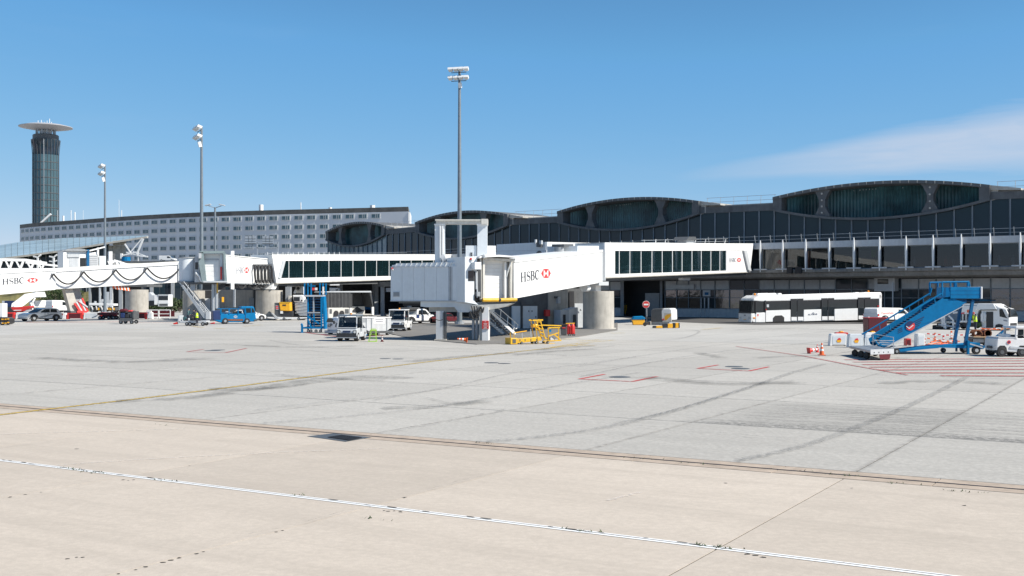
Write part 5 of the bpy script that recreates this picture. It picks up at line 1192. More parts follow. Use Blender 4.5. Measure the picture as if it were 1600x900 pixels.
k.p('wheel_arch',black,[(1207.5,503),(1207.5,497),(1211,493.2),(1221,492.6),(1225,496),(1225,502.6)],.06,-.4); k.wheel(1216,505.2,6.6,(-.0,-W_+.3),.32,rim=concl); k.p('wheel_arch',black,[(1340,500.8),(1340,497),(1343,495),(1347,495),(1350,498),(1350,500.6)],.02,-.3); k.wheel(1330,500.2,5,(-.3,-W_+.6),.3)
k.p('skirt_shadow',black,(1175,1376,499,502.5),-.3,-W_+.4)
# front face
c0=k.pt(1169.5,503.5,0); n=k.pl.n; dd=k.pl.d
F=Pl(1166.2,129.6,1159.9,132.4)
def ff(nm,m,x0,x1,y0,y1,o): 
    P=[k.pt(1177,y,-x*W_) for x,y in((x0,y1),(x1,y1),(x1,y0),(x0,y0))]
    P=[p-dd*o for p in P]; return MB().prism(P,dd*.1).build(nm,m,t,world=True)
ff('front_panel',vwhite,.01,.99,489.5,503.5,.24); ff('windscreen',carglass,.02,.98,470,489.5,.18); ff('dash_band',blackp,.02,.98,487.6,489.8,.27); ff('headlight',lampglass,.06,.22,495,498.5,.27); ff('headlight',lampglass,.78,.94,495,498.5,.27); ff('number_plate',amber,.4,.6,499,501,.27); ff('bumper',vwhite,.02,.98,499.8,503.6,.30); ff('emblem',greyl,.44,.56,492,494,.27)
k.p('indicator',lorange,(1177,1180.3,495.6,497.6),.03,-.1)
for x,y0,y1,a in((1192,459,462,7),(1204,458.4,461,3)): k.p('roof_pod',vwhite,[(x-4,461.5),(x-2,458.5),(x+14,457.8),(x+15,460.8)],-.8,-2.0,bev=.05)
for x in(1216,1226,1347,1361): k.p('roof_hatch',vwhite,(x-2.5,x+2.5,457.4+(1280-x)*.012,460.5),-1,-1.6,bev=.04)
k.lamp('roof_beacon',lorange,1183.5,460,-.6,.16); k.lamp('roof_beacon',lorange,1361.5,455.6,-.6,.16); k.tube('antenna',dgrey,[(1353,457,-.8),(1353,452,-.8)],.02)
def person(name,label,loc,rz,top,vest=None,legs=None,pose=0,sit=False,sc=1,world_scale=1,hatm=None):
    """one continuous skinned body with fingers; the vest and hair are children"""
    t=thing(name,label,'person',loc,rz,sc=sc)
    V=[];E_=[];Rr=[]
    def v(p,r,par=None):
        V.append(p);Rr.append(r)
        if par is not None:E_.append((par,len(V)-1))
        return len(V)-1
    pel=v((0,0,.95),(.15,.11)); ch=v((.0+.06*pose,0,1.22),(.15,.11),pel); sh=v((.03+.1*pose,0,1.42),(.13,.09),ch); nk=v((.05+.12*pose,0,1.50),(.055,.055),sh); hd=v((.07+.14*pose,0,1.62),(.085,.095),nk); ht=v((.06+.15*pose,0,1.70),(.065,.08),hd)
    for s_ in(-1,1):
        a=v((.03+.1*pose,s_*.19,1.41),(.055,.055),sh); e=v((.08+.2*pose,s_*.25,1.14),(.042,.042),a); w0=v((.25+.25*pose,s_*.22,.98),(.03,.03),e); h=v((.31+.25*pose,s_*.21,.95),(.035,.018),w0)
        for q in range(4): f=v((.36+.25*pose,s_*(.18+q*.02),.935),(.009,.009),h); v((.385+.25*pose,s_*(.18+q*.02),.91),(.008,.008),f)
        f=v((.33+.25*pose,s_*.17,.945),(.01,.01),h)
        if not sit:
            g=v((0,s_*.10,.88),(.09,.09),pel); kn=v((.04*s_+.02,s_*.11,.5),(.062,.062),g); an=v((.06*s_-.02,s_*.11,.09),(.04,.04),kn); v((.06*s_+.14,s_*.12,.045),(.045,.032),an)
        else:
            g=v((.02,s_*.10,.92),(.09,.09),pel); kn=v((.45,s_*.12,.93),(.065,.065),g); an=v((.5,s_*.12,.5),(.04,.04),kn); v((.62,s_*.12,.46),(.045,.032),an)
    me=bpy.data.meshes.new('person_skeleton'); me.from_pydata(V,E_,[]); o=bpy.data.objects.new('tmp',me); COL.objects.link(o)
    m=o.modifiers.new('s','SKIN'); 
    for i,r in enumerate(Rr): me.skin_vertices[0].data[i].radius=r
    me.skin_vertices[0].data[0].use_root=True
    m2=o.modifiers.new('u','SUBSURF'); m2.levels=1
    dg=bpy.context.evaluated_depsgraph_get(); dg.update(); em=bpy.data.meshes.new_from_object(o.evaluated_get(dg)); bpy.data.objects.remove(o)
    em.materials.clear()
    for mm in(top,legs or cloth,skin,black): em.materials.append(mm)
    for p in em.polygons:
        c=p.center; p.use_smooth=True
        i=0
        if c.z<.93: i=1
        if c.z<.09: i=3
        if c.z>1.49: i=2
        if c.x>.26+.22*pose and .88<c.z<1.0 : i=2
        if sit and abs(c.z-.93)<.09 and c.x>.1 and abs(c.y)<.2: i=1
        p.material_index=i
    b=bpy.data.objects.new('body',em); COL.objects.link(b); b.parent=t
    MB().lathe([(.0,.0),(.085,.0),(.098,.06),(.07,.13),(0,.15)],12,(.045+.14*pose,0,1.61)).build('helmet' if hatm else 'hair',hatm or cloth,t,smooth=True)
    f=MB(); x=.155+.14*pose; f.cbox((x,-.035,1.63),(.012,.022,.012)); f.cbox((x,.035,1.63),(.012,.022,.012)); f.cbox((x,.0,1.57),(.01,.045,.01)); f.build('facial_features',cloth,t); MB().cbox((x+.005,0,1.605),(.03,.022,.035)).build('nose',skin,t)
    if vest:
        v_=MB(); v_.loft([[(a*math.cos(q*.5236)+.02+dx,b_*math.sin(q*.5236),z) for q in range(12)] for a,b_,z,dx in((.16,.19,.9,0),(.165,.2,1.1,.03*pose),(.165,.2,1.3,.07*pose),(.13,.17,1.45,.1*pose))],caps=False); v_.build('safety_vest',vest,t,smooth=True)
        v_=MB(); v_.loft([[(a*math.cos(q*.5236)+.02+dx,b_*math.sin(q*.5236),z) for q in range(12)] for a,b_,z,dx in((.168,.204,1.12,.03*pose),(.168,.204,1.17,.04*pose))],caps=False); v_.build('reflective_band',lgrey,t)
    return t
c=k.pt(1188.2,486,-.8); person('person','bus driver in a light shirt seated in the cab of the white bus',(c.x,c.y,1.62-.5+.1),180,shirt,sit=True)
# ---------------------------------------------------------------- cars and vans on their side
def sidecar(name,label,cat,xa,ya,xb,yb,px0,px1,yt,ybm,body,dep,rev=False,kind='car',group=None,wr=.155,stripe=None):
    k=K(name,label,cat,xa,ya,xb,yb,group,gy=ybm+.3); t=k.t
    f=(lambda a:px0+(px1-px0)*(1-a)) if rev else (lambda a:px0+(px1-px0)*a); g=lambda b:ybm+(yt-ybm)*b
    Q=lambda l:[(f(a),g(b)) for a,b in l]
    # a=0 rear ... a=1 front
    if kind=='car':
        low=[(.01,.20),(.0,.35),(.015,.62),(.05,.66),(.70,.64),(.86,.60),(.97,.52),(1,.38),(.995,.2),(.96,.13),(.04,.13)]
        gh=[(.05,.64),(.10,.90),(.14,.97),(.30,1),(.46,.98),(.55,.92),(.72,.64)]
        win=[((.15,.67),(.17,.90),(.34,.93),(.34,.67)),((.36,.67),(.36,.93),(.50,.90),(.64,.67))]
        scr=((.545,.905),(.70,.66)); wh=(.19,.81)
    elif kind=='van':
        low=[(.0,.16),(.0,.60),(.68,.60),(.80,.58),(.97,.47),(1,.33),(.995,.14)]
        gh=[(.0,.58),(.005,.90),(.03,.99),(.15,1),(.58,.98),(.66,.93),(.80,.58)]
        win=[((.53,.60),(.53,.86),(.63,.86),(.745,.60)),]
        scr=((.655,.92),(.79,.61)); wh=(.17,.81)
    else: # pickup
        low=[(.0,.20),(.0,.60),(.62,.60),(.80,.60),(.97,.54),(1,.42),(.995,.18)]
        gh=[(.36,.58),(.38,.93),(.42,1),(.60,1),(.66,.94),(.79,.59)]
        win=[((.40,.63),(.41,.90),(.50,.92),(.50,.63)),((.52,.63),(.52,.92),(.61,.90),(.72,.63))]
        scr=((.655,.93),(.785,.61)); wh=(.17,.81)
    k.p('body',body,Q(low),0,-dep,bev=.09)
    k.p('cabin',body,Q(gh),-.09,-dep+.09,bev=.10)
    for w_ in win: k.p('side_window',carglass,Q(w_),-.075,-dep+.075)
    (a0,b0),(a1,b1)=scr
    k.p('windscreen',carglass,Q([(a0,b0),(a0+.02,b0+.01),(a1+.02,b1+.01),(a1,b1)]),-.18,-dep+.18)
    if kind!='pickup': k.p('rear_window',carglass,Q([(.012,.66),(.02,.66),(.05,.88),(.042,.88)]) if kind=='van' else Q([(.045,.66),(.055,.66),(.105,.9),(.095,.9)]),-.2,-dep+.2)
    else: k.p('cargo_bed',blackp,Q([(.03,.56),(.35,.56),(.35,.605),(.03,.605)]),-.1,-dep+.1)
    k.p('sill_trim',blackp,Q([(.03,.13),(.97,.13),(.96,.21),(.04,.21)]),.015,-dep-.015)
    k.p('headlight',lampglass,Q([(.93,.44),(.985,.42),(.96,.52),(.90,.54)]),.012,-dep-.012); k.p('tail_light',lredm,Q([(.0,.44),(.03,.44),(.03,.58),(.005,.58)]),.012,-dep-.012)
    k.p('door_seam',dgrey,Q([(.505,.22),(.512,.22),(.512,.9),(.505,.9)]),.006,-.01); k.p('door_handle',dgrey,Q([(.40,.56),(.45,.56),(.45,.58),(.40,.58)]),.025,0)
    k.p('mirror',body,Q([(.66,.63),(.69,.63),(.69,.71),(.66,.71)]),.2,.0)
    if stripe: k.p('door_stripe',stripe,Q([(.15,.25),(.35,.25),(.80,.55),(.60,.55)]) if not rev else Q([(.80,.22),(.60,.22),(.20,.56),(.35,.56)]),.008,-.02)
    rp=abs(px1-px0)*wr/2*1.35
    for a in wh:
        k.p('wheel_arch',black,[(f(a)+math.cos(q*.5236)*rp*1.22,ybm-rp*.92-math.sin(q*.5236)*rp*1.2) for q in range(7)],.01,-dep-.01)
        k.wheel(f(a),ybm,rp,(.02,-dep+.2),.22)
    return k
sidecar('parked_car','silver hatchback with a grey door stripe parked by the red and white barriers','car',43,140,99,145,43,98.5,481.2,501.5,silver,1.8,rev=True,stripe=grey,wr=.14)
sidecar('delivery_van','small white van behind the red box cart and the blue stairs','van',1372,118,1432,124,1372,1436,480.6,504,vwhite,1.9,kind='van',wr=.125).pl.decal('lettering',[(1377,491),(1396,490.3),(1396,487.2),(1377,487.8)],textpolys('PassionCabs',.01),redl,bpy.data.objects['delivery_van'],.03)
sidecar('parked_van','white van with one small dark side window, right one of two behind the barriers','van',83,172,112,175,82,113,469,489,vwhite,2,kind='van',wr=.12)
k=K('box_truck','plain white box truck body, left one of two behind the barriers','truck',53,170,82,172,gy=487.6); k.p('cargo_box',vwhite,(53.5,81,469.5,480.5),0,-2.5,bev=.04); k.p('chassis',dgrey,(54,82,480.5,485),-.2,-2.2); k.wheel(59,487.5,2.9,(0,-2.2),.3); k.wheel(75,487.5,2.9,(0,-2.2),.3)
sidecar('red_car','dark red car parked in the shade under the central jetway','car',695,118,722,121,694,718,489,505,maroon,1.7)
sidecar('pickup_truck','white pickup truck with an open dark load behind the cab tractor','pickup truck',634,96,676,100,634,686,482.5,506,vwhite,1.8,kind='pickup')
k=K('','','',634,96,676,100,par=bpy.data.objects['pickup_truck'],gy=506.3); k.p('canvas_load',tarp,[(640,485),(643,480.5),(662,480),(664,486)],-.2,-1.6,bev=.1); k.p('door_badge',navy,(650.5,655,491.5,497),.02,-.01)
sidecar('white_car','white car half hidden behind the blue pickup beside the round drum','car',380,141,419,144,376,416.5,484,501,vwhite,1.8)
sidecar('parked_van','white car with dark windows behind the blue pickup, against the pier wall','car',338,145,380,146,338,381,474,497,vwhite,1.8,rev=True)
# blue pickup truck
k=K('blue_utility_truck','worn blue utility pickup with racks and an open load bed','truck',333,134,401,136,gy=506); t=k.t; dp=1.9
k.p('lower_body',blue,[(334,491),(384,490),(399,488),(400.5,500),(398,502.5),(345,504),(334,500)],0,-dp,bev=.05)
k.p('cab_roof',blue,[(377,479),(395,478.5),(397,480.5),(399,489),(384,490),(382,482),(376,482)],.0,-dp,bev=.06); k.p('cab_window',carglass,[(384,481.5),(392,481.5),(392,488.5),(385,488.7)],.015,-dp-.015); k.p('windscreen',carglass,[(396.4,481),(397.3,481),(399.8,488.6),(398.8,488.6)],-.12,-dp+.12)
k.p('quarter_window',carglass,[(393.5,481.5),(395.5,481.5),(398.5,488.2),(393.5,488.3)],.015,-dp-.015)
k.p('side_rail',blued,(343,384,481.8,483),.02,-.1); k.p('side_rail',blued,(343,384,481.8,483),-dp+.1,-dp)
for x in(345,358,372,383): k.bar('rack_post',blue,[(x,491,0),(x,482,0)],.12)
k.p('load',lgrey,[(352,491),(354,486.5),(360,487),(364,491)],-.4,-1.4,bev=.1); k.p('load',blackp,[(364,491),(366,485.5),(372,486.5),(376,491)],-.5,-1.3,bev=.1); k.p('inner_bed',blued,(345,383,488.5,491),-1.7,-1.85); k.p('rust_patch',rust,(352,380,498.5,501.5),.015,0); k.p('rear_box',navy,[(333,486),(345,485),(345,500),(333,500)],.02,-dp,bev=.05); k.pl.decal('emblem',[(365,497),(371,497),(371,493),(365,493)],LOGU,lgrey,t,.03)
k.wheel(352,506,4.6,(.05,-dp+.2),.3); k.wheel(386,505.2,4.3,(.05,-dp+.2),.3); k.p('bumper',dgrey,(397,401.5,499,502),.05,-dp)
k.p('door_seam',navy,(383,384,484,503),.012,0); k.p('arch',black,[(346.5,504),(348,500),(352,498),(356,500),(357.5,504)],.02,-.3); k.p('arch',black,[(381,503),(383,499.5),(386,498),(390,499.5),(391.5,503)],.02,-.3)
# ---------------------------------------------------------------- baggage tractors seen from the front
def tractor(name,label,loc,rz,sc,bodym,roofm,lower,driver=False,cabglass=True):
    t=thing(name,label,'tractor',loc,rz,'baggage tractors',sc)
    # x forward, 2.9 long, 1.5 wide
    mb=MB(); mb.xz([(-1.5,.35),(-1.5,.85),(-.2,.88),(-.2,.6),(.3,.6),(.35,.95),(1.25,.9),(1.38,.8),(1.42,.4),(1.35,.28),(-1.4,.28)],-.72,.72); mb.build('chassis_body',bodym,t,bev=.05)
    MB().box(1.36,1.5,-.74,.74,.22,.42).build('bumper',lower,t,bev=.03); MB().box(1.40,1.46,-.7,.7,.42,.58).build('grille',blackp,t); MB().box(1.49,1.52,-.72,.72,.24,.29).build('bumper_strip',galv,t)
    for s_ in(-1,1):
        MB().tube((1.40,s_*.58,.66),(1.47,s_*.58,.66),.085,n=14).build('headlight',lampglass,t); MB().box(1.38,1.44,s_*.58-.12,s_*.58+.12,.54,.78).build('headlight_surround',blackp,t)
        for x0,x1 in((1.28,1.05),(-.35,-.42)): MB().bar((x0,s_*.68,.88),(x1,s_*.64,1.78),.07).build('cab_pillar',bodym if cabglass else blackp,t)
        MB().prism([(1.24,s_*.695,.92),(1.04,s_*.655,1.7),(-.36,s_*.655,1.7),(-.32,s_*.695,.92)],(0,-s_*.02,0)).build('side_window',roomglass,t)
        MB().bar((1.2,s_*.72,1.25),(1.3,s_*.92,1.35),.03).build('mirror_arm',blackp,t); MB().cbox((1.3,s_*.94,1.33),(.05,.12,.22)).build('mirror',blackp,t)
    MB().prism([(1.29,-.62,.97),(1.29,.62,.97),(1.08,.58,1.7),(1.08,-.58,1.7)],(.02,0,0)).build('windscreen',roomglass,t)
    MB().box(-.55,1.2,-.72,.72,1.76,1.86).build('roof',roofm,t,bev=.04); MB().bar((1.31,-.66,.95),(1.31,.66,.95),.07).build('screen_frame',bodym,t); MB().bar((1.30,.0,.98),(1.20,.4,1.25),.025).build('wiper',blackp,t)
    MB().box(.1,.5,-.5,.5,.6,.75).build('seat',blackp,t); MB().box(.02,.14,-.5,.5,.7,1.3).build('seat_back',blackp,t); MB().tube((.85,.2,1.15),(.89,.2,1.19),.17,n=14).build('steering_wheel',blackp,t); MB().box(1.0,1.22,-.6,.6,.85,1.05).build('dashboard',blackp,t)
    mb=MB().tube((.2,0,1.86),(.2,0,1.98),.07,n=10).build('beacon',lorange,t)
    MB().box(1.415,1.43,-.28,.28,.62,.76).build('name_plate',navyl,t) 
    for x in(.95,-1.0):
        for s_ in(-1,1):
            w0=MB().tube((x,s_*.72,.32),(x,s_*.46,.32),.32,n=20).build('wheel',black,t,bev=.02); MB().tube((x,s_*.735,.32),(x,s_*.72,.32),.17,n=14).build('rim',lgrey,t)
    if driver:
        c=(Matrix.Translation(Vector(loc))@Matrix.Rotation(R(rz),4,'Z')@Matrix.Scale(sc,4))@Vector((.3,.25,-.08)); person('person','driver in dark clothes sitting at the wheel of the %s'%driver,tuple(c),rz,cloth,sit=True,sc=sc*.93)
    return t
bluecab=mat('slate_blue_paint',(.16,.20,.24),.45,var=.08)
c=G(545,533.5); tractor('baggage_tractor','grey white baggage tractor with blue roof facing the camera in front of the blue lift',(c.x,c.y+1.4,0),-96,1.0,lgrey,bluecab,blackp)
c=G(622.5,518); tractor('baggage_tractor','white baggage tractor with a driver facing the camera near the jetway box',(c.x,c.y+1.4,0),-97,1.06,vwhite,vwhite,blackp,driver='white tractor by the jetway box')
# ground power car 1P
k=K('tow_car','small round white push back tractor marked with black figures','tractor',508,88,531,86.5,gy=523); t=k.t
k.p('body',vwhite,[(509,516),(508.5,507),(511,499),(517,495.5),(524,494.5),(530,497),(534,503),(535,517),(531,520.5),(511,520.5)],0,-2.4,bev=.3); k.p('rear_glass',carglass,[(509.8,503.5),(511.5,498.5),(516,496.8),(520,498.5),(520.5,503.5)],.02,-.1,bev=.01); k.p('bumper',lgrey,(508.5,530,517,520.5),.12,-.2,bev=.03); k.p('tail_lamp',lampglass,(509.5,513,516,518.5),.16,0)
k.pl.decal('figures',[(512.5,511.5),(519.5,511.5),(519.5,505.5),(512.5,505.5)],textpolys('1P',.02),blackl,t,.045); k.p('side_mark',dgrey,[(524,511),(525,505.5),(526.5,505.5),(525.5,511)],.04,.0); k.wheel(514,523,3.2,(.0,-2.2),.3); k.wheel(529,523,3.2,(.0,-2.2),.3); k.lamp('top_lamp',blue,527,494,-.8,.13)
# ---------------------------------------------------------------- blue scissor access stand
k=K('access_lift','tall blue mobile access stand with steps, rails and outriggers','lift',478,84,506,84,gy=519.5); t=k.t
for x in(481,502): 
    for o in(0,-1.6): k.p('mast_post',blue,(x-1.2,x+1.4,463,515),o,o-.12)
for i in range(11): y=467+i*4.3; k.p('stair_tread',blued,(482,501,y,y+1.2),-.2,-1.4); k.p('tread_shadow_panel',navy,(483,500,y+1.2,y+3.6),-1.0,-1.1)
k.p('side_face',blue,[(503,463),(505,463),(508.5,514),(505,514)],-.2,-1.5); k.p('platform',lgrey,(475,503.5,461,463.5),.2,-1.8); k.p('centre_bar',galv,(489,491,463.5,490),.05,-.1); k.p('mid_beam',galv,(481,500,487.5,489.5),.08,-.1); k.p('centre_bar',blue,(489.5,491.5,489,512),.06,-.1)
for x in(476,481,500,504.5): k.p('upper_post',blue,(x-.9,x+1,442.5,461),.1,-.05); k.p('upper_post',blue,(x-.9,x+1,442.5,461),-1.5,-1.65)
k.p('white_guard',white,(474,475.6,448,460),.12,-.1); k.p('white_guard',white,(504,506.2,448,460),.12,-.1); k.p('upper_rail',blue,(481,493,446,447.6),.1,.0); k.p('red_notice',redl,(488,492,449.5,453.5),.1,.0); k.p('white_notice',white,(492.3,496,449.5,453.5),.1,.0)
for P in (((481,498,.1),(487,513,.1)),((491,500,.1),(499,506,.1)),((482,495,.1),(489,500,.1))): k.bar('brace',blue,P,.12)
k.p('base_frame',blue,(474,508,511,513.5),.15,-1.8); k.p('outrigger',blue,(471,474,508,521),.25,.05); k.p('outrigger',blue,(507,509,507,514),.25,.05); k.p('outrigger_arm',blue,(472,482,511,512.6),.22,.1); k.lamp('jack_knob',blue,472,507,.15,.12)
for x in(482,486,494,501): k.wheel(x,519,2.4,(.1,),.12)
# ---------------------------------------------------------------- grey covered cargo carts
k=K('covered_cargo_cart','large cargo cart under a grey tarpaulin with one open end','cart',505,94,584,97,gy=497.6); t=k.t
P=[]
mb=MB()
for i in range(27):
    x=lerp(504.5,549,i/26); P.append((k.pt(x,456.5,.12*math.sin(i*1.9)*.4),k.pt(x,480.5+.4*math.sin(i),.10*math.sin(i*1.9+.3))))
vs=[q for s in P for q in s]; mb.add(vs,[(2*i,2*i+1,2*i+3,2*i+2) for i in range(26)]); mb.build('side_curtain',tarp,t,world=True,fix=False,smooth=True)
k.p('roof_cover',lgrey,[(504,456.8),(506,455.4),(579,454.5),(580,456.8)],.1,-2.6); k.p('back_curtain',tarp,(549,581,457,482),-2.4,-2.5); k.p('front_fold',tarp,[(577,457),(580,457),(583,480),(581.5,480)],.1,-2.4); k.p('end_curtain',tarp,(504.5,506,457,481),.0,-2.4)
k.p('inner_curtain',tarp,(549.5,551,457,481),-.1,-2.4); k.p('cart_deck',concl,(549,583,490.5,492.5),.1,-2.4); k.p('low_board',cream,(549,581,479,491),-2.0,-2.1); k.p('stain',dark,[(559,488),(566,481),(569,479),(576,484),(580,486),(570,489)],-1.96,-2.0)
k.p('rear_plate',whitew,(546,549.4,481,494),.15,-.1); k.p('rear_plate',whitew,(580.5,583.6,479.5,492),.15,-.1); k.p('dolly_frame',dgrey,(506,583,492.5,494.5),-.1,-2.3)
for x in(556,575): k.wheel(x,497.5,2.3,(-.0,-2.0),.2)
k=K('engine_heater_unit','cream equipment unit with two black round air outlets in front of the tarpaulin','equipment',513,91,546,92,gy=501); t=k.t
k.p('housing',cream,(513,546,481,497),0,-1.2,bev=.03)
for x in(525,534): k.p('outlet',black,[(x-4,496),(x-3.6,488),(x-1.8,485.4),(x+1.8,485.4),(x+3.6,488),(x+4,496)],.12,-.1,bev=.03)
for x0,x1 in((515,518.5),(539,545)): k.p('grille',dgrey,(x0,x1,483,490),.03,0)
k.p('skid',dgrey,(514,546,497,499),-.1,-1.1); k.wheel(518,501,2,(-.1,-1),.15); k.wheel(541,501,2,(-.1,-1),.15)
k=K('box_cab','white cab top with two small windows behind the grey tarpaulin roof','truck',514,168,531,168); k.p('cab_shell',vwhite,[(514.5,449.5),(528,450),(530,453),(530,475),(516.5,475)],0,-1.5,bev=.05); k.p('window',carglass,(524.5,526,452,454),.02,0); k.p('window',carglass,(526.6,528.3,452,454),.02,0); k.p('chassis',dgrey,(515,531,475,493),-.1,-1.4); k.wheel(520,515.3,3,(0,-1.4),.2); k.wheel(528,515.3,3,(0,-1.4),.2)
# ---------------------------------------------------------------- container dolly
k=K('container_dolly','pale grey open container with slanted left end on a low baggage dolly','container',558,82.5,611,86,gy=524.6); t=k.t
k.p('container_side',lgrey,[(558.5,496),(611,496),(611,512),(604,517),(585,517.2),(575,517)],0,-.06); k.p('container_side',lgrey,[(558.5,496),(611,496),(611,512),(604,517),(585,517.2),(575,517)],-1.5,-1.56)
k.p('slanted_end',grey,[(558.5,496),(560,496),(576.5,517),(575,517)],-.06,-1.5); k.p('right_end',lgrey,(610,611,496,511),-.05,-1.5); k.p('container_floor',grey,(575,605,515.5,517),-.05,-1.5); k.p('top_rail',white,(558,611.5,495,496.6),.05,-.05); k.p('top_rail',white,(558,611.5,495,496.6),-1.5,-1.6)
k.p('white_patch',white,(583.5,601,497,505.5),.02,0); k.p('print_line',greyl,(586,599,498.4,499.6),.03,.01); k.p('print_line',greyl,(587,598,501.6,503),.03,.01); k.p('grey_patch',grey,(560.5,571,496.8,503.5),.02,0)
for x in(572,580,604): k.p('side_rib',galv,[(x-.4,497),(x+.4,497),(x+.4,516),(x-.4,516)],.06,0)
k.p('dolly_frame',dgrey,(573,612,517.5,520.5),.1,-1.6); k.p('dolly_arm',white,[(556,513),(560,513.5),(566,519),(562,519)],.15,.0); k.p('dolly_hook',blue,[(558,523.6),(563,521.6),(570,522.5),(566,526)],.3,.1)
for x in(577,591,606): k.wheel(x,524.5,2.7,(.05,-1.4),.2)
k.p('tow_bar',galv,(604,616,517,518.5),.0,-.15)
# lime green step frame and cones
k=K('step_frame','small lime green step stool frame standing in front of the container dolly','step',575,79,589,79,gy=534); t=k.t
for o in(0,-.5): k.bar('frame_leg',lime,[(575.5,534,o),(579,516,o)],.03); k.bar('frame_leg',lime,[(587.5,533,o),(586.5,516,o)],.03); k.bar('top_bar',lime,[(578,516,o),(587.5,516,o)],.06); k.bar('bottom_bar',lime,[(575,534,o),(588,533.4,o)],.06)
for y in(517,522,528): k.p('tread',lime,(578.5,587,y,y+.5),0,-.3)
k.p('hoop',lime,(579.5,587,513.5,514.5),0,-.05)
def cone(name,label,loc,sc=1,lying=False,rz=0,m=orange):
    t=thing(name,label,'traffic cone',loc,rz,'traffic cones',sc)
    M=Matrix.Translation((0,0,.17))@Matrix.Rotation(R(82),4,'Y') if lying else Matrix.Identity(4)
    b=MB(); b.M=M; b.box(-.19,.19,-.19,.19,0,.04); b.build('base',m,t)
    b=MB(); b.M=M; b.lathe([(.14,.04),(.035,.72),(0,.72)],18); b.build('cone_body',m,t,smooth=True)
    for z0,z1 in((.26,.38),(.50,.60)):
        r=lambda z:.14-(z-.04)*.105/.68+.004
        b=MB(); b.M=M; b.lathe([(r(z0),z0),(r(z1),z1)],18); b.build('white_band',white,t,smooth=True)
    return t
c=G(597,534); cone('traffic_cone','dull red upright cone beside the green step frame',(c.x,c.y,0),.62,m=maroon)
c=G(737,536.2); cone('traffic_cone','orange and white cone lying on its side by the hydraulic legs',(c.x-.3,c.y,0.05),.95,lying=True,rz=190)
c=G(1284,555.2); cone('traffic_cone','upright orange and white cone left of the flatbed dolly',(c.x,c.y,0),.92)
c=G(1266,552.5); cone('traffic_cone','fallen orange cone lying beside the upright one',(c.x-.1,c.y,0),.9,lying=True,rz=15,m=red)
c=G(1277,550.5); cone('traffic_cone','small red cone standing just behind the fallen one',(c.x,c.y,0),.62,m=red)
# ---------------------------------------------------------------- yellow tow bar frame, fire points, bin
k=K('tow_bar_trolley','low yellow tow bar trolley with upright frame and small handrails','trolley',797,77,877,79,gy=537.5); t=k.t
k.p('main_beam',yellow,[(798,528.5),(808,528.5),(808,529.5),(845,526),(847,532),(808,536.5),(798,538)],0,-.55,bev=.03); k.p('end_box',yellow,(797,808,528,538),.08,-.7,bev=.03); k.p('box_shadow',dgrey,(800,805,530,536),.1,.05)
for x in(812,820,829,838): k.p('beam_slot',dgrey,[(x,529.5),(x+1,529.5),(x+1,533),(x,533)],.02,0)
for o in(0,-.5): k.bar('frame_post',yellow,[(803.5,528,o),(803,520,o)],.06); k.bar('frame_post',yellow,[(841,536,o),(835,499,o)],.06); k.bar('frame_post',yellow,[(852,530,o),(844,500,o)],.06); k.bar('frame_rail',yellow,[(832,500.5,o),(848,500,o)],.09)
k.bar('rail',amber,[(803,520,0),(823,517,0)],.05); k.bar('rail',lgrey,[(816,530,0),(816,520,0)],.04); k.bar('rail',lgrey,[(830,528,0),(829,514,0)],.04)
for x0,y0,x1,y1 in((834,510,850,514),(838,514,850,520),(850,533,878,532),(847,508,878,509),(858,512,876,512),(858,512,858,533),(874,511,874,532),(858,525,874,520),(866,522,876,530),(852,536,868,537),(846,522,856,530)): k.bar('frame_member',yellow,[(x0,y0,-.1),(x1,y1,-.1)],.075)
for i in range(5): k.bar('ladder_rung',yellow,[(838+i*1.6,503+i*5.5,0),(846+i*1.2,503+i*5.5,0)],.05)
k.p('black_grip',black,(831,841,498.3,500),.03,-.1,bev=.02); k.p('white_bottle',white,(859.5,864,512,519),-.2,-.4,bev=.05); k.p('blue_cap',blue,(860,863.5,515,519),-.17,-.4); k.p('grey_bucket',lgrey,(862,870,526.5,534),-.2,-.7,bev=.05); k.p('orange_cylinder',amber,(833,841,506,512),.0,-.4,bev=.08)
for x in(803,815,838,856): k.wheel(x,538-(x-803)*.05,2.2,(.05,-.5),.12)
k=K('fire_extinguisher_trolley','two red wheeled fire extinguishers standing right of the black bin','fire extinguisher',884,82,899,82,gy=525.5); t=k.t
for x in(889,895.5): c=k.pt(x,524,-.2); r=.16; MB().lathe([(.0,.12),(r,.14),(r,.80),(.08,.92),(.04,1.0),(0,1.0)],14,(c.x,c.y,0)).build('cylinder',red,t,world=True,smooth=True); k.bar('trolley_handle',red,[(x-1.5,522,.1),(x-1.5,505,.1)],.04); k.bar('trolley_handle',red,[(x+1.8,522,.1),(x+1.8,505,.1)],.04); k.wheel(x+1,526,2.2,(.1,),.1)
k.bar('yellow_top_bar',amber,[(884,505.5,.1),(898,505,.1)],.08)
k=K('black_bin','black waste bin with a small label beside the red extinguishers','bin',876,82,886,82,gy=524.6); k.p('bin_body',dgrey,[(876,508),(886,508),(885.3,523.5),(877,523.5)],0,-.5,bev=.03); k.p('bin_lid',blackp,(875.6,886.4,506.5,508.4),.05,-.55); k.p('bin_label',redl,(878.5,883.5,511.5,513),.03,0); k.wheel(878,524.5,1.2,(0,),.05)
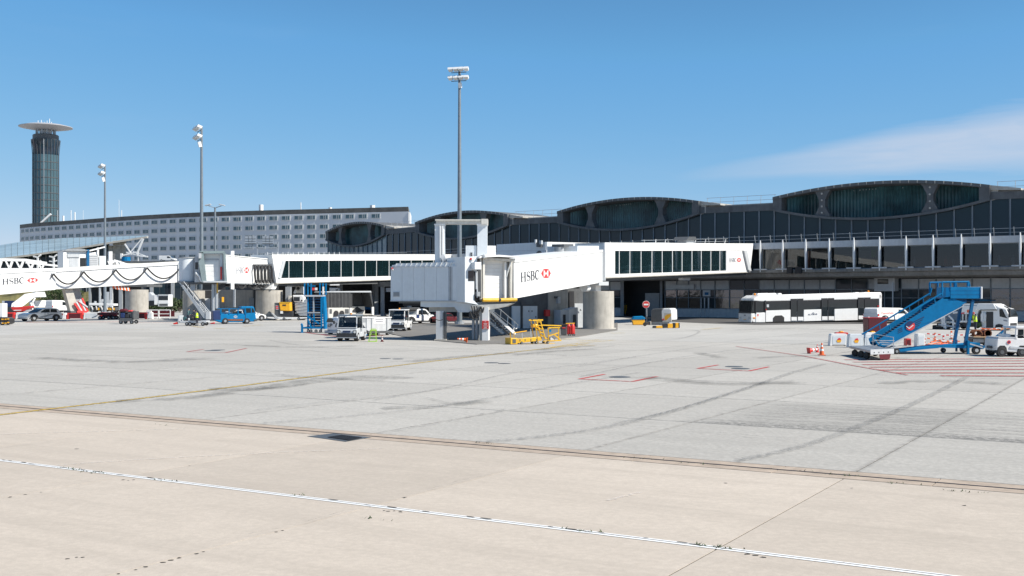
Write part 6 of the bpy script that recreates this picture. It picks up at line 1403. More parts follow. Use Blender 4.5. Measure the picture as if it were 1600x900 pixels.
# ---------------------------------------------------------------- island by the service road: no entry sign, crate, kiosk, kerbs
k=K('no_entry_sign','round red no entry sign with white bar on a grey pole in a concrete block','sign',1004,112,1014,112,gy=507); t=k.t
c=k.pt(1009.3,475.8,.06); M=k.pl.n
MB().tube(c,c+M*.04,8.4*c.y/CF*.62,n=28).build('sign_disc',red,t,world=True)
MB().tube(c-M*.02,c+M*.02,8.4*c.y/CF*.68,n=28).build('sign_rim',white,t,world=True)
mb=MB(); k.pl.pr(mb,rect(1005.6,474.6,1013,477),.12,.09); mb.build('sign_bar',white,t,world=True); k.tube('sign_pole',galv,[(1010,470,0),(1010.8,505,0)],.06); k.p('foot_block',concl,(1007,1016,502.5,509),.3,-.4,bev=.03)
k=K('grit_crate','amber plastic crate with a blue cover on the kerb island','crate',988,113,1008,113,gy=507.6); k.p('crate_body',amber,[(988,499),(1007.5,499),(1006.5,507.5),(989.5,507.5)],0,-1.0,bev=.04); k.p('blue_cover',blue,[(987.5,499.5),(990,494.6),(1004,493.8),(1008,496.5),(1008,499.5)],.06,-1.1,bev=.06)
k=K('dark_tyre','small dark spare tyre leaning by the sign block','tyre',1004,111,1009,111,gy=509.5); k.wheel(1007,509.5,3,(.4,),.15,rim=blackp)
k=K('cash_kiosk','rounded grey white kiosk cabinet with a yellow picture panel','kiosk',1017,112,1050,111,gy=507.6); t=k.t
k.p('dark_side',dgrey,[(1017,507),(1017,487),(1019,482.5),(1035,481.5),(1036,507)],0,-1.8,bev=.1); k.p('front_cover',vwhite,[(1034,500),(1033.5,486),(1036,481.8),(1047,481.4),(1050,484),(1050.5,500)],.05,-1.8,bev=.12); k.p('picture_panel',cream,[(1038,489),(1049.5,489),(1049.5,502.5),(1037.5,503)],.10,.0); k.p('yellow_print',amber,[(1039,494),(1043,491),(1048.5,490.5),(1048.5,494),(1042,500),(1039,501)],.115,.08); k.p('lower_grey',grey,(1018,1046,503,507.5),.02,-1.7); k.lamp('red_lamp',lredm,1036.8,499,.1,.12); k.lamp('white_lamp',lampglass,1036.8,502,.1,.1)
for i,(x0,x1,m) in enumerate(((1020,1025,blackp),(1025,1035,amber),(1035,1043,blackp),(1043,1051,amber),(1051,1055,blackp),(1055,1060,amber),(1060,1062,blackp))):
    o=K('kerb_block',('%s kerb block %s in front of the kiosk'%('yellow' if m is amber else 'black',('at the left end of the row','second from the left of the row','third from the left of the row','in the middle of the row','right of the middle yellow block','last yellow one before the end','at the right end of the row')[i])),'kerb',x0,109,x1,109,'striped kerb blocks',gy=512.6); o.p('block',m,[(x0,512.5 if x0<1035 else 512.6),(x1,512.4 if x0<1035 else 512),(x1-.3,509 if x0<1035 else 505.6-(i>3)*1.2),(x0+.5,509.4 if x0<1035 else 506-(i>3)*1.2)],.1,-.5,bev=.02)
# ---------------------------------------------------------------- blue passenger stairs
k=K('passenger_stairs','bright blue towable passenger stairs with a round red and navy emblem','stair',1375,61,1545,61,gy=553.5); t=k.t
for o in(0,-1.7):
    k.p('stair_flank',blue,[(1373,531),(1474,465),(1484,463.5),(1499,470),(1508,472.5),(1500,480),(1382,543),(1376,540)],o,o-.06)
k.p('flank_lip',lgrey,[(1381,543.4),(1500,480.2),(1506,476.5),(1506,478),(1384,544.4)],.05,0); k.p('flank_seam',blued,[(1440,506.5),(1441,506),(1456.5,502),(1455.5,502.6)],.01,0)
mb=MB()
for i in range(22):
    q=i/21; x=lerp(1377,1476,q);y=lerp(531,467,q); k.pl.rc(mb,x-1,x+4,y+4,y+4.9,-.06,-1.64); 
    if i%7==6: pass
mb.build('stair_tread',steel,t,world=True,kind='stuff')
k.p('stair_soffit',blued,[(1382,543.5),(1503,478),(1503,480),(1383,545)],-.06,-1.64)
for o in(.0,-1.7):
    k.tube('handrail',blue,[(1362,524,o),(1368,521,o),(1472,458,o),(1474,449,o)],.045); 
    for x in(1366,1390,1414,1438,1460): q=(x-1368)/104; y=lerp(521,458,q); k.tube('rail_post',blue,[(x,y,o),(x+1,y+8,o)],.03)
k.tube('lower_handrail',blue,[(1362,524,0),(1370,536,0),(1378,545,0)],.04)
k.p('platform_side',blue,(1484.5,1532,448.5,466.5),.05,-.02,bev=.01); k.p('platform_side',blue,(1484.5,1532,448.5,466.5),-1.85,-1.92)
for y in(454,460): k.p('side_groove',blued,(1485,1531,y,y+.5),.058,.04)
k.p('platform_floor',blued,(1474,1532,464.5,466.8),0,-1.85); k.p('end_bumper',white,(1531.5,1534.3,448,467),.1,-1.9,bev=.03); k.p('back_screen',blued,[(1472,449),(1484.5,449),(1484.5,464),(1472,464)],-.6,-.65)
for o in(0,-1.8):
    k.tube('guard_rail',blue,[(1472,462,o),(1472,441,o),(1514,440.3,o),(1515,448,o)],.05); k.tube('guard_post',blue,[(1485,448,o),(1485,441,o)],.05); k.tube('guard_post',blue,[(1512,448,o),(1512,441,o)],.06)
k.tube('hook_rail',lgrey,[(1523,440.5,-.9),(1525.5,444,-.9),(1525.5,449,-.9)],.03)
k.p('under_frame',blued,[(1486,468),(1557,468),(1557,470),(1512,470.5),(1490,472)],-.1,-1.7); k.p('push_bar',blue,(1512,1557,468,469.8),-.1,-.25)
for o in(-.1,-1.6): k.bar('prop_leg',blued,[(1521,469,o),(1509,540,o)],.15); k.bar('strut',blued,[(1510,471,o),(1490,481,o)],.14)
k.p('main_beam',blue,[(1400,547.5),(1470,540.5),(1512,538.5),(1534,536),(1534,542),(1512,544.5),(1470,543.5),(1410,550)],-.2,-1.5); k.bar('side_beam',blue,[(1398,548,0),(1466,542,0)],.12)
k.p('jack_leg',blue,(1510.5,1513.7,532,554),.12,-.05); k.p('jack_leg',blued,(1508,1510,532,551),-1.2,-1.35); k.bar('diagonal_rod',lgrey,[(1514,537,.1),(1534,543,.1)],.07)
k.wheel(1525,553.2,6.2,(.1,-1.5),.22,rim=lgrey); k.wheel(1400.5,551.5,4.6,(.1,-1.6),.22); k.wheel(1495,546,3.6,(-1.8,),.22)
k.bar('draw_bar',blue,[(1533,543,-.6),(1542,545,-.6),(1576,517,-.6)],.10); k.p('hitch',blued,(1532,1540,540,546),-.3,-.9)
k.p('foot_step',lgrey,[(1377,545),(1402,541),(1402,543),(1379,547)],.05,-1.6)
for i in range(3): k.bar('tow_rail',lgrey,[(1364+i*6,532+i*3,.15),(1396+i*3,532+i*4,.15)],.03)
c=k.pt(1422,509,.03); nn_=k.pl.n; rr=7.3*c.y/CF
def disc(nm,m,a0,a1,o,squash=1):
    mb=MB(); vs=[c+nn_*o]+[c+nn_*o+k.pl.d*(math.cos(R(a))*rr)+Vector((0,0,math.sin(R(a))*rr)) for a in range(a0,a1+1,10)]; mb.add(vs,[tuple(range(len(vs)))]); mb.build(nm,m,t,world=True,fix=False)
disc('emblem',redl,-150,40,.0); disc('emblem',navy,40,210,.0)
mb=MB(); k.pl.pr(mb,[(1415.5,510),(1420,514),(1427,508.5),(1426,507.5),(1420,512.5),(1416,509)],.045,.035); mb.build('emblem_line',white,t,world=True)
for i in range(5): y=500+i*3.1; x=1428+i*-.5; k.p('print_line',navyl,[(x,y+2),(x+16-i*2,y-5.5+i*1.2),(x+16-i*2,y-4.2+i*1.2),(x,y+3.2)],.012,.0)
for i in range(3): y=513.5+i*2.7; k.p('print_line',navyl,[(1403,y+1),(1410,y-2.5),(1410,y-1.3),(1403,y+2.1)],.012,.0)
# ---------------------------------------------------------------- flatbed dolly in front
k=K('flatbed_dolly','empty grey flatbed baggage dolly with a thin rail in front of the blue stairs','dolly',1326,59,1396,57.5,gy=561); t=k.t
c0=[k.pt(1326,545,0),k.pt(1359,551.5,.0)]
A=G(1326,561.5-4);   # left far corner footprint
def q3(x,y,z): g=G(x,y,0); 
# deck built from its four ground corners
H_=.62; cs=[P3(1326.5,543.2,59.5),P3(1359.5,548.5,54.6),P3(1396,547,55.4),P3(1364,541.8,60.5)]
zz=.50
cs=[Vector((p.x,p.y,zz)) for p in cs]
MB().prism(cs,(0,0,-.12)).build('deck',steel,t,world=True,bev=.02)
ed=cs[1].lerp(cs[2],.0); MB().prism([cs[1]+Vector((0,-.03,.05)),cs[2]+Vector((0,-.03,.05)),cs[2]+Vector((0,-.03,-.20)),cs[1]+Vector((0,-.03,-.20))],(0,-.05,0)).build('edge_plate',lgrey,t,world=True)
for i in range(4): p=cs[1].lerp(cs[2],.15+.2*i)+Vector((0,-.09,-.1)); MB().cbox(p,(.05,.02,.05)).build('plate_hole',dgrey,t,world=True)
e1=(cs[1]-cs[0]).normalized(); e2=(cs[2]-cs[1]).normalized()
for a,b_ in((.2,.08),(.45,.12),(.72,.12),(.95,.75),(.3,.85),(.1,.8)):
    p=cs[0].lerp(cs[1],a).lerp(cs[3].lerp(cs[2],a),b_); p.z=.17; MB().tube(p-e2*.06,p+e2*.06,.17,n=16).build('wheel',maroon if b_==.75 else black,t,world=True); MB().bar(p+Vector((0,0,.0)),p+Vector((0,0,zz-.2)),.08).build('wheel_fork',dgrey,t,world=True)
p,q=cs[3]+Vector((0,0,0)),cs[2]
mb=MB(); a=cs[3].lerp(cs[2],.0); 
for A_,B_ in((cs[3],cs[2]),): 
    up_=Vector((0,0,.62)); mb.bar(A_,A_+up_,.03); mb.bar(B_,B_+up_,.03); mb.bar(A_+up_,B_+up_,.03); mb.bar(A_+up_*.5,B_+up_*.5,.02)
mb.build('end_rail',galv,t,world=True)
MB().prism([cs[1].lerp(cs[2],.35)+Vector((0,-.08,-.2)),cs[1].lerp(cs[2],.85)+Vector((0,-.08,-.2)),cs[1].lerp(cs[2],.8)+Vector((0,-.08,-.45)),cs[1].lerp(cs[2],.4)+Vector((0,-.08,-.45))],(0,-.04,0)).build('red_bracket',maroon,t,world=True)
# ---------------------------------------------------------------- white plastic barriers with lamps
def barrier(name,label,x0,x1,yt,yb,m,d=.5,group='plastic barriers by the blue stairs',emb=False,lamp=False,gy=None):
    k=K(name,label,'barrier',x0,70,x1,70,group,gy=gy or yb); w_=x1-x0
    k.p('shell',m,[(x0,yb),(x0+w_*.05,yt+(yb-yt)*.12),(x0+w_*.10,yt),(x1-w_*.10,yt),(x1-w_*.04,yt+(yb-yt)*.12),(x1,yb),(x1-w_*.12,yb),(x1-w_*.14,yb-1.1),(x0+w_*.14,yb-1.1),(x0+w_*.12,yb)],0,-d,bev=.03)
    k.p('recess',panelw if m is not red else maroon,(x0+w_*.16,x1-w_*.16,yt+(yb-yt)*.2,yb-(yb-yt)*.14),.012,-.01)
    if emb: xc=(x0+x1)/2; k.p('sticker_top',redl,[(xc-3,yt+10),(xc-1,yt+7),(xc+2,yt+6.5),(xc+3.5,yt+9.5)],.03,.01); k.p('sticker',amber,[(xc-3.8,yt+10),(xc+4,yt+9.4),(xc+2.5,yt+13.5),(xc-2.5,yt+13.5)],.03,.01)
    if lamp: k.p('lamp_base',amber,[((x0+x1)/2-4,yt+.3),((x0+x1)/2-2,yt-2),((x0+x1)/2+2,yt-2),((x0+x1)/2+4.5,yt+.3)],-.1,-.4,bev=.04)
    return k
barrier('water_barrier','white plastic barrier with a red and yellow sticker, leftmost of the three beside the stairs',1296.5,1325,521.5,540.5,white,emb=True)
barrier('water_barrier','grey white plastic barrier with a yellow sticker, middle of the three beside the stairs',1326,1350,522,543,panelw,emb=True)
barrier('water_barrier','grey white plastic barrier partly hidden by the flatbed dolly, right of the three',1350.5,1377,522,543,panelw,emb=True)
barrier('water_barrier','red plastic barrier with a yellow lamp on top behind the white ones',1305,1327,519.5,535.5,red,lamp=True)
barrier('water_barrier','white barrier with yellow lamp behind the grey white ones, beside the maroon box',1352,1378,519.5,536.5,white,lamp=True)
barrier('water_barrier','upright white plastic barrier standing alone under the blue stair flank',1433,1445.5,521.5,542,white,d=.6)
barrier('water_barrier','small red barrier left of the upright white one under the stairs',1416,1424,529,540,red)
k=K('box_cart','dark maroon box cart behind the white barriers','cart',1356,84,1387,84,gy=523.5); k.p('box_body',maroon,[(1356.5,497.5),(1358,496),(1385,496),(1386.5,497.5),(1386,520.5),(1357,520.5)],0,-1.4,bev=.05); k.p('box_rim',redl,(1356.2,1386.8,496.2,497),.02,-1.42)
for x in(1362,1381): k.wheel(x,523.8,2.6,(.02,-1.2),.15)
for x in(1358,1385): k.lamp('corner_lamp',lampglass,x,495.5,-.1,.07)
# ---------------------------------------------------------------- fuel truck behind the stairs
k=K('hydrant_truck','white airport fuelling truck with cab at right and pump rack behind the stairs','truck',1470,100,1580,96,gy=515.5); t=k.t; dp=2.5
k.p('cab',vwhite,[(1533,513),(1533,484),(1531,481),(1523,474.5),(1555,475.5),(1561,480),(1572,483),(1577,494),(1576.5,513)],0,-dp,bev=.08)
k.p('side_window',carglass,[(1561.5,483),(1566,482.5),(1572,495),(1575,497.5),(1562,494.5)],.02,-dp-.02); k.p('windscreen',carglass,[(1571.8,483.2),(1573,483.5),(1578,494),(1577.4,495.5)],-.15,-dp+.15)
k.p('mirror',blackp,(1577,1580,482,496),.3,.1,bev=.03); k.bar('mirror_arm',blackp,[(1570,478,.2),(1578,482,.2)],.08); k.p('roof_visor',vwhite,[(1523,484.5),(1528,474),(1553,474.5),(1558,483.5)],.1,-dp+.2,bev=.05); k.p('visor_edge',dgrey,(1532,1558,483.8,485),.12,-.1)
k.p('dark_bay',blackp,(1541,1552,487,512),.015,0); k.p('white_tank',white,[(1533,490),(1536,488),(1540,488),(1541.5,492),(1541,502),(1538,504),(1533,503)],.2,-.3,bev=.08); k.p('grab_bar',white,(1537,1538.2,488,504),.35,.22)
k.p('cabinet',vwhite,[(1501,490.5),(1501,480),(1503,477.5),(1531,477.5),(1532,480),(1527,491)],.02,-dp,bev=.04); k.p('cabinet_top',vwhite,(1490,1533,474.5,477),.0,-dp); k.p('cabinet_print',redl,[(1502,488.5),(1507,488),(1507,490),(1502,490.5)],.04,0); k.p('cabinet_print',orange,(1511,1516,484,488.5),.04,.02)
k.p('dark_frame',dgrey,(1500,1532,491,503),-.3,-dp+.3); k.p('tank_rack',white,(1500,1524,501,503.5),.05,-.2)
for x in(1504,1509,1516,1521,1526): k.p('rack_post',white,(x,x+1.2,491,503),.06,-.1)
k.p('chassis',blackp,(1462,1577,505,511),-.3,-dp+.3); k.p('chassis_deck',dgrey,(1462,1502,508,511),-.1,-dp)
for P in (((1473,495),(1473,510)),((1478,505),(1478,514)),((1483,493),(1490,500),(1490,515)),((1490,489),(1497,488)),((1486,503),(1500,508)),((1467,507),(1500,512)),((1476,490),(1476,512))): k.tube('pump_pipe',white if P[0][0]>1470 else lgrey,[(x,y,.1) for x,y in P],.09)
k.p('pump_box',cream,(1474,1484,502,513),.0,-.8,bev=.04); k.p('pump_box',lgrey,(1467,1473,497,508),-.4,-1.0); k.lamp('green_valve',leafm,1529,507,.2,.38); k.p('dark_hoses',black,(1455,1475,508,516),-.2,-1,bev=.1)
k.p('wheel_arch',black,[(1554,513),(1556,507.5),(1561,506),(1567,507.5),(1570,513)],.02,-.4)
for x in(1562,1492,1480): k.wheel(x,515.6,5.2,(.0,-dp+.3),.3)
k.pl.decal('print_line',[(1568,501.5),(1574,502.5),(1574,500.5),(1568,499.5)],[rect(0,0,1,1)],greyl,t,.02)
c=k.pt(1505,517,2.2); person('person','worker in a hi vis vest and red helmet bending behind the striped tape',(c.x,G(1505,518.5).y,0),200,cloth,vest=hivis,pose=1.2,sc=1.0,hatm=red)
# striped tape posts, cables, reels
def tape(name,label,pts,ym,col=red):
    t=thing(name,label,'tape',tuple(G(pts[0][0],pts[0][1]+12)),0,'striped barrier tapes'); Yd=CF*EYE/(ym-HZ)
    for (x0,y0),(x1,y1) in zip(pts[:-1],pts[1:]):
        n=max(2,int(abs(x1-x0)/4))
        for i in range(n):
            f=lambda q:P3(lerp(x0,x1,q),lerp(y0,y1,q)+1.8*4*q*(1-q)*.5,Yd); mb=MB(); mb.bar(f(i/n),f((i+1)/n),.012,.07); mb.build('tape_piece',col if i%2 else white,t,world=True)
tape('warning_tape','red and white striped tape between short posts in front of the fuelling truck',[(1444,520.5),(1474,522.5),(1487,523),(1518,522)],545); tape('warning_tape','lower orange tape hanging in front of the fuelling truck',[(1444,527),(1462,529.5),(1475,532),(1500,533)],545,orange)
tape('warning_tape','upper orange tape running from the truck to the cable reel',[(1530,513.5),(1560,512.5),(1582,512)],530,orange)
for i,(x,y,m,lb) in enumerate(((1445,541,red,'leftmost short red and white post of the tape, beside the upright barrier'),(1461.5,533,orange,'small orange post second from the left in the tape line'),(1474.5,537,red,'slim red and white post in the middle of the tape line'),(1487,530,orange,'orange post right of the middle one in the tape line'))):
    k=K('delineator_post',lb,'post',x-2,80,x+2,80,'tape line posts',gy=y)
    k.p('post_body',m,(x-1.1,x+1.1,y-13,y),0,-.1); k.p('white_band',white,(x-1.2,x+1.2,y-10,y-7.4),.01,-.11); k.p('white_band',white,(x-1.2,x+1.2,y-5,y-2.8),.01,-.11); k.p('foot',black,(x-2.5,x+2.5,y-1,y),.1,-.2)
for i in range(3): 
    t=thing('orange_cable',['long orange cable lying on the ground under the tape line','second orange cable looping behind the tape line','short orange cable end by the cable reel trailer'][i],'cable',tuple(G(1470,540-i)),0); P=[G(1446+j*(9 if i<2 else 5)+i*4,538-i*2.2+1.4*math.sin(j*1.3+i),.03) for j in range(9)]; MB().path(P,.035).build('cable_run',orange,t,world=True)
k=K('cable_reel_trailer','small trailer carrying a rusty cable reel, dark bundle and timber planks','trailer',1518,70,1562,70,gy=541.5); t=k.t
c=k.pt(1547,521,-.3); 
for o,r,m in((.0,6.3,rust),(-.75,6.3,rust),): p=c+k.pl.n*o+k.pl.d*.0; MB().tube(p,p-k.pl.n*.06,r*c.y/CF,n=24).build('reel_flange',m,t,world=True)
MB().tube(c,c-k.pl.n*.75,4.6*c.y/CF,n=20).build('reel_core',mat('reel_cable',(.24,.06,.03),.8,var=.3,ns=12),t,world=True)
mb=MB(); 
for i in range(40): a=i*.7; mb.tube(k.pt(1531+math.cos(a)*6.5,521+math.sin(a)*4.6,-.2-.02*i),k.pt(1531+math.cos(a+.8)*6.8,521+math.sin(a+.8)*4.8,-.2-.02*i),.05,n=5)
mb.build('hose_coil',rust,t,world=True,kind='stuff')
k.p('trailer_bed',dgrey,(1520,1560,527,530),0,-1.4); k.p('trailer_side',steel,(1521,1549,527.5,535),-.02,-.08); k.p('trailer_box',blackp,(1521,1540,529,538),-.2,-1.2)
k.bar('plank',wood,[(1538,527,.05),(1542,540,.05)],.12,.05); k.bar('plank',wood,[(1566,515,-.3),(1583,511.5,-.3)],.14,.06); k.bar('plank',wood,[(1520,526,.1),(1553,526.6,.1)],.12,.05); k.bar('plank',orange,[(1536,513,-.4),(1574,516,-.4)],.1,.05)
k.wheel(1528,541.5,3.2,(.0,-1.2),.15); k.wheel(1552,541.5,3.2,(.0,-1.2),.15)
k.bar('draw_frame',lgrey,[(1549,528,.0),(1560,536,.0)],.07)
# ---------------------------------------------------------------- white tractor at the right edge (side view)
k=K('baggage_tractor','white baggage tractor with a round red door emblem cut off by the right edge','tractor',1557,60,1640,60,'baggage tractors',gy=557.5); t=k.t; dp=1.5
k.p('body',vwhite,[(1558,548),(1557,541),(1558,529),(1562,527.5),(1596,528.5),(1630,528),(1650,533),(1652,550),(1636,552),(1612,552),(1560,549)],0,-dp,bev=.05)
k.p('body_step',lgrey,[(1578,541),(1606,543.5),(1606,546),(1578,544)],.04,0); k.p('engine_top',vwhite,(1575,1582,522,528.5),-.2,-1.2,bev=.03); k.p('deck_top',lgrey,(1560,1590,526.6,528.6),.01,-dp-.01)
k.p('cab_roof',vwhite,[(1587,510),(1640,510),(1642,513.5),(1586,513.5)],.05,-dp-.05,bev=.03)
for x,x2 in((1589,1588),(1640,1646)): 
    for o in(-.03,-dp+.1): k.bar('cab_pillar',vwhite,[(x,512,o),(x2,529,o)],.1)
k.p('rear_screen',carglass,(1590,1600,514.5,523.5),-.03,-.06); k.p('cab_side',carglass,(1602,1638,514.5,528),-.03,-.06); k.p('cab_interior',blackp,[(1591,524),(1602,524),(1606,529),(1591,529)],-.3,-1.2); k.p('window_bar',dgrey,(1588,1601,524,525),.02,-.03)
c=k.pt(1576.3,534.5,.02); MB().tube(c,c+k.pl.n*.012,.095,n=20).build('emblem',redl,t,world=True); MB().tube(c+k.pl.n*.01,c+k.pl.n*.02,.05,n=12).build('emblem_centre',navy,t,world=True)
for x in(1565.5,1597,1636): k.p('wheel_arch',black,[(x-8.5,552),(x-6.5,543),(x-3,540),(x+4,540),(x+7,543),(x+8.5,552)],.012,-.3)
k.wheel(1565.5,557.3,7.2,(.03,-dp+.25),.25,rim=dgrey); k.wheel(1597,558.3,7.2,(.03,-dp+.25),.25,rim=dgrey); k.wheel(1637,558.3,7.2,(.03,-dp+.25),.25,rim=dgrey)
k.p('tow_hook',dgrey,(1553,1559,541,545),-.5,-.9)
# ---------------------------------------------------------------- left side ground equipment
for i,(x0,x1,m,lb) in enumerate(((-22,-2,white,'white barrier block beyond the left edge'),(2,23,red,'red barrier block at the far left behind the black tug'),(24,43,white,'white barrier block left of the silver car nose'),(76,103,white,'white barrier block right behind the silver car roof'),(103.5,129.5,red,'long red barrier block right of the silver car'),(130,155,white,'white barrier block between two red ones'),(156,182,red,'red barrier block behind the low dolly'),(207,229,red,'red barrier block right of the loaded baggage cart'),(230,238,white,'short white barrier block at the left end of the fence'))):
    barrier('road_barrier',lb,x0,x1,488,498.6,m,d=.6,group='red and white barriers under the left jetway')
k=K('tow_tug','black tug with yellow corner markings cut off by the left edge','tug',-10,118,14,118,gy=508); k.p('body',blackp,[(-20,506),(-20,496),(9,496),(13,498),(13,505),(9,507)],0,-1.6,bev=.06)
for x,y in((4,499),(9,499),(13,498.5),(4.5,505),(9,505),(13,504)): k.p('yellow_mark',amber,(x-1.4,x+1.4,y-1,y+.8),.08,0)
k.wheel(3,508,3.4,(.05,-1.3),.3); k.p('white_cab',vwhite,(-14,2,474,496),-.3,-1.5,bev=.05)
k=K('navy_container','dark blue container on a cart below the third jetway at far left','container',7,175,30,175,gy=488); k.p('box',navy,(7,26,470,479.5),0,-2,bev=.04); k.p('frame_end',lgrey,(3,7,470,481),.0,-2); k.p('base',dgrey,(4,30,479.5,483),-.1,-1.9); k.wheel(10,487,2,(0,),.2); k.wheel(24,487,2,(0,),.2)
k=K('mobile_stair','white mobile boarding stair with a square top platform below the left jetway','stair',20,165,73,168,gy=488); t=k.t
for o in(0,-1.6): k.p('stair_flank',white,[(21,479.5),(22,474.5),(42,459.5),(56,457),(57,462),(38,477),(33,480)],o,o-.08)
k.p('platform_box',white,[(56,456),(70,456),(72.5,464),(56,464.5)],0,-1.7,bev=.03); k.p('platform_trim',greyl,[(56.5,457.5),(70,457.5),(70.2,458.2),(56.5,458.2)],.02,0); k.p('stair_treads',dgrey,[(24,478),(44,461),(45,462),(26,479)],-.1,-1.5)
for P in (((48,473),(52,486)),((55,465),(49,476)),((50,472),(54,480))): k.bar('leg_strut',white,[(x,y,0) for x,y in P],.25)
k.p('base_frame',dgrey,(28,56,481,483.5),-.1,-1.5); k.wheel(32,486,2.5,(0,-1.4),.2); k.wheel(52,486,2.5,(0,-1.4),.2)
k=K('tarp_trailer','baggage trailer heaped under a sagging red and white tarpaulin','trailer',5,158,50,158,gy=491.5); 
k.p('red_tarp',red,[(16,480.5),(47,478),(48,480),(38,486),(28,488),(20,486)],0,-1.6,bev=.1); k.p('dark_sack',blackp,[(6,482),(16,480),(22,487),(30,488.3),(13,488)],.05,-1.5,bev=.08); k.p('white_band',white,[(21,484.3),(34,484),(33,485.2),(22,485.5)],.08,0); k.p('base',dgrey,(9,48,488,489.5),0,-1.5); k.p('white_end',lgrey,(36,48,484,489),-.1,-.8,bev=.05); k.wheel(14,492,2,(0,),.2); k.wheel(42,492,2,(0,),.2)
k=K('loading_gear','white low loader frame with black and yellow striped ends under the left jetway','loader',139,168,180,168,gy=489); t=k.t
k.p('top_frame',white,[(139,473.5),(178,474.5),(178,478),(139,477)],0,-2.2,bev=.05); k.p('chassis',dgrey,(140,180,480,485),-.1,-2)
for x in(150,168,174): k.p('yellow_mark',amber,(x,x+5,481,484.5),.02,-.1); k.p('black_stripe',black,(x+1.8,x+3,481,484.5),.04,0)
for x in(143,150,158,166,175): k.bar('frame_post',white,[(x,478,0),(x+2,484,0)],.16)
for x,h in((146,3),(157,6),(161,4),(170,5)): k.p('pump_head',lgrey,(x,x+2.5,473.5-h,473.5),-.3,-.7)
for x in(144,160,176): k.wheel(x,489,3,(0,-1.9),.25)
k=K('low_dolly','low dark dolly with a red deck in front of the red barrier','dolly',148,148,182,148,gy=499.2); k.p('deck',maroon,(152,181,488.5,492.5),0,-1.3); k.bar('draw_bar',lgrey,[(144,496.5,0),(152,493,0)],.12)
for x in(156,169.5,177): k.wheel(x,499.3,2.9,(0,-1.2),.25)
k=K('baggage_cart','loaded baggage cart with dark suitcases and a red soft bag, seen from behind','cart',185,128,210,128,gy=506.2); t=k.t
k.p('cart_floor',dgrey,(185.5,208.5,497,499.5),0,-1.8); k.p('side_frame',dgrey,(185.5,187,486.5,499),0,-1.8); k.p('side_frame',dgrey,(207,208.8,486.5,499),0,-1.8); k.p('cart_bumper',dgrey,(186,208,499.5,502),.1,-.1)
for i,(x0,x1,y0,y1,m) in enumerate(((187,194,489,497,navy),(194,201,491,497,blackp),(201,207,489,497,dgrey),(188,206,485.5,489.5,tarp))): k.p('suitcase',m,(x0+.2,x1-.2,y0,y1),-.1-.05*i,-1.4,bev=.08)
k.p('soft_bag',maroon,[(184.5,486),(187,483),(193,482.5),(197,484.5),(196,487),(187,487.5)],-.1,-1,bev=.12); k.p('soft_bag',redl,[(197,487),(200,485),(204,484.5),(206,487)],-.2,-.9,bev=.08)
for x in(188.5,205.5): k.wheel(x,506.4,3,(0,-1.5),.2)
k=K('white_truck','white flat nosed truck parked under the left jetway','truck',225,185,265,185,gy=489.5); t=k.t
k.p('cab',vwhite,(246.5,264,460,479),0,-2.4,bev=.12); k.p('windscreen',carglass,(247.8,262.5,462.5,469),.02,0); k.p('sun_strip',lgrey,(247,263.5,460,461.6),.08,0); k.p('grille',dgrey,(249,262,474.5,478),.03,0); k.p('headlight',lampglass,(247,250,473,475),.04,0); k.p('headlight',lampglass,(260.5,263.5,473,475),.04,0)
k.p('body_box',lgrey,[(225,458),(232,456.5),(236,461),(246,461),(246,478),(226,478)],-.8,-2.6,bev=.08); k.p('dark_tank',blackp,(228,246,470,478),-.5,-.9,bev=.05); k.p('door_panel',white,(241,246.5,461,476),-.02,-.4); k.wheel(250,482.5,3.2,(-.2,-2.1),.3); k.wheel(260,482.5,3.2,(-.2,-2.1),.3); k.wheel(238,482.5,3.2,(-.7,),.3)
k=K('crowd_fence','row of three white tubular fence panels under the left jetway','fence',230,151,268,151,gy=497.6); t=k.t
for x0 in(230,248.5,):
    x1=x0+17.5; k.tube('panel_frame',white,[(x0,496.5,0),(x0,484.5,0),(x1,484.5,0),(x1,496.5,0),(x0,496.5,0)],.07,n=6); k.tube('mid_rail',white,[(x0,490.5,0),(x1,490.5,0)],.05,n=5)
    k.p('foot',white,(x0+1,x0+2,496.5,497.6),.3,-.3); k.p('foot',white,(x1-2,x1-1,496.5,497.6),.3,-.3)
k.p('maroon_screen',maroon,(231,267,486,495),-1.6,-1.7)
k=K('white_box_unit','white ribbed water barrier box at the left end of the fence','barrier',230,150,238,150,gy=498); k.p('shell',white,(230.5,238,485.5,497.5),.5,.1,bev=.03)
for i in range(3): k.p('rib',lgrey,(231,237.5,487+i*3.4,487.8+i*3.4),.53,.5)
k=K('flat_luggage_cart','long light grey flat luggage cart with a few bags in front of the stair','cart',278,118,322,118,gy=509); t=k.t
k.p('deck',lgrey,[(279,501.5),(322,501),(322,503.5),(280,504)],0,-1.5); k.p('end_rail',lgrey,(278,280.3,493,503.5),0,-1.5); k.p('low_edge',galv,(279,322,503.5,504.5),.03,-.1)
for x in(292,297,317,): k.wheel(x,509,2.9,(.05,-1.3),.2)
for x0,x1,y0,y1,m in((284,288,495,501.3,teal),(292,295,497,501.3,white),(288,292,498,501.3,blackp),(303,312,494.5,501.2,cloth),(295.5,302,492.5,501,blackp)): k.p('bag',m,(x0,x1,y0,y1),-.3,-.9,bev=.1)
k.p('red_rag',red,[(270,505.5),(276,503),(277,506.5),(271,507)],.0,-.4,bev=.04); k.p('red_rag',red,[(328,505),(334,503.5),(335,505.5),(329,506)],.0,-.4,bev=.04)
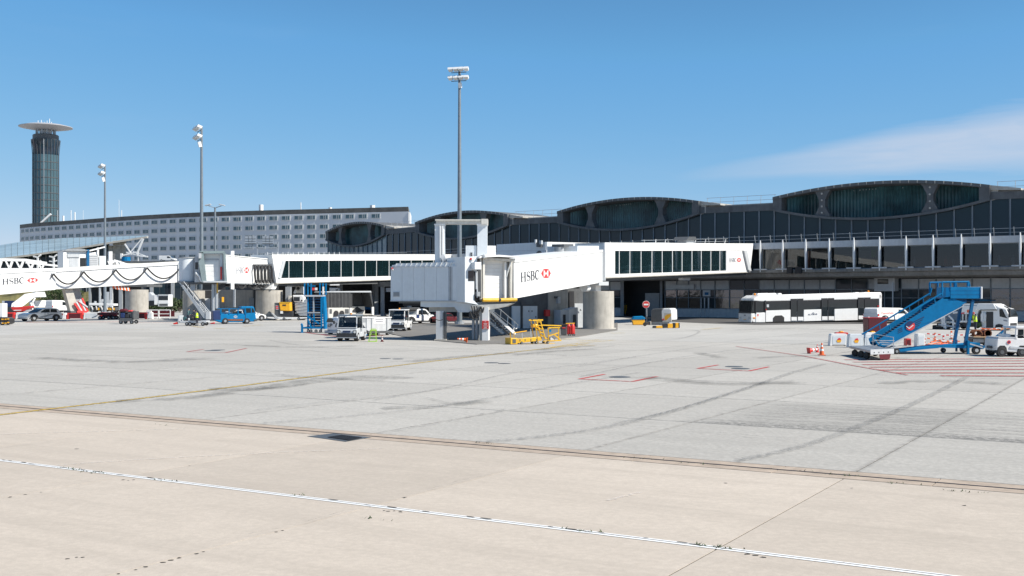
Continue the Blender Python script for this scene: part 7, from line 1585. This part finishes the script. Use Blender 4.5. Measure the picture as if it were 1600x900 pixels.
for i,(x,y,v,lb,p_) in enumerate(((305.5,509.3,hivis,'worker in a lime hi vis vest standing behind the flat luggage cart',.5),(299.5,506,None,'worker in dark clothes bending over behind the flat luggage cart',1.4),(284,504,None,'worker in a teal top behind the left end of the flat luggage cart',.4))):
    c=G(x,y); person('person',lb,(c.x,c.y+.6+i,0),[185,170,-10][i],cloth if i<2 else teal,vest=v,pose=p_,sc=.95)
# barrier gate at the concrete drum, orange generator, white belt machine
k=K('power_unit','orange yellow ground power unit with a dark body on a white towing frame','generator',428,112,457,112,gy=500.5); t=k.t
k.p('dark_body',dgrey,(428.5,438,473,496),-.1,-1.5,bev=.05); k.p('notice',lgrey,(430.5,434.8,477,484),-.06,-.1); k.p('notice_text',redl,(431,434.3,478,480),-.04,-.06); k.p('notice_text',redl,(431,434.3,481,483),-.04,-.06)
k.p('yellow_hood',amber,[(436,472.5),(453,473),(453.5,486),(450,486),(438,485.5)],.05,-1.4,bev=.07); k.p('hood_slot',blackp,(441.5,447,475.8,478),.07,0); k.p('hood_edge',yellow,(436,453,472,473.5),.08,-1.4); k.p('lower_body',blackp,(438,456,486,495),-.1,-1.4,bev=.05); k.p('white_plate',white,(438,442,486,490),.02,-.1)
k.p('tow_frame',white,[(418,495.2),(480,495.8),(480,497.3),(440,499),(434,498.5),(418,497)],.1,-.3); k.p('tow_frame',lgrey,[(424,489),(426,489),(436,497),(433,498)],.15,0)
for x in(444,467): k.wheel(x,500.6,2.5,(.1,-1.2),.2)
k=K('belt_machine','white machine with a dark screen and silver wrapped chute beside the blue stand','loader',455,118,480,118,gy=500); t=k.t
k.p('control_housing',white,[(457,461),(473,461),(475.5,466),(474,472.5),(459,472)],.0,-1.2,bev=.08); k.p('screen',carglass,(459,468.5,464,470.5),.02,0); k.lamp('knob',black,471.5,469.5,.02,.12)
k.p('silver_chute',galv,[(460,473),(480,467),(480,494),(468,494),(460.5,485)],-.1,-1.3,bev=.06)
for i in range(4): k.p('chute_fold',lgrey,[(461,475+i*4.6),(480,472+i*5),(480,472.8+i*5),(461,475.9+i*4.6)],-.05,-.12)
k.p('dark_base',blackp,[(445,474),(458,474),(462,486),(468,494),(480,495),(480,497),(446,497)],-.4,-1.5,bev=.05); k.p('grey_post',cream,(450,454,462,474),-.3,-.8); k.p('grey_tower',grey,(444,452,448,474),-.8,-1.6)
for x in(450,472): k.wheel(x,500,2.4,(-.4,-1.4),.2)
k=K('engine_on_stand','small dark and white engine part behind the white machine','equipment',456,146,472,146,gy=498); 
c=k.pt(466,450.5,0); MB().tube(c,c-k.pl.n*.5,.38,n=18).build('round_housing',concl,k.t,world=True); MB().tube(c+k.pl.n*.03,c-k.pl.n*.1,.22,n=18).build('round_hole',blackp,k.t,world=True); k.p('white_frame',white,[(458,458),(462,450),(464,452),(461,459)],0,-.4,bev=.04); k.p('housing',cream,(461,471,446.5,458),-.3,-1.2,bev=.05); k.p('stand',dgrey,(460,470,458,497.5),-.4,-1.0); k.p('top_bar',lgrey,(448,462,446.5,448),-.2,-.6)
